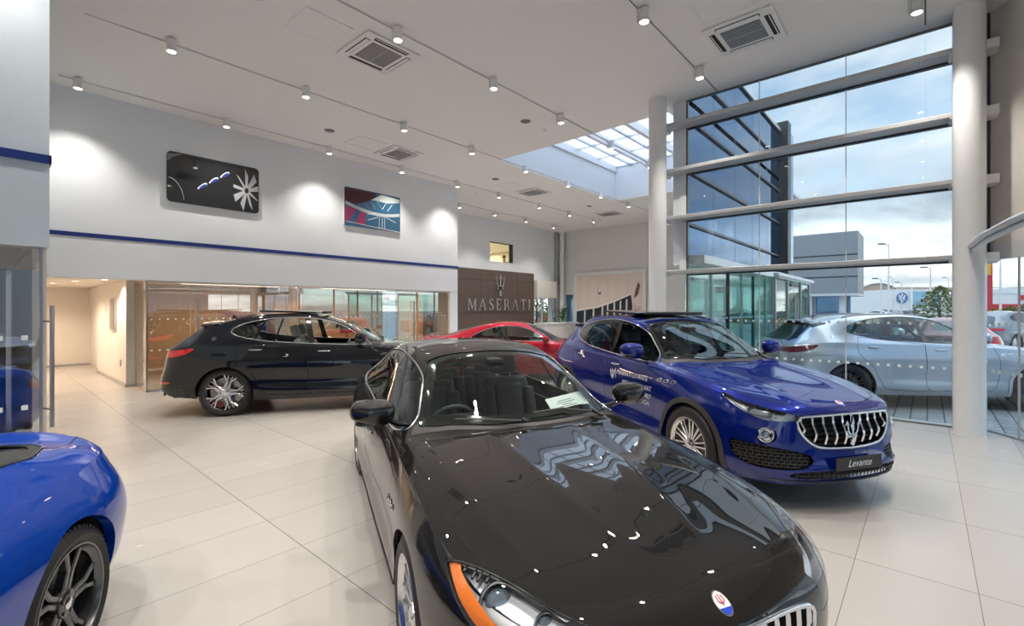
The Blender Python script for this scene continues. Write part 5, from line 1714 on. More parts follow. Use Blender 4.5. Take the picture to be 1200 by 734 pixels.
    for k in range(8):
        seg = curve[k * 5:k * 5 + 6]
        if len(seg) < 2: continue
        w = MB(); ribbon(w, seg, .01, 2.40, -.012); structure(w.build('window_glass', M['glass'], cg))
        dots = MB(); 
        for z in (1.5, .85):
            for q in range(0, 5):
                for tt in (.15,):
                    a = Vector(seg[q]); b_ = Vector(seg[min(q + 1, len(seg) - 1)]); pnt = a.lerp(b_, tt); d = (b_ - a).normalized(); nn = Vector((-d.y, d.x))
                    M4 = Matrix(((d.x, nn.x, 0, pnt.x - nn.x * .002), (d.y, nn.y, 0, pnt.y - nn.y * .002), (0, 0, 1, z), (0, 0, 0, 1)))
                    dots.box(-.025, .025, .003, .004, -.025, .025, M=M4)
        dots.build('window_marking', M['frit'], cg)
        p = seg[0]; j = MB(); j.box(p[0] - .008, p[0] + .008, p[1] - .012, p[1] + .012, 0, 2.40); j.build('window_joint', M['satin'], cg)
    w = MB(); ribbon(w, curve, 0, .02, -.06); structure(w.build('trim_2', M['steel']))
    # main curtain wall
    cw = empty('window_1'); structure(cw)
    Y0, Y1 = -.27, 3.56
    joints = [Y0, .99, 2.27, Y1]
    levels = [0.02, 2.43, 3.49, 4.42, 5.32, CZ]
    for a, b_ in zip(joints[:-1], joints[1:]):
        for z0, z1 in zip(levels[:-1], levels[1:]):
            g = MB(); g.box(XG - .008, XG + .008, a + .006, b_ - .006, z0 + .004, z1 - .004); structure(g.build('window_glass', M['glass'], cw))
    g = MB()
    for y in joints[1:-1]: g.box(XG - .012, XG + .012, y - .006, y + .006, 0.02, CZ)
    g.build('window_joint', M['white_metal'], cw)
    g = MB()
    for z in (1.5, .85):
        y = Y0 + .08
        while y < Y1: g.box(XG - .011, XG - .009, y - .019, y + .019, z - .019, z + .019); y += .128
    g.build('window_marking', M['frit'], cw)
    for z in levels[1:-1]:
        t = MB(); t.rbox(XG - .34, XG - .03, Y0 - .12, 4.02, z - .028, z + .045, .012, 1); t.build('window_transom', M['transom'], cw)
        t = MB(); t.box(XG - .03, XG + .05, Y0, Y1, z - .05, z + .05); t.build('window_rail', M['darkmetal'], cw)
    g = MB(); g.box(XG - .02, XG + .03, Y1 - .005, Y1 + .03, 0, CZ + .0); g.box(XG - .06, XG + .06, Y0 - .06, Y0, 0, CZ); g.box(XG - .02, XG + .03, Y0, Y1, 0, .02); g.box(XG - .02, XG + .04, Y0, Y1, CZ - .02, CZ)
    g.build('window_frame', M['bronze'], cw)
    # end frame between the curtain wall and the curved wall
    smb('wall_end', M['darkmetal'], (9.34, 9.50, -.66, -.36, 2.4, CZ))
    # columns
    for (x, y, lab) in ((8.88, 3.99, 'white round column where the tall window meets the rooflight'), (8.95, -.43, 'white round column at the right-hand end of the tall window')):
        c = tag(empty('column', (x, y, 0)), lab, 'column')
        s = MB(); s.cyl((0, 0, 0.0), (0, 0, CZ), .17, n=48); s.build('column_shaft', M['colpaint'], c, smooth=40)
        s = MB(); s.lathe([(.17, .012), (.176, .010), (.178, 0)], 'z', 48); s.build('column_base_ring', M['alu'], c, smooth=40)
        for z in levels[1:-1]:
            if y > 0:
                q = MB(); q.rbox(.10, .42, -.10, .10, z - .075, z + .055, .008, 1); q.build('bracket', M['white_metal'], c)
            else:
                q = MB(); q.rbox(.10, .46, -.30, -.12, z - .075, z + .055, .008, 1); q.build('bracket', M['white_metal'], c)
                q = MB(); q.rbox(.05, .38, .05, .20, z - .05, z + .04, .008, 1); q.build('bracket', M['white_metal'], c)
    # beam springing from the right-hand column
    o = MB(); o.tube([(8.82, -.45, 2.56), (7.6, -.50, 2.565), (6.6, -.62, 2.57), (5.2, -.86, 2.575), (3.8, -1.2, 2.58)], [.05] * 5, 12, flat=.7)
    o.tube([(8.80, -.47, 2.50), (7.6, -.52, 2.505), (6.6, -.64, 2.51), (5.2, -.88, 2.515), (3.8, -1.22, 2.52)], [.028] * 5, 12)
    tag(o.build('canopy_rail', M['alu'], smooth=40), 'white double rail curving off the right-hand column above the curved glass', 'rail')
    # navy stripes
    structure(smb('trim_3', M['blue'], (.5, 10.88, YL - .014, YL, 3.085, 3.165), (10.86, 10.874, YL, YL + .0, 3.085, 3.165)))
    structure(smb('trim_4', M['blue'], (-6.3, .474, 6.206, 6.22, 3.085, 3.165), (.46, .474, 6.206, 7.5, 3.085, 3.165)))
    # steel edging under the white walls
    structure(smb('trim_5', M['alu'], (.46, 10.86, YL - .012, YL + .29, HZ - .02, HZ)))

def pipe_corner():
    o = MB(); o.cyl((20.98, 14.86, 0), (20.98, 14.86, CZ), .14, n=24)
    tag(o.build('downpipe', M['colpaint'], smooth=40), 'slim white pipe standing in the far corner of the hall', 'pipe')
    o = MB(); o.box(20.62, 20.72, 14.98, 15.098, 0, CZ); tag(o.build('cable_duct', M['satin']), 'grey vertical strip on the back wall beside the corner pipe', 'duct')

# ------------------------------------------------------------------ ceiling equipment
def ceiling_kit():
    def proto_light():
        e = empty('track_spotlight')
        b = MB(); b.lathe([(0, 0), (.058, 0), (.062, -.004), (.062, -.15), (.066, -.155), (.066, -.185), (.060, -.186), (.056, -.165), (0, -.165)], 'z', 24); b.build('lamp_housing', M['white_metal'], e, smooth=40)
        d = MB(); d.rbox(.062, .10, -.035, .035, -.17, .035, .006, 1); d.box(.045, .09, -.02, .02, -.06, -.03); d.build('driver_box', M['white_metal'], e)
        l = MB(); l.lathe([(0, -.172), (.055, -.172)], 'z', 20); l.build('lamp_lens', M['lamp_on'], e)
        return e
    LD = bpy.data.lights.new('track_spot_beam', 'SPOT'); LD.energy = SPOT_W; LD.spot_size = math.radians(104); LD.spot_blend = .75; LD.shadow_soft_size = .05; LD.color = (1, .93, .84)
    LW = LD.copy(); LW.energy = SPOT_W * .46
    rows = [
        ('T4', 2.98, 2.90, -6.0, 9.3, [-4.6, -2.5, -.35, 1.8, 3.93, 6.03, 8.13], 'track nearest the camera in view'),
        ('T3', 5.90, 5.80, -6.0, 16.1, [-2.3, -.15, 1.95, 4.07, 6.10, 8.16, 10.27, 12.4, 14.5], 'second track, crossing the rooflight'),
        ('T1', 8.82, 8.64, 1.0, 18.6, [1.97, 4.04, 6.23, 8.29, 10.42, 12.54, 14.55, 16.62], 'third track'),
        ('T2', 11.50, 11.34, .96, 19.6, [1.2, 3.57, 5.9, 8.1, 10.23, 12.2, 14.51, 16.56, 18.5], 'fourth track along the white wall'),
        ('T0', 13.75, 13.62, 10.95, 19.8, [12.4, 14.38, 16.44, 18.55], 'back track over the logo wall'),
        ('TR', .02, .10, -6.0, 9.1, [-4.5, -2.3, -.1, 2.0, 4.1, 6.2, 8.23], 'track over the camera'),
    ]
    tl = {'T4': 'thin black lighting track ending at the top of the tall window', 'T3': 'thin black lighting track running across under the rooflight', 'T1': 'thin black lighting track along the middle of the ceiling',
          'T2': 'thin black lighting track beside the tall white picture wall', 'T0': 'short thin lighting track above the brown logo wall', 'TR': 'thin lighting track over the near end of the hall'}
    names = {'T4': ['', '', '', '', '', 'at the top edge of the picture, right of the ceiling cassettes', 'close to the tall window top, on the short track'],
             'T3': ['', '', '', 'in front of the near left ceiling cassette', 'between the left cassette and the rooflight', 'just before the edge of the rooflight', 'hanging beneath the rooflight glass', '', ''],
             'T1': ['nearest the camera, above the black wall picture', 'second from the left above the left picture', 'between the two wall pictures', 'just before the rooflight corner', 'under the long white edge of the rooflight', 'second along the rooflight edge', 'third along the rooflight edge', 'past the far rooflight corner'],
             'T2': ['at the far left beside the blue-grey wall', 'above the black picture on the wall', 'between the black and the red wall pictures', 'beside the small middle ceiling cassette', 'by the outer corner of the white wall', 'past the wall corner, first over the logo wall', 'second past the wall corner', 'third past the wall corner', 'at the far end by the last cassette'],
             'T0': ['first on the short track above the logo', 'second on the short track above the logo', 'third on the short track above the logo', 'last on the short track, by the far corner'],
             'TR': ['', '', '', '', '', '', 'beside the right-hand column at the very top']}
    first = proto_light(); used = False
    for key, ty, ly, x0, x1, xs, _ in rows:
        t = MB(); t.box(x0, x1, ty - .009, ty + .009, CZ - .012, CZ - .0005)
        t2 = MB(); 
        tr = t.build('ceiling_track_rail', M['darkmetal']); tag(tr, tl[key], 'lighting track')
        e = MB(); e.box(x0, x1, ty - .022, ty - .009, CZ - .014, CZ - .0005); e.box(x0, x1, ty + .009, ty + .022, CZ - .014, CZ - .0005); e.build('track_edge', M['white_metal'], tr)
        for i, x in enumerate(xs):
            o = first if not used else copy_tree(first)
            used = True
            o.location = (x, ly, CZ - .03); o.rotation_euler = (0, 0, PI / 2)
            nm = names[key][i]
            if not nm: nm = 'over the near part of the hall, number %d from the left on its track' % (i + 1); 
            tag(o, ('white cylinder spotlight ' + nm)[:120], 'spotlight', 'white track spotlights')
            if not names[key][i]: o['label'] = 'white cylinder spotlight over the near part of the hall outside the view'
            lo = bpy.data.objects.new('spot_beam', LW if key == 'T2' else LD); COL.objects.link(lo); lo.parent = o; lo.location = (0, 0, -.19)
    # cassettes
    def cassette():
        e = empty('ceiling_cassette')
        f = MB(); f.rbox(-.475, .475, -.475, .475, -.035, .0, .02, 2); f.build('cassette_frame', M['white_metal'], e, smooth=40)
        g = MB(); g.box(-.27, .27, -.27, .27, -.040, -.034); g.build('intake_grille', M['grille_grey'], e)
        l = MB()
        for k in range(19): l.box(-.26, .26, -.255 + k * .0283 - .003, -.255 + k * .0283 + .003, -.043, -.040)
        l.box(-.004, .004, -.26, .26, -.044, -.04)
        l.build('grille_louvre', M['satin'], e)
        for k in range(4):
            s = MB(); Mx = Matrix.Rotation(k * PI / 2, 4, 'Z'); s.box(-.30, .30, .335, .415, -.038, -.034, M=Mx); o = s.build('air_slot', M['vent_slot'], e)
            v = MB(); v.rbox(-.29, .29, .345, .40, -.046, -.038, .003, 1, M=Mx @ Matrix.Translation((0, .0, 0))) if k % 2 else v.rbox(-.29, .29, .385, .40, -.046, -.038, .003, 1, M=Mx)
            v.build('slot_flap', M['white_metal'], o)
        return e
    pos = [(4.30, 6.66, 'large air-conditioning cassette at the top left beside a ceiling hatch'), (7.58, 2.05, 'large air-conditioning cassette at the top right above the tall window'),
           (7.42, 10.52, 'middle air-conditioning cassette just right above the red picture'), (13.0, 10.44, 'air-conditioning cassette below the long edge of the rooflight'), (18.1, 10.34, 'farthest air-conditioning cassette near the end of the hall')]
    p = None
    for (x, y, lab) in pos:
        c = cassette() if p is None else copy_tree(p)
        p = p or c
        c.location = (x, y, CZ); tag(c, lab, 'air conditioner', 'ceiling cassettes')
    for (x0, x1, y0, y1, lab) in ((2.98, 3.67, 6.36, 7.02, 'flush white access hatch left of the near cassette'), (6.25, 6.95, 1.76, 2.42, 'flush white access hatch at the top above the right cassette'),
                                  (6.05, 6.80, 10.15, 10.85, 'flush white access hatch beside the middle cassette'), (11.5, 12.2, 10.2, 10.8, 'flush white access hatch beside the fourth cassette')):
        h = MB(); h.box(x0, x1, y0, y1, CZ - .006, CZ - .001); o = h.build('access_hatch', M['ceil']); tag(o, lab, 'hatch', 'ceiling access hatches')
        e = MB(); t = .012
        for bx in ((x0 - t, x1 + t, y0 - t, y0), (x0 - t, x1 + t, y1, y1 + t), (x0 - t, x0, y0, y1), (x1, x1 + t, y0, y1)): e.box(*bx, CZ - .009, CZ - .001)
        e.build('hatch_frame', M['white_metal'], o)
    for (x, y, lab) in ((5.41, 10.39, 'round grey ceiling speaker between the two wall pictures'), (8.0, 6.64, 'round grey ceiling speaker nearest the rooflight'), (10.93, 10.32, 'round grey ceiling speaker over the white wall corner'), (16.3, 10.2, 'round grey ceiling speaker nearest the far end')):
        s = MB(); s.lathe([(0, -.012), (.10, -.010), (.112, -.006), (.115, 0)], 'z', 28); o = s.build('ceiling_speaker', M['grille_grey'], smooth=40); o.location = (x, y, CZ); tag(o, lab, 'speaker', 'ceiling speakers')
    for (x, y, lab) in ((8.66, 6.62, 'small white smoke detector beside the speaker near the rooflight'), (2.49, 6.68, 'small white smoke detector at the top edge left of the hatch'), (11.8, 12.1, 'small white smoke detector past the white wall corner')):
        s = MB(); s.lathe([(0, -.045), (.028, -.044), (.04, -.03), (.052, -.02), (.055, 0)], 'z', 24); o = s.build('smoke_detector', M['white_metal'], smooth=40); o.location = (x, y, CZ); tag(o, lab, 'smoke detector', 'smoke detectors')
# ================================================================== WALL PICTURES, LOGO WALL, SIDE ROOMS
def picture_black():
    x0, x1, z0, z1 = 2.63, 4.47, 3.97, 5.06; w = x1 - x0; h = z1 - z0
    e = tag(empty('wall_picture', ((x0 + x1) / 2, YL, (z0 + z1) / 2)), 'black glossy lightbox picture of three oval vents and a wheel, left on the white wall', 'picture')
    b = MB(); b.prism(rrect(w, h, .10, 6), -.06, -.002, 'xz'); b.build('picture_case', M['white_metal'], e)
    f = MB(); f.prism(rrect(w - .02, h - .02, .095, 6), -.066, -.060, 'xz'); f.build('picture_face', pbr('picture_black', (.012, .014, .018), .06, coat=1), e)
    gp = MB(); gp.prism([(-w / 2 + .02, .30), (-w / 2 + .02, .47), (-.62, .52), (-.80, .42)], -.0675, -.066, 'xz'); gp.build('picture_highlight', pbr('picture_grey', (.22, .24, .27), .3), e)
    for k in range(3):
        cx, cz = -.26 + .22 * k, -.10 + .17 * k; o = MB(); pts = []
        for i in range(28):
            a = 2 * PI * i / 28; u = .12 * math.cos(a); v = .034 * math.sin(a) * (1 + .3 * math.cos(a))
            ca, sa = math.cos(.70), math.sin(.70); pts.append((cx + u * ca - v * sa, cz + u * sa + v * ca))
        o.prism(pts, -.069, -.066, 'xz'); o2 = o.build('picture_vent', M['white_print'], e)
        q = MB(); q.prism([(cx + (a - cx) * .78 + .008, cz + (c - cz) * .78 - .008) for a, c in pts], -.071, -.069, 'xz'); q.build('vent_fill', pbr('picture_blue%d' % k, (.02, .05, .30), .3), o2)
    ar = MB(); ar.tube([(-w / 2 + .02 + .30 * math.sin(a), -.068, -.52 + .50 * math.cos(a)) for a in np.linspace(.1, 1.45, 14)], .004, 5); ar.build('picture_line', M['white_print'], e)
    wh = MB(); cx, cz = .64, -.03
    for i in range(9):
        a = 2 * PI * i / 9 + .2; r1 = .50
        pl = [(cx + .05 * math.cos(a - .5), cz + .07 * math.sin(a - .5)), (cx + .30 * math.cos(a - .14), cz + r1 * .7 * math.sin(a - .14)), (cx + .30 * math.cos(a + .10), cz + r1 * math.sin(a + .10)), (cx + .05 * math.cos(a + .5), cz + .07 * math.sin(a + .5))]
        pl = [(min(max(p[0], .36), w / 2 - .03), min(max(p[1], -h / 2 + .03), h / 2 - .03)) for p in pl]
        wh.prism(pl, -.070, -.066, 'xz')
    wh.build('picture_wheel', pbr('picture_silver', (.45, .47, .50), .3), e)

def picture_red():
    x0, x1, z0, z1 = 6.65, 8.49, 4.0, 5.09; w = x1 - x0; h = z1 - z0
    e = tag(empty('wall_picture', ((x0 + x1) / 2, YL, (z0 + z1) / 2)), 'red and blue glossy lightbox picture of a car interior, right on the white wall', 'picture')
    b = MB(); b.prism(rrect(w, h, .06, 6), -.06, -.002, 'xz'); b.build('picture_case', M['white_metal'], e)
    f = MB(); f.prism(rrect(w - .02, h - .02, .055, 6), -.066, -.060, 'xz'); f.build('picture_face', pbr('picture_teal', (.02, .10, .19), .08, coat=1), e)
    def poly(name, pts, col, d=-.068):
        m = MB(); m.prism(pts, d, -.066, 'xz'); m.build(name, pbr(name + '_ink', col, .3), e)
    poly('picture_dark_red', [(-.90, .05), (-.90, .50), (.10, .50), (.05, .40), (-.15, .25), (-.55, .10)], (.06, .008, .012))
    poly('picture_rose', [(-.90, -.42), (-.90, .0), (-.25, -.06), (-.28, -.46)], (.30, .04, .12))
    poly('picture_blue_bar', [(-.80, -.43), (-.60, -.43), (-.38, -.02), (-.50, .0)], (.02, .10, .22), -.0695)
    m = MB(); T = [(x, .10 - .20 * math.sin((x + .9) / 1.8 * 2.6)) for x in np.linspace(-.88, .88, 14)]
    m.prism([(x, z + .05) for x, z in T] + [(x, z - .04) for x, z in T[::-1]], -.071, -.066, 'xz'); m.build('picture_band', pbr('picture_grey_band', (.45, .50, .52), .3), e)
    m = MB(); m.prism([(-.1, .28), (.25, .50), (.88, .46), (.88, .36), (.45, .28), (.1, .30)], -.070, -.066, 'xz'); m.build('picture_pale', pbr('picture_pale_ink', (.50, .55, .55), .3), e)
    m = MB()
    for a, c in (((-.1, .25), (.05, .05)), ((.1, .30), (.25, .10)), ((.4, .26), (.28, .08)), ((.62, .26), (.45, .05)), ((.18, -.15), (.18, -.50)), ((.28, -.15), (.28, -.50)), ((.36, -.15), (.36, -.48)), ((-.2, -.30), (.12, -.18)), ((.42, -.15), (.75, -.25)), ((-.22, -.14), (.1, -.06)), ((-.88, -.42), (.88, -.52))):
        m.tube([(a[0], -.072, a[1]), (c[0], -.072, c[1])], .007, 5)
    m.build('picture_lines', M['white_print'], e)

LET = {  # strokes on a unit-height grid: (polygon list, advance)
 'M': ([[(0,0),(.22,0),(.22,.05),(.16,.07),(.16,.93),(.22,.95),(.16,1),(0,1),(0,.95),(.06,.93),(.06,.07),(0,.05)], [(.10,1),(.24,1),(.52,.28),(.45,.06)], [(.45,.06),(.52,.28),(.80,1),(.86,1),(.86,.9),(.50,0)], [(.74,0),(1.0,0),(1.0,.05),(.95,.07),(.95,.93),(1.0,.95),(1.0,1),(.80,1),(.80,.07),(.74,.05)]], 1.0),
 'A': ([[(0,0),(.22,0),(.22,.05),(.14,.07),(.42,.86),(.44,1),(.40,1),(.06,.07),(0,.05)], [(.40,1),(.50,1),(.86,.07),(.92,.05),(.92,0),(.60,0),(.60,.05),(.68,.07),(.40,.82)], [(.20,.32),(.66,.32),(.64,.38),(.22,.38)]], .92),
 'S': ([[(.06,.0),(.02,.30),(.06,.30),(.14,.10),(.28,.055),(.42,.10),(.44,.22),(.36,.36),(.14,.52),(.05,.66),(.06,.84),(.18,.97),(.34,1),(.52,.97),(.54,.74),(.50,.74),(.44,.90),(.32,.945),(.20,.90),(.17,.80),(.22,.68),(.46,.50),(.58,.36),(.60,.20),(.52,.06),(.34,0),(.20,.0),(.10,.04)]], .62),
 'E': ([[(0,0),(.62,0),(.66,.28),(.62,.28),(.56,.08),(.24,.07),(.24,.93),(.54,.92),(.60,.76),(.64,.76),(.62,1),(0,1),(0,.95),(.08,.93),(.08,.07),(0,.05)], [(.24,.48),(.44,.48),(.46,.38),(.50,.38),(.50,.66),(.46,.66),(.44,.55),(.24,.55)]], .68),
 'R': ([[(0,0),(.32,0),(.32,.05),(.24,.07),(.24,.93),(.24,1),(0,1),(0,.95),(.08,.93),(.08,.07),(0,.05)], [(.24,.94),(.42,.93),(.50,.84),(.50,.64),(.42,.53),(.24,.52),(.24,.46),(.48,.47),(.64,.58),(.67,.74),(.62,.90),(.48,1),(.24,1)], [(.34,.48),(.50,.50),(.80,.06),(.90,.05),(.90,0),(.66,0)]], .86),
 'T': ([[(.22,0),(.56,0),(.56,.05),(.47,.07),(.47,.93),(.68,.92),(.74,.76),(.78,.76),(.76,1),(.02,1),(0,.76),(.04,.76),(.10,.92),(.31,.93),(.31,.07),(.22,.05)]], .78),
 'I': ([[(0,0),(.34,0),(.34,.05),(.25,.07),(.25,.93),(.34,.95),(.34,1),(0,1),(0,.95),(.09,.93),(.09,.07),(0,.05)]], .34),
}
def logo_wall():
    e = tag(empty('logo_wall_panel', (14.8, 15.09, 0)), 'tall taupe-brown cladding panel behind the large mirror-finish name and trident', 'wall panel')
    ox, oy = 14.8, 15.09
    xs = [10.9, 12.4, 14.9, 17.41, 18.68]; zs = [0, 1.52, 3.02, 3.50]
    for a, b_ in zip(xs[:-1], xs[1:]):
        for c, d in zip(zs[:-1], zs[1:]):
            p = MB(); p.rbox(a + .006 - ox, b_ - .006 - ox, -.14, -.10, c + .006, d - .006, .003, 1); p.build('cladding_board', M['brown'], e)
    p = MB(); p.box(10.9 - ox, 18.67 - ox, -.10, 0, 0, 3.49); p.build('panel_core', M['cavity'], e)
    mir = pbr('mirror_letters', (.88, .89, .90), .22, 1.0)
    word = 'MASERATI'; adv = [LET[c][1] for c in word]; x0, x1 = 14.05, 18.33; H = .52
    # proportional spacing
    tot = sum(a * H * 1.0 for a in adv); gap = (x1 - x0 - tot) / (len(word) - 1); x = x0
    for c in word:
        mb = MB()
        for poly in LET[c][0]: mb.prism([(x + a * H, 1.66 + b_ * H) for a, b_ in poly], 14.90, 14.948, 'xz')
        o = mb.build('wall_letter', mir)
        tag(o, {'M': 'large mirror-finish letter M, first of the name on the brown wall', 'S': 'large mirror-finish letter S, third of the name on the brown wall', 'E': 'large mirror-finish letter E in the middle of the wall name', 'R': 'large mirror-finish letter R on the brown wall', 'T': 'large mirror-finish letter T near the end of the wall name', 'I': 'large mirror-finish letter I ending the name on the brown wall'}.get(c, 'large mirror-finish letter A, between M and S on the brown wall' if x < 16 else 'large mirror-finish letter A, between R and T on the brown wall'), 'letter', 'letters of the wall name')
        x += LET[c][1] * H + gap
    t = MB(); trident(t, 1.08, M=Matrix(((0, 1, 0, 16.13), (1, 0, 0, 14.90), (0, 0, 1, 2.85), (0, 0, 0, 1))), d=.045)
    tag(t.build('trident_wall_sign', mir), 'large mirror-finish trident emblem above the name on the brown wall', 'emblem')
    # upstairs office window
    w = empty('window_4'); structure(w)
    g = MB(); g.box(15.61, 17.22, 15.13, 15.14, 3.92, 4.82); structure(g.build('window_glass', M['glass'], w))
    g = MB(); 
    for bx in ((15.56, 17.27, 3.87, 3.92), (15.56, 17.27, 4.82, 4.87), (15.56, 15.61, 3.92, 4.82), (17.22, 17.27, 3.92, 4.82)): g.box(bx[0], bx[1], 15.08, 15.36, bx[2], bx[3])
    g.build('window_frame', M['white_metal'], w)
    smb('floor_upstairs', M['warmwall'], (14.5, 20.5, 15.4, 22, 2.7, 2.8)); smb('ceiling_upstairs', pbr('office_ceiling', (.62, .56, .45), .8), (14.5, 20.5, 15.4, 22, 5.06, 5.14))
    smb('wall_upstairs', pbr('office_wall', (.55, .47, .34), .8), (14.5, 20.5, 21.8, 22, 2.8, 5.06), (14.4, 14.5, 15.4, 22, 2.8, 5.06), (20.5, 20.6, 15.4, 22, 2.8, 5.06))
    for (x, y, lab) in ((17.6, 18.6, 'bright ceiling light seen at the left of the upstairs office window'), (19.5, 19.5, 'bright ceiling light seen at the right of the upstairs office window'), (16.4, 17.3, 'bright ceiling light at the top edge of the upstairs office window')):
        l = MB(); l.rbox(x - .6, x + .6, y - .3, y + .3, 5.01, 5.055, .01, 1); o = l.build('office_light', M['white_metal']); tag(o, lab, 'ceiling light', 'office ceiling lights')
        l = MB(); l.box(x - .56, x + .56, y - .26, y + .26, 5.005, 5.01); l.build('light_panel', M['strip_on'], o)
        ld = bpy.data.lights.new('office_beam', 'AREA'); ld.energy = 45; ld.size = 1.1; ld.color = (1, .9, .7); lo = bpy.data.objects.new('office_beam', ld); COL.objects.link(lo); lo.parent = o; lo.location = (x, y, 4.98)
    c = MB(); c.rbox(17.6, 18.5, 21.2, 21.7, 2.8, 4.5, .02, 1); tag(c.build('office_cabinet', M['warmwall']), 'pale tall cabinet standing at the back of the upstairs office', 'cabinet')
    # white bulkhead, side window and counter to the right of the logo panel
    o = MB(); o.rbox(18.76, 20.42, 14.80, 15.09, 2.27, 3.16, .004, 1); o = o.build('wall_bulkhead', pbr('cream_bulkhead', (.80, .79, .74), .6)); structure(o)
    w = empty('window_5'); structure(w)
    g = MB(); g.box(18.9, 20.35, 15.2, 15.21, .75, 2.27); structure(g.build('window_glass', M['glass'], w))
    g = MB(); 
    for x in (18.9, 19.62, 20.31): g.box(x, x + .04, 15.15, 15.25, .75, 2.27)
    g.build('window_frame', M['alu'], w)
    k = tag(empty('reception_counter', (19.4, 13.9, 0)), 'long white reception counter in front of the small colourful window', 'counter')
    b = MB(); b.rbox(-1.5, 1.25, -.30, .30, 0, .98, .01, 1); b.build('counter_front', M['white_metal'], k)
    b = MB(); b.rbox(-1.55, 1.30, -.36, .36, .98, 1.03, .01, 1); b.build('counter_top', M['colpaint'], k)
    # flowers
    v = tag(empty('flower_arrangement', (19.7, 13.9, 1.03)), 'tall green and white flower arrangement in a glass vase on the counter', 'flowers')
    b = MB(); b.lathe([(0, .01), (.07, .01), (.08, .05), (.06, .20), (.09, .34), (.086, .34), (.055, .2), (.07, .04), (0, .03)], 'z', 20); b.build('vase', glassmat('vase_glass', (.7, .9, .6), 1.4), v, smooth=50)
    rnd = random.Random(5)
    lf = MB(); fl = MB(); st = MB()
    for i in range(46):
        a = rnd.uniform(0, 2 * PI); r = rnd.uniform(.02, .36); h = rnd.uniform(.35, 1.0) - r * .35
        tip = Vector((r * math.cos(a), r * math.sin(a), h)); st.tube([(0, 0, .05), tip * .5 + Vector((0, 0, .1)), tip], .006, 5)
        for q in range(4):
            c0 = tip * rnd.uniform(.6, 1.0) + Vector((0, 0, rnd.uniform(-.08, .05))); d = Vector((rnd.uniform(-1, 1), rnd.uniform(-1, 1), rnd.uniform(-.3, .8))).normalized(); n_ = d.cross(Vector((0, 0, 1))).normalized() * .035
            lf.add([c0, c0 + d * .07 + n_, c0 + d * .17, c0 + d * .07 - n_], [(0, 1, 2, 3)])
        if i % 3 == 0: fl.sphere(tuple(tip), .045, 8, (1, 1, .7))
    st.build('stems', pbr('stem_green', (.05, .14, .03), .6), v); lf.build('leaves', pbr('leaf_green', (.06, .20, .05), .5), v); fl.build('blossoms', pbr('blossom_white', (.85, .85, .75), .6), v, smooth=60)
    # small blue wall sign, door in the far wall, tan chair
    b = MB(); b.rbox(20.45, 20.60, 15.06, 15.095, 1.15, 1.60, .004, 1); o = b.build('wall_sign', pbr('sign_blue', (.10, .25, .42), .4)); tag(o, 'small blue-edged square notice on the back wall by the corner pipe', 'sign')
    b = MB(); b.box(20.48, 20.57, 15.055, 15.06, 1.22, 1.53); b.build('sign_field', M['white_print'], o)
    d = empty('door_1'); structure(d)
    b = MB(); b.box(21.3, 21.31, 14.26, 14.80, .05, 2.48); structure(b.build('door_glass', M['facade2'], d))
    b = MB()
    for bx in ((14.2, 14.26, 0, 2.55), (14.80, 14.86, 0, 2.55), (14.2, 14.86, 2.48, 2.55)): b.box(21.15, 21.40, bx[0], bx[1], bx[2], bx[3])
    b.build('door_frame', M['white_metal'], d)
    for (x, y, rz, lab) in ((19.9, 12.6, 2.6, 'tan upholstered armchair glimpsed between the red and the blue car'), ):
        c = tag(empty('tub_chair', (x, y, 0), rz), lab, 'chair')
        b = MB(); b.rbox(-.32, .32, -.32, .32, .18, .45, .06, 3); b.build('seat', M['leather_tan'], c, smooth=50)
        b = MB(); b.rbox(-.36, .36, -.40, -.26, .2, .92, .06, 3); b.build('backrest', M['wood'], c, smooth=50)
        for sx in (-1, 1):
            b = MB(); b.rbox(sx * .36 - .05, sx * .36 + .05, -.3, .3, .2, .65, .04, 3); b.build('armrest', M['wood'], c, smooth=50)
            for sy in (-1, 1): b = MB(); b.cyl((sx * .28, sy * .27, 0), (sx * .26, sy * .25, .2), .02); b.build('leg', M['darkmetal'], c)

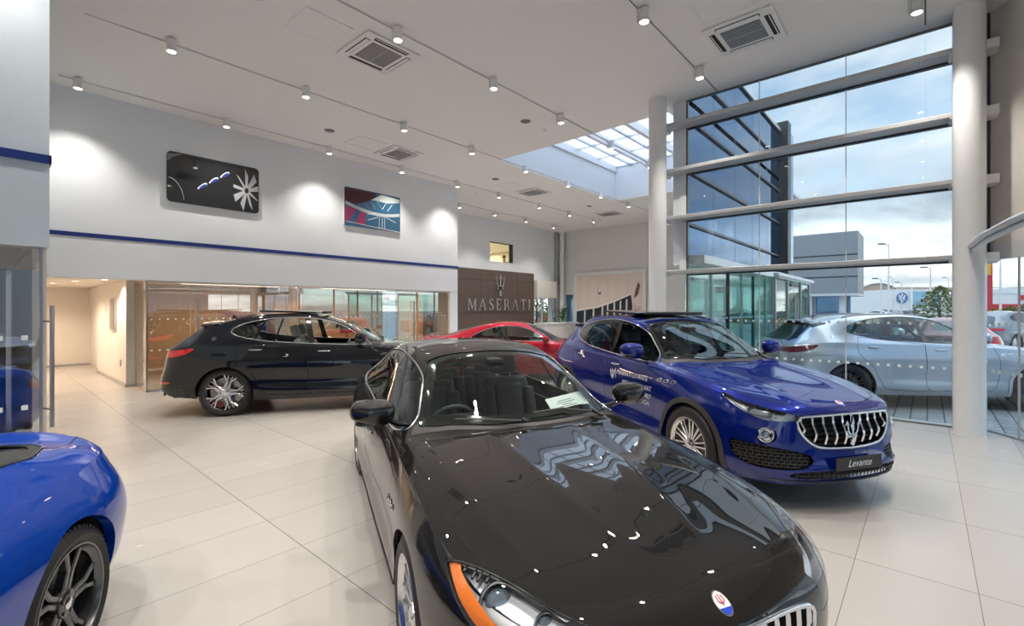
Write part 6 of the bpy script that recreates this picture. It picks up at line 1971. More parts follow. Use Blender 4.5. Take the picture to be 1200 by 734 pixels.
def far_banner():
    # free-standing lightbox against the far wall
    y0, y1, z0, z1 = 10.06, 14.15, .15, 3.64; X = 21.08
    e = tag(empty('lightbox_banner', (X, (y0 + y1) / 2, 0)), 'huge white-framed poster of a car bonnet and grille on the far wall', 'poster')
    cy = (y0 + y1) / 2
    def P(u, v): return (-(u - .5) * (y1 - y0 - .34), z0 + .17 + v * (z1 - z0 - .34))   # u grows to the right as seen from the hall
    f = MB(); f.rbox(0, .10, y0 - cy, y1 - cy, z0, z1, .01, 1); f.build('poster_frame', M['white_metal'], e)
    b = MB(); b.box(-.004, 0, y0 - cy + .17, y1 - cy - .17, z0 + .17, z1 - .17); b.build('poster_sheet', pbr('poster_cream', (.78, .66, .60), .4), e)
    def poly(name, uv, col, d=-.006, mat=None):
        m = MB(); m.prism([P(*q) for q in uv], d, -.004, 'yz'); return m.build(name, mat or pbr(name + '_ink', col, .4), e)
    poly('poster_grille', [(0, .0), (0, .40), (.35, .46), (.60, .55), (.84, .66), (.86, .50), (.84, .0)], (.02, .035, .045))
    for k in range(6): poly('poster_shade', [(.02 + k * .15, .46 + k * .03), (.08 + k * .15, .47 + k * .03), (.08 + k * .15, .98), (.02 + k * .15, .98)], (.75, .635, .575), -.0055)
    for k, u in enumerate((.14, .28, .42, .50, .60, .69, .78)):
        t = .40 + u * .28; s = .012
        poly('poster_slat', [(u - s, t - .03), (u + s, t - .02), (u + .5 * s, .20), (u - .03, .0), (u - .055, .0), (u - .02, .22)], (.75, .70, .66), -.009)
    poly('poster_chrome', [(0, .40), (.35, .46), (.60, .55), (.84, .66), (.84, .685), (.60, .58), (.35, .49), (0, .43)], (.85, .80, .76), -.010)
    m = MB(); m.prism([(P(.37, .72)[0] + .10 * math.cos(a), P(.37, .72)[1] + .15 * math.sin(a + .3)) for a in [2 * PI * i / 20 for i in range(20)]], -.011, -.004, 'yz'); m.build('poster_badge', pbr('poster_badge_ink', (.12, .10, .10), .3), e)
    m = MB(); m.prism([(P(.37, .72)[0] + .07 * math.cos(a), P(.37, .735)[1] + .09 * math.sin(a + .3)) for a in [2 * PI * i / 20 for i in range(20)]], -.013, -.004, 'yz'); m.build('poster_badge_centre', M['white_print'], e)
    poly('poster_lamp', [(.90, .72), (.94, .86), (.97, .80), (.94, .66), (.88, .60)], (.16, .11, .09), -.010)
    poly('poster_bumper', [(.86, .0), (.88, .55), (.92, .45), (.98, .50), (.98, 0)], (.66, .52, .46), -.009)
    # trident in the poster grille
    t = MB(); trident(t, .9, M=Matrix(((-1, 0, 0, -.008), (0, -1, 0, P(.42, 0)[0]), (0, 0, 1, P(0, .20)[1]), (0, 0, 0, 1))), d=.004); t.build('poster_trident', M['white_print'], e)
    # narrow white lightbox seen right of the column
    b = MB(); b.rbox(20.9, 21.1, 7.9, 9.2, 0, 3.3, .01, 1); tag(b.build('white_display_panel', M['white_metal']), 'tall plain white display panel on the far wall right of the poster', 'panel')

def left_side():
    # near-left glazed box
    w = empty('window_6'); structure(w)
    for k in range(4):
        g = MB(); x1 = .40 - k * 1.65; g.box(x1 - 1.62, x1, 6.30, 6.312, .02, 2.30); structure(g.build('window_glass', M['part'], w))
    g = MB(); g.box(.40, .42, 6.28, 6.34, 0, 2.30); g.box(-6.3, .42, 6.27, 6.34, 0, .03); g.build('window_frame', M['steel'], w)
    g = MB()
    for z in (1.45, .80):
        x = .30
        while x > -3: g.box(x - .022, x + .022, 6.296, 6.298, z - .022, z + .022); x -= .16
    g.build('window_marking', M['frit'], w)
    h = tag(empty('door_pull', (.47, 6.12, 0)), 'long vertical brushed steel pull handle at the near glass wall end', 'door handle')
    b = MB(); b.cyl((0, 0, .62), (0, 0, 1.75), .016, n=16); b.build('pull_bar', M['steel'], h, smooth=40)
    for z in (.78, 1.60): b = MB(); b.cyl((0, 0, z), (-.05, .16, z), .009, n=10); b.build('standoff', M['steel'], h)
    smb('wall_box_back', M['tanwall'], (-6.3, .3, 10.4, 10.6, 0, 2.3)); smb('ceiling_box', M['brown'], (-6.3, .3, 6.5, 10.4, 2.30, 2.36))
    b = MB(); b.rbox(-2.2, .0, 9.4, 10.1, 0, .78, .02, 1); tag(b.build('low_cabinet', M['brown']), 'dark low cabinet behind the near left glass wall', 'cabinet')
    # corridor
    smb('ceiling_corridor', M['soff'], (.46, 2.33, YL + .28, 19.6, HZ + .03, HZ + .12))
    smb('wall_corridor_end', M['warmwall'], (.3, 2.6, 19.4, 19.6, 0, 2.4)); smb('wall_corridor_left', M['warmwall'], (.36, .46, 6.5, 19.4, 0, 2.4))
    smb('wall_corridor_right', M['warmwall'], (2.18, 2.36, 13.2, 16.9, 0, 2.4), (2.33, 2.6, 16.9, 19.4, 0, 2.4))
    smb('baseboard_corridor', M['satin'], (2.16, 2.18, 13.2, 16.9, 0, .06), (.5, 2.3, 19.38, 19.4, 0, .05), (2.16, 2.36, 13.185, 13.2, 0, .06))
    # framed relief, switch, exit sensor
    e = tag(empty('corridor_picture', (2.17, 14.55, 1.60)), 'round-cornered silver picture on the corridor right wall', 'picture')
    b = MB(); b.prism(rrect(.62, .78, .07, 5), -.03, .008, 'yz'); b.build('picture_case', M['satin'], e)
    b = MB(); b.prism(rrect(.56, .72, .05, 5), -.034, -.03, 'yz'); b.build('picture_face', pbr('pewter_print', (.25, .24, .23), .35, .4, noise=(5, .8)), e)
    b = MB(); b.rbox(2.16, 2.18, 13.7, 13.8, .42, .56, .004, 1); tag(b.build('wall_socket', M['steel']), 'small steel socket plate low on the corridor wall', 'socket')
    for (x, y, lab) in ((1.25, 16.2, 'left small recessed downlight in the corridor ceiling'), (1.5, 14.6, 'middle small recessed downlight in the corridor ceiling'), (1.85, 13.4, 'brightest recessed downlight nearest the corridor mouth'), (1.2, 17.9, 'farthest recessed downlight in the corridor ceiling')):
        b = MB(); b.lathe([(.075, -.004), (.085, -.002), (.085, .02), (.07, .03)], 'z', 20); o = b.build('downlight', M['white_metal'], smooth=40); o.location = (x, y, HZ + .03); tag(o, lab, 'downlight', 'corridor downlights')
        b = MB(); b.lathe([(0, 0), (.072, 0)], 'z', 20); b.build('lamp_lens', M['lamp_on'], o)
        ld = bpy.data.lights.new('downlight_beam', 'SPOT'); ld.energy = 95; ld.spot_size = 2.5; ld.spot_blend = .7; ld.color = (1, .80, .62); ld.shadow_soft_size = .06
        lo = bpy.data.objects.new('downlight_beam', ld); COL.objects.link(lo); lo.parent = o; lo.location = (0, 0, -.02)
    # glazed office under the white wall
    smb('floor_office', M['floor'], (2.36, 10.5, YL + .3, 16.2, .0, .004))
    smb('ceiling_office', M['soff'], (2.36, 10.5, YL + .28, 16.2, HZ + .08, HZ + .16))
    smb('wall_office_back', M['tanwall'], (2.36, 10.52, 16.0, 16.2, 0, 2.4)); 
    w = empty('window_7'); structure(w)
    xs = [2.33, 3.10, 4.05, 5.4, 6.7, 7.9, 8.9, 9.7, 10.5]
    for a, b_ in zip(xs[:-1], xs[1:]):
        g = MB(); g.box(a + .004, b_ - .004, YL + .05, YL + .062, .02, HZ - .02); structure(g.build('window_glass', M['part'], w))
        g = MB()
        for z in (1.50, .85):
            x = a + .08
            while x < b_ - .04: g.box(x - .016, x + .016, YL + .046, YL + .048, z - .016, z + .016); x += .14
        g.build('window_marking', M['frit'], w)
    g = MB(); g.box(2.33, 2.342, YL + .06, 13.2, .02, HZ - .02); structure(g.build('window_glass', M['part'], w))
    g = MB(); g.box(2.31, 10.5, YL + .03, YL + .08, 0, .025); g.box(2.315, 2.345, YL + .03, YL + .08, 0, HZ); g.box(2.31, 10.5, YL + .03, YL + .08, HZ - .03, HZ); g.build('window_frame', M['steel'], w)
    # sliding door gear and long handles
    for (x, x2, lab) in ((3.10, 4.05, 'long steel pull handle on the left glass office door'), (8.9, 9.7, 'long steel pull handle on the right glass office door')):
        o = tag(empty('door_pull', (x + .12, YL - .0, 0)), lab, 'door handle')
        b = MB(); b.cyl((0, -.03, .45), (0, -.03, 1.95), .020, n=14); b.build('pull_bar', M['steel'], o, smooth=40)
        for z in (.6, 1.8): b = MB(); b.cyl((0, -.03, z), (0, .05, z), .009, n=8); b.build('standoff', M['steel'], o)
    o = MB(); o.cyl((2.6, YL + .12, 2.17), (5.2, YL + .12, 2.17), .014, n=10); o = o.build('sliding_door_rail', M['steel'], smooth=40); tag(o, 'horizontal steel sliding rail at the top of the glass office front', 'rail')
    for x in (3.2, 4.0, 5.05): b = MB(); b.rbox(x - .05, x + .05, YL + .065, YL + .16, 2.08, 2.24, .01, 1); b.build('rail_hanger', M['satin'], o)
    # office contents
    for (x0, x1, y, lab) in ((3.6, 6.2, 15.0, 'long tan worktop desk at the left of the glass office'), (7.3, 9.6, 15.0, 'long tan worktop desk at the right of the glass office')):
        d = tag(empty('office_desk', ((x0 + x1) / 2, y, 0)), lab, 'desk'); w2 = (x1 - x0) / 2
        b = MB(); b.rbox(-w2, w2, -.4, .4, .72, .76, .008, 1); b.build('desk_top', M['wood'], d)
        for s in (-1, 1): b = MB(); b.rbox(s * (w2 - .06) - .03, s * (w2 - .06) + .03, -.38, .38, 0, .72, .005, 1); b.build('desk_leg', M['white_metal'], d)
    for i, (x, y, rz, lab) in enumerate(((4.3, 14.75, .3, 'black monitor on the left office desk, left one'), (5.4, 14.75, -.2, 'black monitor on the left office desk, right one'), (8.3, 14.75, .2, 'black monitor on the right office desk'))):
        m = tag(empty('monitor', (x, y, .76), rz), lab, 'monitor')
        b = MB(); b.rbox(-.28, .28, -.02, .02, .14, .50, .008, 1); b.build('screen', M['black_gloss'], m)
        b = MB(); b.cyl((0, 0, .01), (0, 0, .2), .02); b.rbox(-.12, .12, -.09, .09, 0, .015, .004, 1); b.build('stand', M['darkmetal'], m)
    for x in (4.6, 8.2):
        l = MB(); l.rbox(x - 1.2, x + 1.2, 14.0, 14.12, HZ + .03, HZ + .08, .005, 1); o = l.build('strip_light', M['white_metal']); tag(o, 'long thin strip light in the %s part of the glass office' % ('left' if x < 6 else 'right'), 'strip light')
        l = MB(); l.box(x - 1.18, x + 1.18, 14.02, 14.10, HZ + .025, HZ + .03); l.build('light_panel', M['strip_on'], o)
        ld = bpy.data.lights.new('strip_beam', 'AREA'); ld.energy = 60; ld.size = 2.2; ld.size_y = .2; ld.shape = 'RECTANGLE'; ld.color = (1, .74, .48)
        lo = bpy.data.objects.new('strip_beam', ld); COL.objects.link(lo); lo.parent = o; lo.location = (x, 14.06, HZ + .02)
    b = MB(); b.rbox(10.15, 10.40, 13.0, 13.4, 0, 2.25, .01, 1); tag(b.build('oak_post', M['wood']), 'orange oak-veneer post inside the right end of the glass office', 'post')
    b = MB(); b.rbox(6.3, 7.3, 15.6, 15.95, 0, 1.9, .01, 1); tag(b.build('office_cupboard', M['wood']), 'tan tall cupboard at the back of the glass office', 'cupboard')
    for i, (x, y, rz, col, lab) in enumerate(((4.6, 14.1, 0, 'leather', 'dark office chair drawn up to the left desk'), (8.3, 14.1, .4, 'leather_tan', 'sand-coloured office chair at the right desk'))):
        c = tag(empty('office_chair', (x, y - .3, 0), rz), lab, 'chair')
        b = MB(); b.rbox(-.24, .24, -.24, .24, .44, .52, .04, 3); b.build('seat', M[col], c, smooth=50)
        b = MB(); b.rbox(-.22, .22, -.28, -.22, .56, 1.02, .03, 3); b.build('backrest', M[col], c, smooth=50)
        b = MB(); b.cyl((0, 0, .08), (0, 0, .44), .025); b.tube([(0, -.24, .47), (0, -.28, .6)], .02, 8)
        for k in range(5): b.tube([(0, 0, .09), (.28 * math.cos(k * 1.257), .28 * math.sin(k * 1.257), .05)], .018, 6)
        b.build('swivel_base', M['satin'], c)
        for k in range(5): b = MB(); b.sphere((.28 * math.cos(k * 1.257), .28 * math.sin(k * 1.257), .027), .027, 10); b.build('caster', M['rubber'], c)
# ================================================================== OUTSIDE
CA = math.atan2(.6603, .7504)
def W(r, f): return (.6609 * r + .7504 * f, -.7510 * r + .6603 * f)
def px(x, f): return (x - 600) / 553. * f

def lite_car(name, spec, paintm, darkglass=True, wheelmat=None):
    b = Body(spec['plan'], spec['top'], spec['t_top'], spec['t_band'], spec['breaks'], ds=.06, nt=3, nb=3)
    root = empty(name); wb, R, ar = spec['wb'], spec['R'], spec['arch']
    for cx in (0, -wb): wheel_arch(b, cx, R - .01, ar)
    rm = lambda A, S, N, C: (C < b.ncol_top + 2) & (A[:, 2] > spec['belt'] - .12)
    for nm in ('windshield', 'rear_window'): b.cut('body', nm, top_f(half_poly(spec[nm])), rm)
    b.cut('body', 'dlo', side_f(smooth_poly(spec['dlo'], 5, spec.get('dlo_corner', ()))), lambda A, S, N, C: (A[:, 1] > .42) & (A[:, 2] > spec['belt'] - .15))
    sb = b.sr(.45)
    b.cut('body', 'lamp', girth_f([(b.sy(.5), spec['belt'] - .32), (b.sx(.6), spec['belt'] - .24), (b.sx(.6), spec['belt'] - .16), (b.sy(.5), spec['belt'] - .22)]), lambda A, S, N, C: A[:, 0] > .2)
    b.cut('body', 'tail', girth_f([(b.sr(.45), spec['belt'] - .2), (b.sx(-wb - .6), spec['belt'] - .2), (b.sx(-wb - .6), spec['belt'] - .09), (b.sr(.45), spec['belt'] - .09)]), lambda A, S, N, C: A[:, 0] < -wb - .4)
    b.cut('body', 'grille', front_f(half_poly_f([(0, spec['belt'] - .24), (.42, spec['belt'] - .26), (.3, spec['belt'] - .48), (0, spec['belt'] - .5)])), lambda A, S, N, C: A[:, 0] > .5)
    b.emit('body_shell', 'body', paintm, root)
    for nm in ('windshield', 'rear_window'): b.emit(nm, nm, M['black_gloss'], root)
    b.emit('side_window', 'dlo', M['black_gloss'], root); b.emit('headlamp', 'lamp', M['reflector'], root); b.emit('tail_lamp', 'tail', M['red_lens'], root); b.emit('grille', 'grille', M['cavity'], root)
    u = MB(); u.box(-wb - .5, .6, -.6, .6, .18, .5); u.build('underbody', M['cavity'], root)
    for cx in (0, -wb):
        for sg in (1, -1):
            w = empty('wheel', (cx, sg * (spec['hw'] - .14), R), parent=root)
            t = MB(); t.lathe([(R * .7, -.11), (R * .93, -.12), (R, -.08), (R, .08), (R * .93, .12), (R * .7, .11)], n=24); t.build('tyre', M['rubber'], w, smooth=40)
            s = MB(); s.lathe([(R * .7, .09), (R * .66, .06), (0, .07)], n=24); s.lathe([(R * .7, -.09), (R * .66, -.06), (0, -.07)], n=24); s.build('rim', wheelmat or M['rim_silver'], w)
    return root

def recolor(root, old, new):
    for c in root.children:
        if c.name.startswith('body_shell'):
            c.data = c.data.copy(); c.data.materials[0] = new

def outside():
    # ground
    mb = MB(); mb.box(XG, 26, -9, YG, -.13, -.015); structure(mb.build('ground_paving', M['cobble']))
    mb = MB(); mb.box(-14, XG, -12, -3.2, -.13, -.015); structure(mb.build('ground_paving', M['cobble']))
    o = MB(); o.add([(-160, -260, -.06), (320, -260, -.06), (320, 260, -.06), (-160, 260, -.06)], [(0, 1, 2, 3)]); structure(o.build('ground', M['asphalt']))
    smb('trim_6', pbr('kerb_stone', (.42, .43, .43), .8), (25.9, 26.1, -14, YG + 6, -.13, .02), (XG + .06, XG + .30, -.3, YG, -.13, .0))
    # projecting wing: mirrored blue glazing above, clear glass below
    x0, x1 = XG + .08, 17.3; levels = [2.78, 3.42, 4.48, 5.52, 6.55, 7.45]; nx = 5
    w = empty('window_8'); structure(w)
    for i in range(nx):
        a = x0 + (x1 - x0) * i / nx; b_ = x0 + (x1 - x0) * (i + 1) / nx
        for z0, z1 in zip(levels[:-1], levels[1:]):
            g = MB(); g.box(a + .012, b_ - .012, YG, YG + .05, z0 + .02, z1 - .02); structure(g.build('window_glass', M['facade'], w))
    g = MB(); g.box(x0, x1, YG + .03, YG + .1, 2.78, 7.45)
    for z in levels: g.box(x0, x1, YG - .05, YG + .03, z - .025, z + .025)
    g.build('window_frame', M['darkmetal'], w)
    smb('wall_wing_end', M['darkmetal'], (17.3, 17.75, YG - .25, YG + .15, 0, 7.8)); smb('wall_wing_return', M['facade2'], (17.75, 18.9, YG - .10, YG + .15, 2.6, 7.75))
    smb('trim_7', M['alu'], (x0, 17.3, YG - .35, YG + .12, 2.62, 2.78), (9.6, 18.9, YG - .04, YG + .12, 7.45, 7.6))
    w = empty('window_9'); structure(w)
    xs = [x0, 10.9, 12.1, 13.2, 14.3, 15.6, 16.8, 18.6, 21.0]
    for a, b_ in zip(xs[:-1], xs[1:]):
        g = MB(); g.box(a + .006, b_ - .006, YG + .02, YG + .034, .02, 2.62); structure(g.build('window_glass', M['teal'], w))
        g = MB(); g.box(b_ - .03, b_ + .03, YG - .01, YG + .06, 0, 2.62); g.build('window_frame', M['darkmetal'] if b_ in (12.1, 14.3, 18.6) else M['steel'], w)
        g = MB(); x = a + .08
        while x < b_ - .05: g.box(x - .025, x + .025, YG + .014, YG + .018, 1.475, 1.525); x += .13
        g.build('window_marking', M['frit'], w)
    # glass draught lobby in front of the wing, with double doors
    l = tag(empty('entrance_lobby', (14.3, 3.15, 0)), 'green-tinted glass entrance lobby with a flat glass roof outside the tall window', 'entrance lobby')
    for (a, b_) in ((-2.1, -.8), (.8, 2.1)):
        g = MB(); g.box(a, b_, -.5, -.486, .02, 2.42); g.build('glass_panel', M['teal'], l)
    for x in (-2.1, 2.1):
        g = MB(); g.box(x - .007, x + .007, -.49, .42, .02, 2.42); g.build('glass_panel', M['teal'], l)
    g = MB(); g.box(-2.2, 2.2, -.6, .42, 2.42, 2.46); g.build('glass_roof', M['teal'], l)
    for x in (-2.1, -.8, .8, 2.1): g = MB(); g.box(x - .03, x + .03, -.53, -.47, 0, 2.42); g.build('lobby_post', M['steel'], l)
    for x in (-.4, .4):
        g = MB(); g.box(x - .38, x + .38, -.5, -.486, .02, 2.30); d = g.build('door', M['teal'], l)
        g = MB(); g.cyl((x * .35, -.56, .4), (x * .35, -.56, 2.0), .018, n=10); g.build('door_handle', M['steel'], d)
    g = MB(); g.rbox(-.14, .14, -.48, -.30, 2.18, 2.36, .02, 1); g.build('door_sensor', M['darkmetal'], l)
    g = MB(); g.rbox(-2.22, 2.22, -.62, -.5, 2.46, 2.56, .02, 1); g.build('lobby_fascia', M['alu'], l)
    # grey neighbour showroom
    e = tag(empty('neighbour_showroom', (30, 7.5, 0)), 'plain grey box-clad building with glazed ground floor beyond the entrance', 'building')
    b = MB(); b.box(0, 3, -4.82, 6, 2.5, 5.75); b.build('upper_storey', M['cladding_grey'], e)
    b = MB()
    for z in (4.55, 3.4): b.box(-.01, 0, -4.82, 6, z - .03, z + .03)
    b.build('cladding_joint', M['darkmetal'], e)
    b = MB(); b.box(-.03, 3, -4.85, 6, 2.40, 2.52); b.build('soffit_band', M['alu'], e)
    for y in (-4.1, -2.6, -.6, 1.4, 3.4): b = MB(); b.cyl((.5, y, 0), (.5, y, 2.4), .16, n=16); b.build('pillar', M['colpaint'], e, smooth=40)
    for k in range(6): 
        b = MB(); b.box(1.2, 1.22, -4.4 + 1.7 * k, -2.8 + 1.7 * k, .1, 2.4); f = b.build('shop_window', M['facade2'], e)
        b = MB(); b.box(1.15, 1.2, -4.4 + 1.7 * k, -2.8 + 1.7 * k, 1.3, 1.4); b.box(1.15, 1.2, -2.8 + 1.7 * k, -2.7 + 1.7 * k, 0, 2.4); b.build('window_frame', M['alu'], f)
    # second block further right behind
    def bld(name, r, f, w, h, d, mat, label, cat='building', z0=0):
        p = W(r, f); e = tag(empty(name, (p[0], p[1], z0), CA - PI / 2), label, cat)
        b = MB(); b.box(-w / 2, w / 2, 0, d, 0, h); b.build('walls', mat, e); return e
    whiteb = pbr('white_render', (.80, .80, .79), .6); pinkb = pbr('sandstone_brick', (.52, .37, .28), .85, noise=(4, .15))
    f = 95
    e = bld('car_dealership', px(1072, f), f, 9.5, 5.6, 14, whiteb, 'white car dealership with a round blue logo in the distance')
    b = MB(); b.box(-.9, 5.2, -.2, 0, 1.2, 5.2); b.build('shop_front', M['facade2'], e)
    for x in (-1.0, 2.4, 4.9): b = MB(); b.box(x - .25, x + .25, -.35, 0, 0, 5.5); b.build('pillar', whiteb, e)
    lg = MB(); R_ = 1.0; cx, cz = -2.7, 3.9
    lg.tube([(cx + R_ * math.cos(a), -.12, cz + R_ * math.sin(a)) for a in [2 * PI * i / 32 for i in range(32)]], .11, 8, closed=True)
    for pts in (((-.42, .78), (0, .05), (.42, .78)), ((-.86, .42), (-.38, -.78), (0, -.05), (.38, -.78), (.86, .42))):
        lg.tube([(cx + a, -.12, cz + c) for a, c in pts], .09, 6)
    lg.build('round_logo', pbr('logo_blue', (.03, .14, .40), .4), e)
    dsk = MB(); dsk.prism([(cx + R_ * math.cos(a), cz + R_ * math.sin(a)) for a in [2 * PI * i / 32 for i in range(32)]], -.08, -.0, 'xz'); dsk.build('logo_disc', M['white_print'], e)
    f = 120
    e = bld('arched_store', px(1028, f), f, 22, 5.6, 20, pinkb, 'sandstone-coloured store with a big arched gable in the distance')
    b = MB(); b.prism([(-5, 5.6)] + [(5 * math.cos(a) * 1, 5.6 + 2.6 * math.sin(a)) for a in np.linspace(PI, 0, 14)], -.1, 2, 'xz'); b.build('arched_gable', pinkb, e)
    b = MB(); b.tube([(5 * math.cos(a), -.2, 5.4 + 2.8 * math.sin(a)) for a in np.linspace(PI, 0, 20)], .25, 6); b.build('arch_rib', M['steel'], e)
    b = MB(); b.box(-4, -.6, -.3, 0, .6, 4.4); b.build('entrance_panel', whiteb, e)
    b = MB(); b.box(1, 4.5, -.3, 0, 1, 4.6); b.build('blue_sign_panel', pbr('sign_pale_blue', (.35, .48, .65), .5), e)
    f = 150
    e = bld('long_warehouse', px(1120, f), f, 90, 8.6, 20, pbr('pale_brick', (.56, .42, .33), .85, noise=(2, .1)), 'long pale brick warehouse along the horizon')
    for k in range(12): b = MB(); b.box(-44 + k * 7.4, -43.6 + k * 7.4, -.3, 0, 0, 8.6); b.build('wall_pier', whiteb, e)
    f = 90
    e = bld('red_trim_store', px(1190, f), f, 12, 4.6, 10, whiteb, 'white store with red bands seen right of the white column')
    red = pbr('signal_red', (.55, .02, .04), .5)
    b = MB(); b.box(-5.5, 6, -.2, 0, .6, 2.6); b.build('red_band', red, e); b = MB(); b.box(.5, 6, -.2, 0, 3.4, 4.3); b.build('red_sign', red, e)
    b = MB(); b.prism([(-7, 4.6), (7, 4.6), (5, 5.4), (-1, 5.8), (-6, 5.3)], -.1, 10, 'xz'); b.build('curved_roof', whiteb, e)
    # pylon sign
    f = 42; p = W(px(1151, f) , f)
    e = tag(empty('pylon_sign', (p[0], p[1], 0), CA - PI / 2), 'tall red pylon sign with a yellow square beside the white column', 'sign')
    b = MB(); b.rbox(-.7, .75, -.2, .2, .3, 6.6, .05, 1); b.build('pylon_body', red, e); b = MB(); b.rbox(-.55, .55, -.23, -.19, 4.7, 6.2, .02, 1); b.build('yellow_panel', pbr('sign_yellow', (.75, .42, .03), .5), e)
    # lamp posts
    for (x, f, h, lab) in ((1041, 44, 7.7, 'tallest slim grey lamp post with a dark head beyond the silver car'), (1032, 52, 5.0, 'low lamp post with a double dark head left of the tall one'), (1090, 46, 5.7, 'lamp post standing just left of the green tree'),
                           (1046, 80, 7.0, 'distant thin lamp post right of the tall one'), (1056, 70, 5.6, 'faint lamp post above the round logo'), (1111, 75, 6.6, 'lamp post above the green tree'), (1172, 40, 6.0, 'lamp post seen through the curved glass')):
        p = W(px(x, f), f); e = tag(empty('lamp_post', (p[0], p[1], 0), CA - PI / 2), lab, 'lamp post', 'car park lamp posts')
        b = MB(); b.cyl((0, 0, 0), (0, 0, h), .10, .055, n=10); b.build('pole', M['white_metal'] if f < 60 else M['satin'], e, smooth=40)
        b = MB(); b.tube([(0, 0, h - .05), (-.5, 0, h + .05)], .035, 6); b.build('arm', M['satin'], e)
        b = MB(); b.rbox(-.95, -.35, -.12, .12, h, h + .11, .03, 1); b.build('lamp_head', M['darkmetal'], e)
    # planted bank and trees
    bank = MB(); rnd = random.Random(3); nx_, ny_ = 60, 10; vs = []; fs = []
    for j in range(ny_ + 1):
        for i in range(nx_ + 1):
            r = 8 + 62 * i / nx_; f = 36 + 18 * j / ny_; h = .85 * math.sin(PI * min(1, j / ny_ * 1.1)) + rnd.uniform(-.07, .12) * (0 < j < ny_)
            p = W(r, f); vs.append((p[0], p[1], max(-.05, h)))
    for j in range(ny_):
        for i in range(nx_): a = j * (nx_ + 1) + i; fs.append((a, a + 1, a + nx_ + 2, a + nx_ + 1))
    bank.add(vs, fs); structure(bank.build('ground_bank', pbr('dry_grass_bank', (.30, .20, .10), .95, noise=(1.2, .5)), smooth=180))
    rb = MB(); 
    for k in range(9):
        f = 37.5; r = px(1054 + k * 2.6, f); p = W(r, f); rb.sphere((p[0], p[1], .45), .5, 8, (1, 1, .7))
    hd = rb.build('red_shrub_hedge', pbr('russet_leaves', (.45, .12, .09), .9, noise=(5, .4)), smooth=60); tag(hd, 'low russet hedge on the bank below the round logo', 'hedge'); hd['kind'] = 'stuff'
    green = pbr('leaf_olive', (.20, .24, .06), .8, noise=(3, .5)); green2 = pbr('leaf_dusty_green', (.16, .20, .10), .8, noise=(3, .5)); yel = pbr('leaf_yellow_green', (.36, .32, .06), .8, noise=(3, .5)); trunk = pbr('bark', (.12, .08, .05), .9)
    def tree(x, f, h, rad, mat, lab, n=900, seed=1, z0=0.15):
        p = W(px(x, f), f); e = tag(empty('leafy_shrub' if h < 2.5 else 'tree', (p[0], p[1], 0)), lab, 'shrub' if h < 2.5 else 'tree')
        t = MB(); t.cyl((0, 0, 0), (0, 0, h * .8), .09, .03, n=8)
        rn = random.Random(seed)
        for k in range(14):
            a = rn.uniform(0, 6.28); z = rn.uniform(.15, .8) * h; q = rad * (1 - z / h) * .9 + .1; t.tube([(0, 0, z * .8), (q * math.cos(a), q * math.sin(a), z + .1)], .02, 5)
        t.build('trunk', trunk, e)
        lf = MB()
        for k in range(n):
            a = rn.uniform(0, 6.28); z = h * (z0 + (1 - z0) * rn.random() ** .9); rr = rad * (math.sin(PI * min(1, .18 + .82 * z / h)) ** .7) * rn.uniform(.35, 1.05)
            c = Vector((rr * math.cos(a), rr * math.sin(a), z)); d = Vector((rn.gauss(0, 1), rn.gauss(0, 1), rn.gauss(0, .7))).normalized(); s = rn.uniform(.06, .14) * (h / 3) ** .5; n_ = d.cross(Vector((rn.random(), rn.random(), 1))).normalized() * s * .5
            lf.add([c - d * s, c + n_, c + d * s, c - n_], [(0, 1, 2, 3)])
        lf.build('foliage', mat, e)
    tree(1101, 26, 2.95, 1.35, green, 'green young tree behind the bonnet end of the silver car', 1500, 1)
    tree(1132, 29, 2.2, 1.0, yel, 'yellow-green shrub half hidden behind the white column', 700, 2)
    tree(1165, 23, 1.7, .75, yel, 'yellow-green shrub just right of the white column', 800, 3)
    tree(1184, 26, 1.85, .9, green, 'bushy green shrub seen through the curved glass', 900, 4)
    tree(1206, 29, 2.1, 1.1, green2, 'grey-green shrub at the right edge of the view', 900, 5)
    tree(629, 33, 3.4, .9, green, 'green tree seen through the small window behind the counter', 900, 6)
    tree(646, 29, 2.2, .5, yel, 'yellow-green bush at the right of the small window behind the counter', 500, 7)
    # parked cars
    cs = sedan_spec(); lv = lev_spec(); gs = gt_spec()
    white = pbr('white_car_paint', (.78, .79, .80), .25, coat=1); grey = pbr('grey_car_paint', (.20, .22, .25), .3, .3, coat=1); navy = pbr('navy_car_paint', (.03, .05, .11), .25, coat=1); redp = pbr('red_car_paint', (.45, .03, .04), .25, coat=1)
    protoS = lite_car('parked_car', lv, white); protoC = lite_car('parked_car', cs, navy)
    fl = [True, True]
    def put(k, x, f, rz, paintm, lab, first=[0, 0], world=None):
        pr = (protoS, protoC)[k]
        o = pr if first[k] == 0 else copy_tree(pr); first[k] = 1
        p = world or W(px(x, f), f); o.location = (p[0], p[1], -.03); o.rotation_euler = (0, 0, rz)
        tag(o, lab, 'car', 'parked cars outside'); recolor(o, None, paintm); return o
    put(0, 905, 19.0, -.6, white, 'white car parked directly behind the silver SUV outside')
    put(1, 1019, 27, .9, navy, 'dark blue hatchback parked near the grey building, far beyond the silver SUV')
    put(1, 1100, 16.5, .1, redp, 'red car hidden mostly behind the silver SUV, near the white column')
    put(0, 1203, 20.0, -.5, grey, 'grey SUV seen through the curved glass behind the silver one')
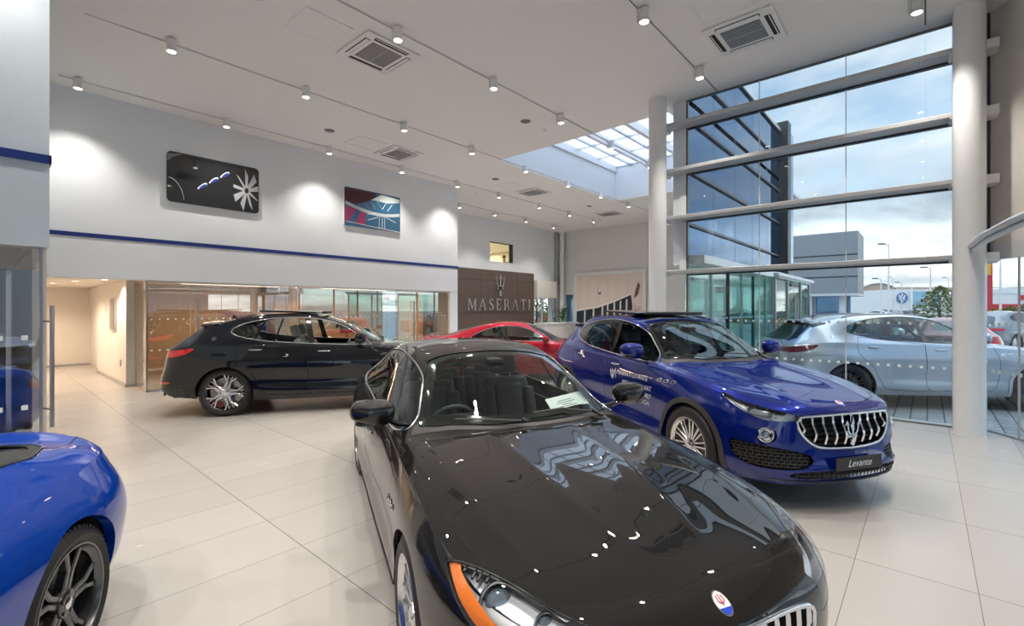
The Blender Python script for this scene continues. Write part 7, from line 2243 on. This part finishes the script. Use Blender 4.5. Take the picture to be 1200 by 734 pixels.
    for i, (x, f, rz, m, lab) in enumerate(((846, 40, .7, navy, 'dark car in the far car park left of the glass lobby'), (872, 44, .7, white, 'white car in the far car park behind the glass lobby'), (896, 48, .6, grey, 'grey car in the far car park behind the lobby doors'),
                                            (1012, 78, 1.2, white, 'tiny white car below the arched store, leftmost'), (1024, 80, 1.2, grey, 'tiny grey car below the arched store'), (1047, 82, 1.0, navy, 'tiny dark car left of the round-logo dealership'), (1060, 84, 1.0, white, 'tiny white car in front of the round-logo dealership'), (1186, 44, .8, navy, 'small dark car beyond the shrubs at the far right'))):
        put(i % 2, x, f, rz, m, lab)
    put(1, 632, 44, .9, redp, 'small red car seen through the window behind the counter')
    # cars in front of the building, seen mirrored in the glass
    for i, (x, y, rz, m, lab) in enumerate(((-3.0, -7.0, 1.2, white, 'white car parked in front of the shopfront behind the camera'), (.2, -7.2, 1.2, navy, 'dark car parked in front of the shopfront behind the camera'), (3.5, -7.4, 1.2, grey, 'grey car parked in front of the shopfront behind the camera'))):
        put(i % 2, 0, 0, rz, m, lab, world=(x, y))
    smb('wall_outbuilding', M['cladding_grey'], (-20, 14, -26, -25, 0, 5))

def person_upstairs():
    """figure leaning on the sill side of the upstairs office window: seen head and shoulders"""
    skin = pbr('skin', (.28, .16, .10), .5); shirt = pbr('dark_shirt', (.03, .03, .035), .8); trs = pbr('dark_trousers', (.03, .03, .04), .8); hairm = pbr('black_hair', (.01, .008, .007), .6)
    e = tag(empty('person', (18.35, 16.7, 2.8), 4.2), 'dark-haired person in a dark top standing in the upstairs office window', 'person')
    def skinned(name, pts, edges, rad, mat, root):
        me = bpy.data.meshes.new(name); me.from_pydata(pts, edges, []); o = link(name, me, e, [mat])
        sk = o.modifiers.new('s', 'SKIN'); sk.use_smooth_shade = True
        for i, r in enumerate(rad): me.skin_vertices[0].data[i].radius = (r, r) if not isinstance(r, tuple) else r
        me.skin_vertices[0].data[root].use_root = True
        s = o.modifiers.new('d', 'SUBSURF'); s.levels = 2; s.render_levels = 2
        return o
    # x forward, y left
    J = {'pel': (0, 0, .86), 'wst': (0, 0, 1.0), 'chs': (.01, 0, 1.22), 'nck': (.0, 0, 1.40), 'hd0': (.02, 0, 1.48), 'hd1': (.03, 0, 1.58), 'hd2': (.02, 0, 1.64)}
    pts = list(J.values()); ed = [(0, 1), (1, 2), (2, 3), (3, 4), (4, 5), (5, 6)]; rad = [(.14, .11), (.125, .10), (.15, .11), .055, (.062, .07), (.078, .095), (.06, .075)]
    for s in (1, -1):
        b0 = len(pts); pts += [(.0, s * .17, 1.32), (.03, s * .23, 1.08), (.20, s * .16, .98), (.27, s * .13, .98), (.31, s * .12, .975)]
        ed += [(2, b0), (b0, b0 + 1), (b0 + 1, b0 + 2), (b0 + 2, b0 + 3), (b0 + 3, b0 + 4)]; rad += [.058, .042, .032, .024, (.036, .018)]
        hx = (.31, s * .12, .975)
        for q in range(4):
            b1 = len(pts); yy = s * .12 + (q - 1.5) * .019; L_ = (.030, .036, .034, .026)[q]
            pts += [(.335, yy, .975), (.335 + L_, yy, .968), (.335 + 2 * L_, yy, .955)]; ed += [(b0 + 4, b1), (b1, b1 + 1), (b1 + 1, b1 + 2)]; rad += [.010, .009, .008]
        b1 = len(pts); pts += [(.31, s * .12 - s * .035, .97), (.34, s * .12 - s * .055, .965)]; ed += [(b0 + 3, b1), (b1, b1 + 1)]; rad += [.011, .009]
        b2 = len(pts); pts += [(0, s * .09, .80), (.01, s * .10, .46), (-.01, s * .10, .09), (.06, s * .11, .04), (.15, s * .12, .03)]
        ed += [(0, b2), (b2, b2 + 1), (b2 + 1, b2 + 2), (b2 + 2, b2 + 3), (b2 + 3, b2 + 4)]; rad += [.095, .058, .04, .042, .034]
    skinned('body', pts, ed, rad, skin, 0)
    # clothing shells
    c = [(0, 0, .88), (0, 0, 1.0), (.01, 0, 1.22), (0, 0, 1.375)]; ce = [(0, 1), (1, 2), (2, 3)]; cr = [(.155, .125), (.14, .115), (.165, .125), .062]
    for s in (1, -1):
        b0 = len(c); c += [(0, s * .175, 1.32), (.03, s * .235, 1.08), (.18, s * .17, .99)]; ce += [(2, b0), (b0, b0 + 1), (b0 + 1, b0 + 2)]; cr += [.068, .052, .042]
    skinned('shirt', c, ce, cr, shirt, 0)
    c = [(0, 0, .90)]; ce = []; cr = [(.155, .125)]
    for s in (1, -1):
        b0 = len(c); c += [(0, s * .095, .80), (.01, s * .10, .46), (-.01, s * .10, .09)]; ce += [(0, b0), (b0, b0 + 1), (b0 + 1, b0 + 2)]; cr += [.108, .072, .055]
    skinned('trousers', c, ce, cr, trs, 0)
    h = MB(); h.sphere((.0, 0, 1.645), .105, 16, (1.0, .86, .85)); h.build('hair', hairm, e, smooth=60)
    f = MB(); f.sphere((.115, 0, 1.575), .018, 8, (1, .7, 1.3))
    f.build('nose', skin, e, smooth=60)
    f = MB()
    for s in (1, -1): f.sphere((.100, s * .032, 1.60), .011, 8)
    f.build('eyes', M['black_gloss'], e, smooth=60)
    f = MB()
    for s in (1, -1): f.sphere((.02, s * .086, 1.585), .028, 8, (.6, .3, 1))
    f.build('ears', skin, e, smooth=60)
    f = MB(); f.rbox(.100, .108, -.022, .022, 1.535, 1.543, .003, 1); f.build('mouth', pbr('lips', (.22, .08, .07), .5), e)
# ================================================================== ASSEMBLY

def place(o, x, y, deg, s=1.0): o.location = (x, y, 0); o.rotation_euler = (0, 0, math.radians(deg)); o.scale = (s, s, s)

def door_script(root, b, lines, x0, z0, sg=-1):
    """white lettering on the front door"""
    mb = MB()
    for txt, size, dz, dx in lines:
        vs, fs = text_mesh(txt, size, .0, 0, 'LEFT')
        out = []
        for v in vs:
            x = x0 - 0 + (v[0] + dx) * 1.0; z = z0 + dz + v[1]
            out.append((x, z))
        P = [b.side_y(x, z) for x, z in out]
        mb.add([(x, sg * (y + .007), z) for (x, z), y in zip(out, P)], fs)
    return mb.build('door_lettering', M['white_print'], root)

def side_interp(b):
    n, c = b.G.shape[:2]; A = b.G[:, b.ncol_top - 1:].reshape(-1, 3)
    A = A[A[:, 1] > .5]
    def f(x, z):
        d = (A[:, 0] - x) ** 2 + (A[:, 2] - z) ** 2; k = np.argpartition(d, 6)[:6]; w = 1 / (d[k] + 1e-6)
        return float((A[k, 1] * w).sum() / w.sum())
    return f

def cars():
    s, b = build_car('saloon_car', sedan_spec(), M['p_black'], dict(rimmat=M['rim_silver'], spokemat=M['rim_silver'], open_windows=(), roll=.1))
    place(s, 2.08, 1.34, 243.4, .975); tag(s, 'black four-door saloon in the foreground facing the camera with a chrome-slatted grille', 'car')
    # price sheet on the dashboard
    p = MB(); p.box(-.11, .11, -.15, .15, 0, .0015); o = p.build('price_sheet', M['paper']); o.parent = None
    t = MB()
    for k, wd in enumerate((.10, .16, .14, .15, .08, .15, .12)): t.box(.075 - k * .022, .081 - k * .022, -wd / 2 - .01, wd / 2 - .01, .0015, .0022)
    t.build('printed_lines', M['plate'], o)
    Mx = s.matrix_basis @ Matrix.Translation((-.99, .46, 1.035)) @ Matrix.Rotation(.50, 4, 'Y') @ Matrix.Rotation(.2, 4, 'X')
    Mx = Matrix.Translation((0, 0, 0)) @ Mx
    o.matrix_world = Mx; tag(o, 'white printed price sheet lying inside the black saloon windscreen', 'price sheet')
    SB = s
    l, b = build_car('sport_utility_vehicle', lev_spec(), M['p_blue'], dict(dark_rear=True, rim='multi', open_windows=((0, -1),), open_roof=True, front_plate=True, rail_mat=M['black_gloss']))
    place(l, 5.438, 1.276, 238.0, .985); tag(l, 'dark blue SUV with white door lettering, open roof panel and a black front name plate', 'car')
    b.side_y = side_interp(b)
    dl = door_script(l, b, [('MASERATI LEVANTE', .078, .235, .0), ('MONTH, INC. VAT', .076, .130, .16), ('INITIAL RENTAL*', .080, .045, .18), ('EDINBURGH', .076, -.040, .32)], -1.43, .70)
    t = MB(); trident(t, .17, M=Matrix(((0, 1, 0, -1.53), (1, 0, 0, -(b.side_y(-1.53, .89) + .007)), (0, 0, 1, .89), (0, 0, 0, 1))), d=.003); t.build('door_trident', M['white_print'], l)
    t = MB(); t.box(-1.455, -1.451, -(b.side_y(-1.45, .9) + .008), -(b.side_y(-1.45, .9)), .83, .98); t.build('door_rule', M['white_print'], l)
    k, b = build_car('sport_utility_vehicle', lev_spec(), M['p_black2'], dict(rim='split5', leather=M['leather_tan'], open_windows=((0, -1),), cladmat=M['p_black2'], spoiler_mat=M['p_black2'], rimmat=M['rim_dark'], spokemat=M['rim_cut'], rim_r=.305, open_roof=True))
    place(k, 5.60, 7.53, 326.0, .985); tag(k, 'black SUV side-on by the glass office with polished split-spoke wheels', 'car')
    v, b = build_car('sport_utility_vehicle', lev_spec(), M['p_silver'], dict(rim='multi', rimmat=M['rim_black'], spokemat=M['rim_dark'], cladmat=M['p_silver'], dlo_mat=M['black_gloss'], dark_lamps=True, handle_mat=M['satin']))
    place(v, 12.483, -.855, 305.5, .985); tag(v, 'silver SUV parked outside beyond the tall window, seen from its rear corner', 'car')
    g, b = build_car('convertible', gt_spec(), M['p_blue2'], dict(rim='y5', rimmat=M['rim_dark'], spokemat=M['rim_dark'], dark_rear=True, soft_top=True))
    place(g, -2.01, 1.07, 237.6, .98); tag(g, 'bright blue convertible with black fabric roof and dark wheel, cropped at lower left', 'car')
    r, b = build_car('coupe', gt_spec(), M['p_red'], dict(rim='y5', open_windows=((0, 1),), roll=.4))
    place(r, 10.22, 6.64, 306, 1.04); tag(r, 'red coupe behind the black saloon roof in front of the brown logo wall', 'car')
    return dict(sed=s, lev=l, blk=k, silv=v, blue=g, red=r)

def world():
    w = bpy.data.worlds.new('overcast_sky'); SC.world = w; w.use_nodes = True
    nt = w.node_tree; nt.nodes.clear(); N = nt.nodes; Lk = nt.links
    out = N.new('ShaderNodeOutputWorld'); bg = N.new('ShaderNodeBackground'); Lk.new(bg.outputs[0], out.inputs[0])
    tc = N.new('ShaderNodeTexCoord'); sep = N.new('ShaderNodeSeparateXYZ'); Lk.new(tc.outputs['Generated'], sep.inputs[0])
    ramp = N.new('ShaderNodeValToRGB'); Lk.new(sep.outputs[2], ramp.inputs[0])
    cr = ramp.color_ramp; cr.elements[0].position = 0; cr.elements[0].color = (1.0, .97, .92, 1); cr.elements[1].position = .85; cr.elements[1].color = (.30, .42, .60, 1)
    for p, c in ((.10, (.74, .79, .82, 1)), (.20, (.30, .39, .49, 1)), (.38, (.13, .22, .34, 1))): e = cr.elements.new(p); e.color = c
    # cloud plane projection
    z = N.new('ShaderNodeMath'); z.operation = 'ADD'; z.inputs[1].default_value = .16; Lk.new(sep.outputs[2], z.inputs[0])
    z2 = N.new('ShaderNodeMath'); z2.operation = 'MAXIMUM'; z2.inputs[1].default_value = .08; Lk.new(z.outputs[0], z2.inputs[0])
    dx = N.new('ShaderNodeMath'); dx.operation = 'DIVIDE'; Lk.new(sep.outputs[0], dx.inputs[0]); Lk.new(z2.outputs[0], dx.inputs[1])
    dy = N.new('ShaderNodeMath'); dy.operation = 'DIVIDE'; Lk.new(sep.outputs[1], dy.inputs[0]); Lk.new(z2.outputs[0], dy.inputs[1])
    cv = N.new('ShaderNodeCombineXYZ'); Lk.new(dx.outputs[0], cv.inputs[0]); Lk.new(dy.outputs[0], cv.inputs[1])
    nz = N.new('ShaderNodeTexNoise'); nz.inputs['Scale'].default_value = 1.15; nz.inputs['Detail'].default_value = 7; nz.inputs['Roughness'].default_value = .55; nz.inputs['Distortion'].default_value = .3; Lk.new(cv.outputs[0], nz.inputs['Vector'])
    cm = N.new('ShaderNodeMapRange'); cm.inputs[1].default_value = .38; cm.inputs[2].default_value = .60; Lk.new(nz.outputs['Fac'], cm.inputs[0])
    n2 = N.new('ShaderNodeTexNoise'); n2.inputs['Scale'].default_value = .8; n2.inputs['Detail'].default_value = 4; Lk.new(cv.outputs[0], n2.inputs['Vector'])
    c2 = N.new('ShaderNodeValToRGB'); Lk.new(n2.outputs['Fac'], c2.inputs[0]); c2.color_ramp.elements[0].position = .35; c2.color_ramp.elements[0].color = (.15, .19, .24, 1); c2.color_ramp.elements[1].position = .62; c2.color_ramp.elements[1].color = (.48, .49, .50, 1)
    mx = N.new('ShaderNodeMix'); mx.data_type = 'RGBA'; Lk.new(cm.outputs[0], mx.inputs[0]); Lk.new(ramp.outputs[0], mx.inputs[6]); Lk.new(c2.outputs[0], mx.inputs[7])
    up = N.new('ShaderNodeMapRange'); up.inputs[1].default_value = .42; up.inputs[2].default_value = .85; up.inputs[3].default_value = 1.7; up.inputs[4].default_value = 4.2; Lk.new(sep.outputs[2], up.inputs[0])
    Lk.new(mx.outputs[2], bg.inputs[0]); Lk.new(up.outputs[0], bg.inputs[1])

def camera():
    c = bpy.data.cameras.new('camera'); o = bpy.data.objects.new('camera', c); COL.objects.link(o)
    c.sensor_width = 36; c.lens = 36 * 553 / 1200; c.shift_y = -5 / 1200; c.clip_end = 1000; c.clip_start = .05
    o.location = (0, 0, 1.72)
    fwd = Vector((.7504, .6603, 0)); fwd.normalize()
    o.rotation_euler = fwd.to_track_quat('-Z', 'Y').to_euler()
    SC.camera = o

M['rim_cut'] = pbr('rim_polished', (.66, .67, .70), .12, 1.0)
room(); pipe_corner(); ceiling_kit(); picture_black(); picture_red(); logo_wall(); far_banner(); left_side(); outside(); person_upstairs()
CARS = cars()
world(); camera()
SC.view_settings.view_transform = 'Standard'; SC.view_settings.look = 'None'; SC.view_settings.gamma = 1; SC.view_settings.exposure = .58; SC.view_settings.use_curve_mapping = False
SC.cycles.use_denoising = True; SC.cycles.sample_clamp_indirect = 6; SC.cycles.sample_clamp_direct = 0; SC.cycles.max_bounces = 12; SC.cycles.transparent_max_bounces = 24; SC.cycles.caustics_reflective = False; SC.cycles.caustics_refractive = False; SC.cycles.blur_glossy = .5
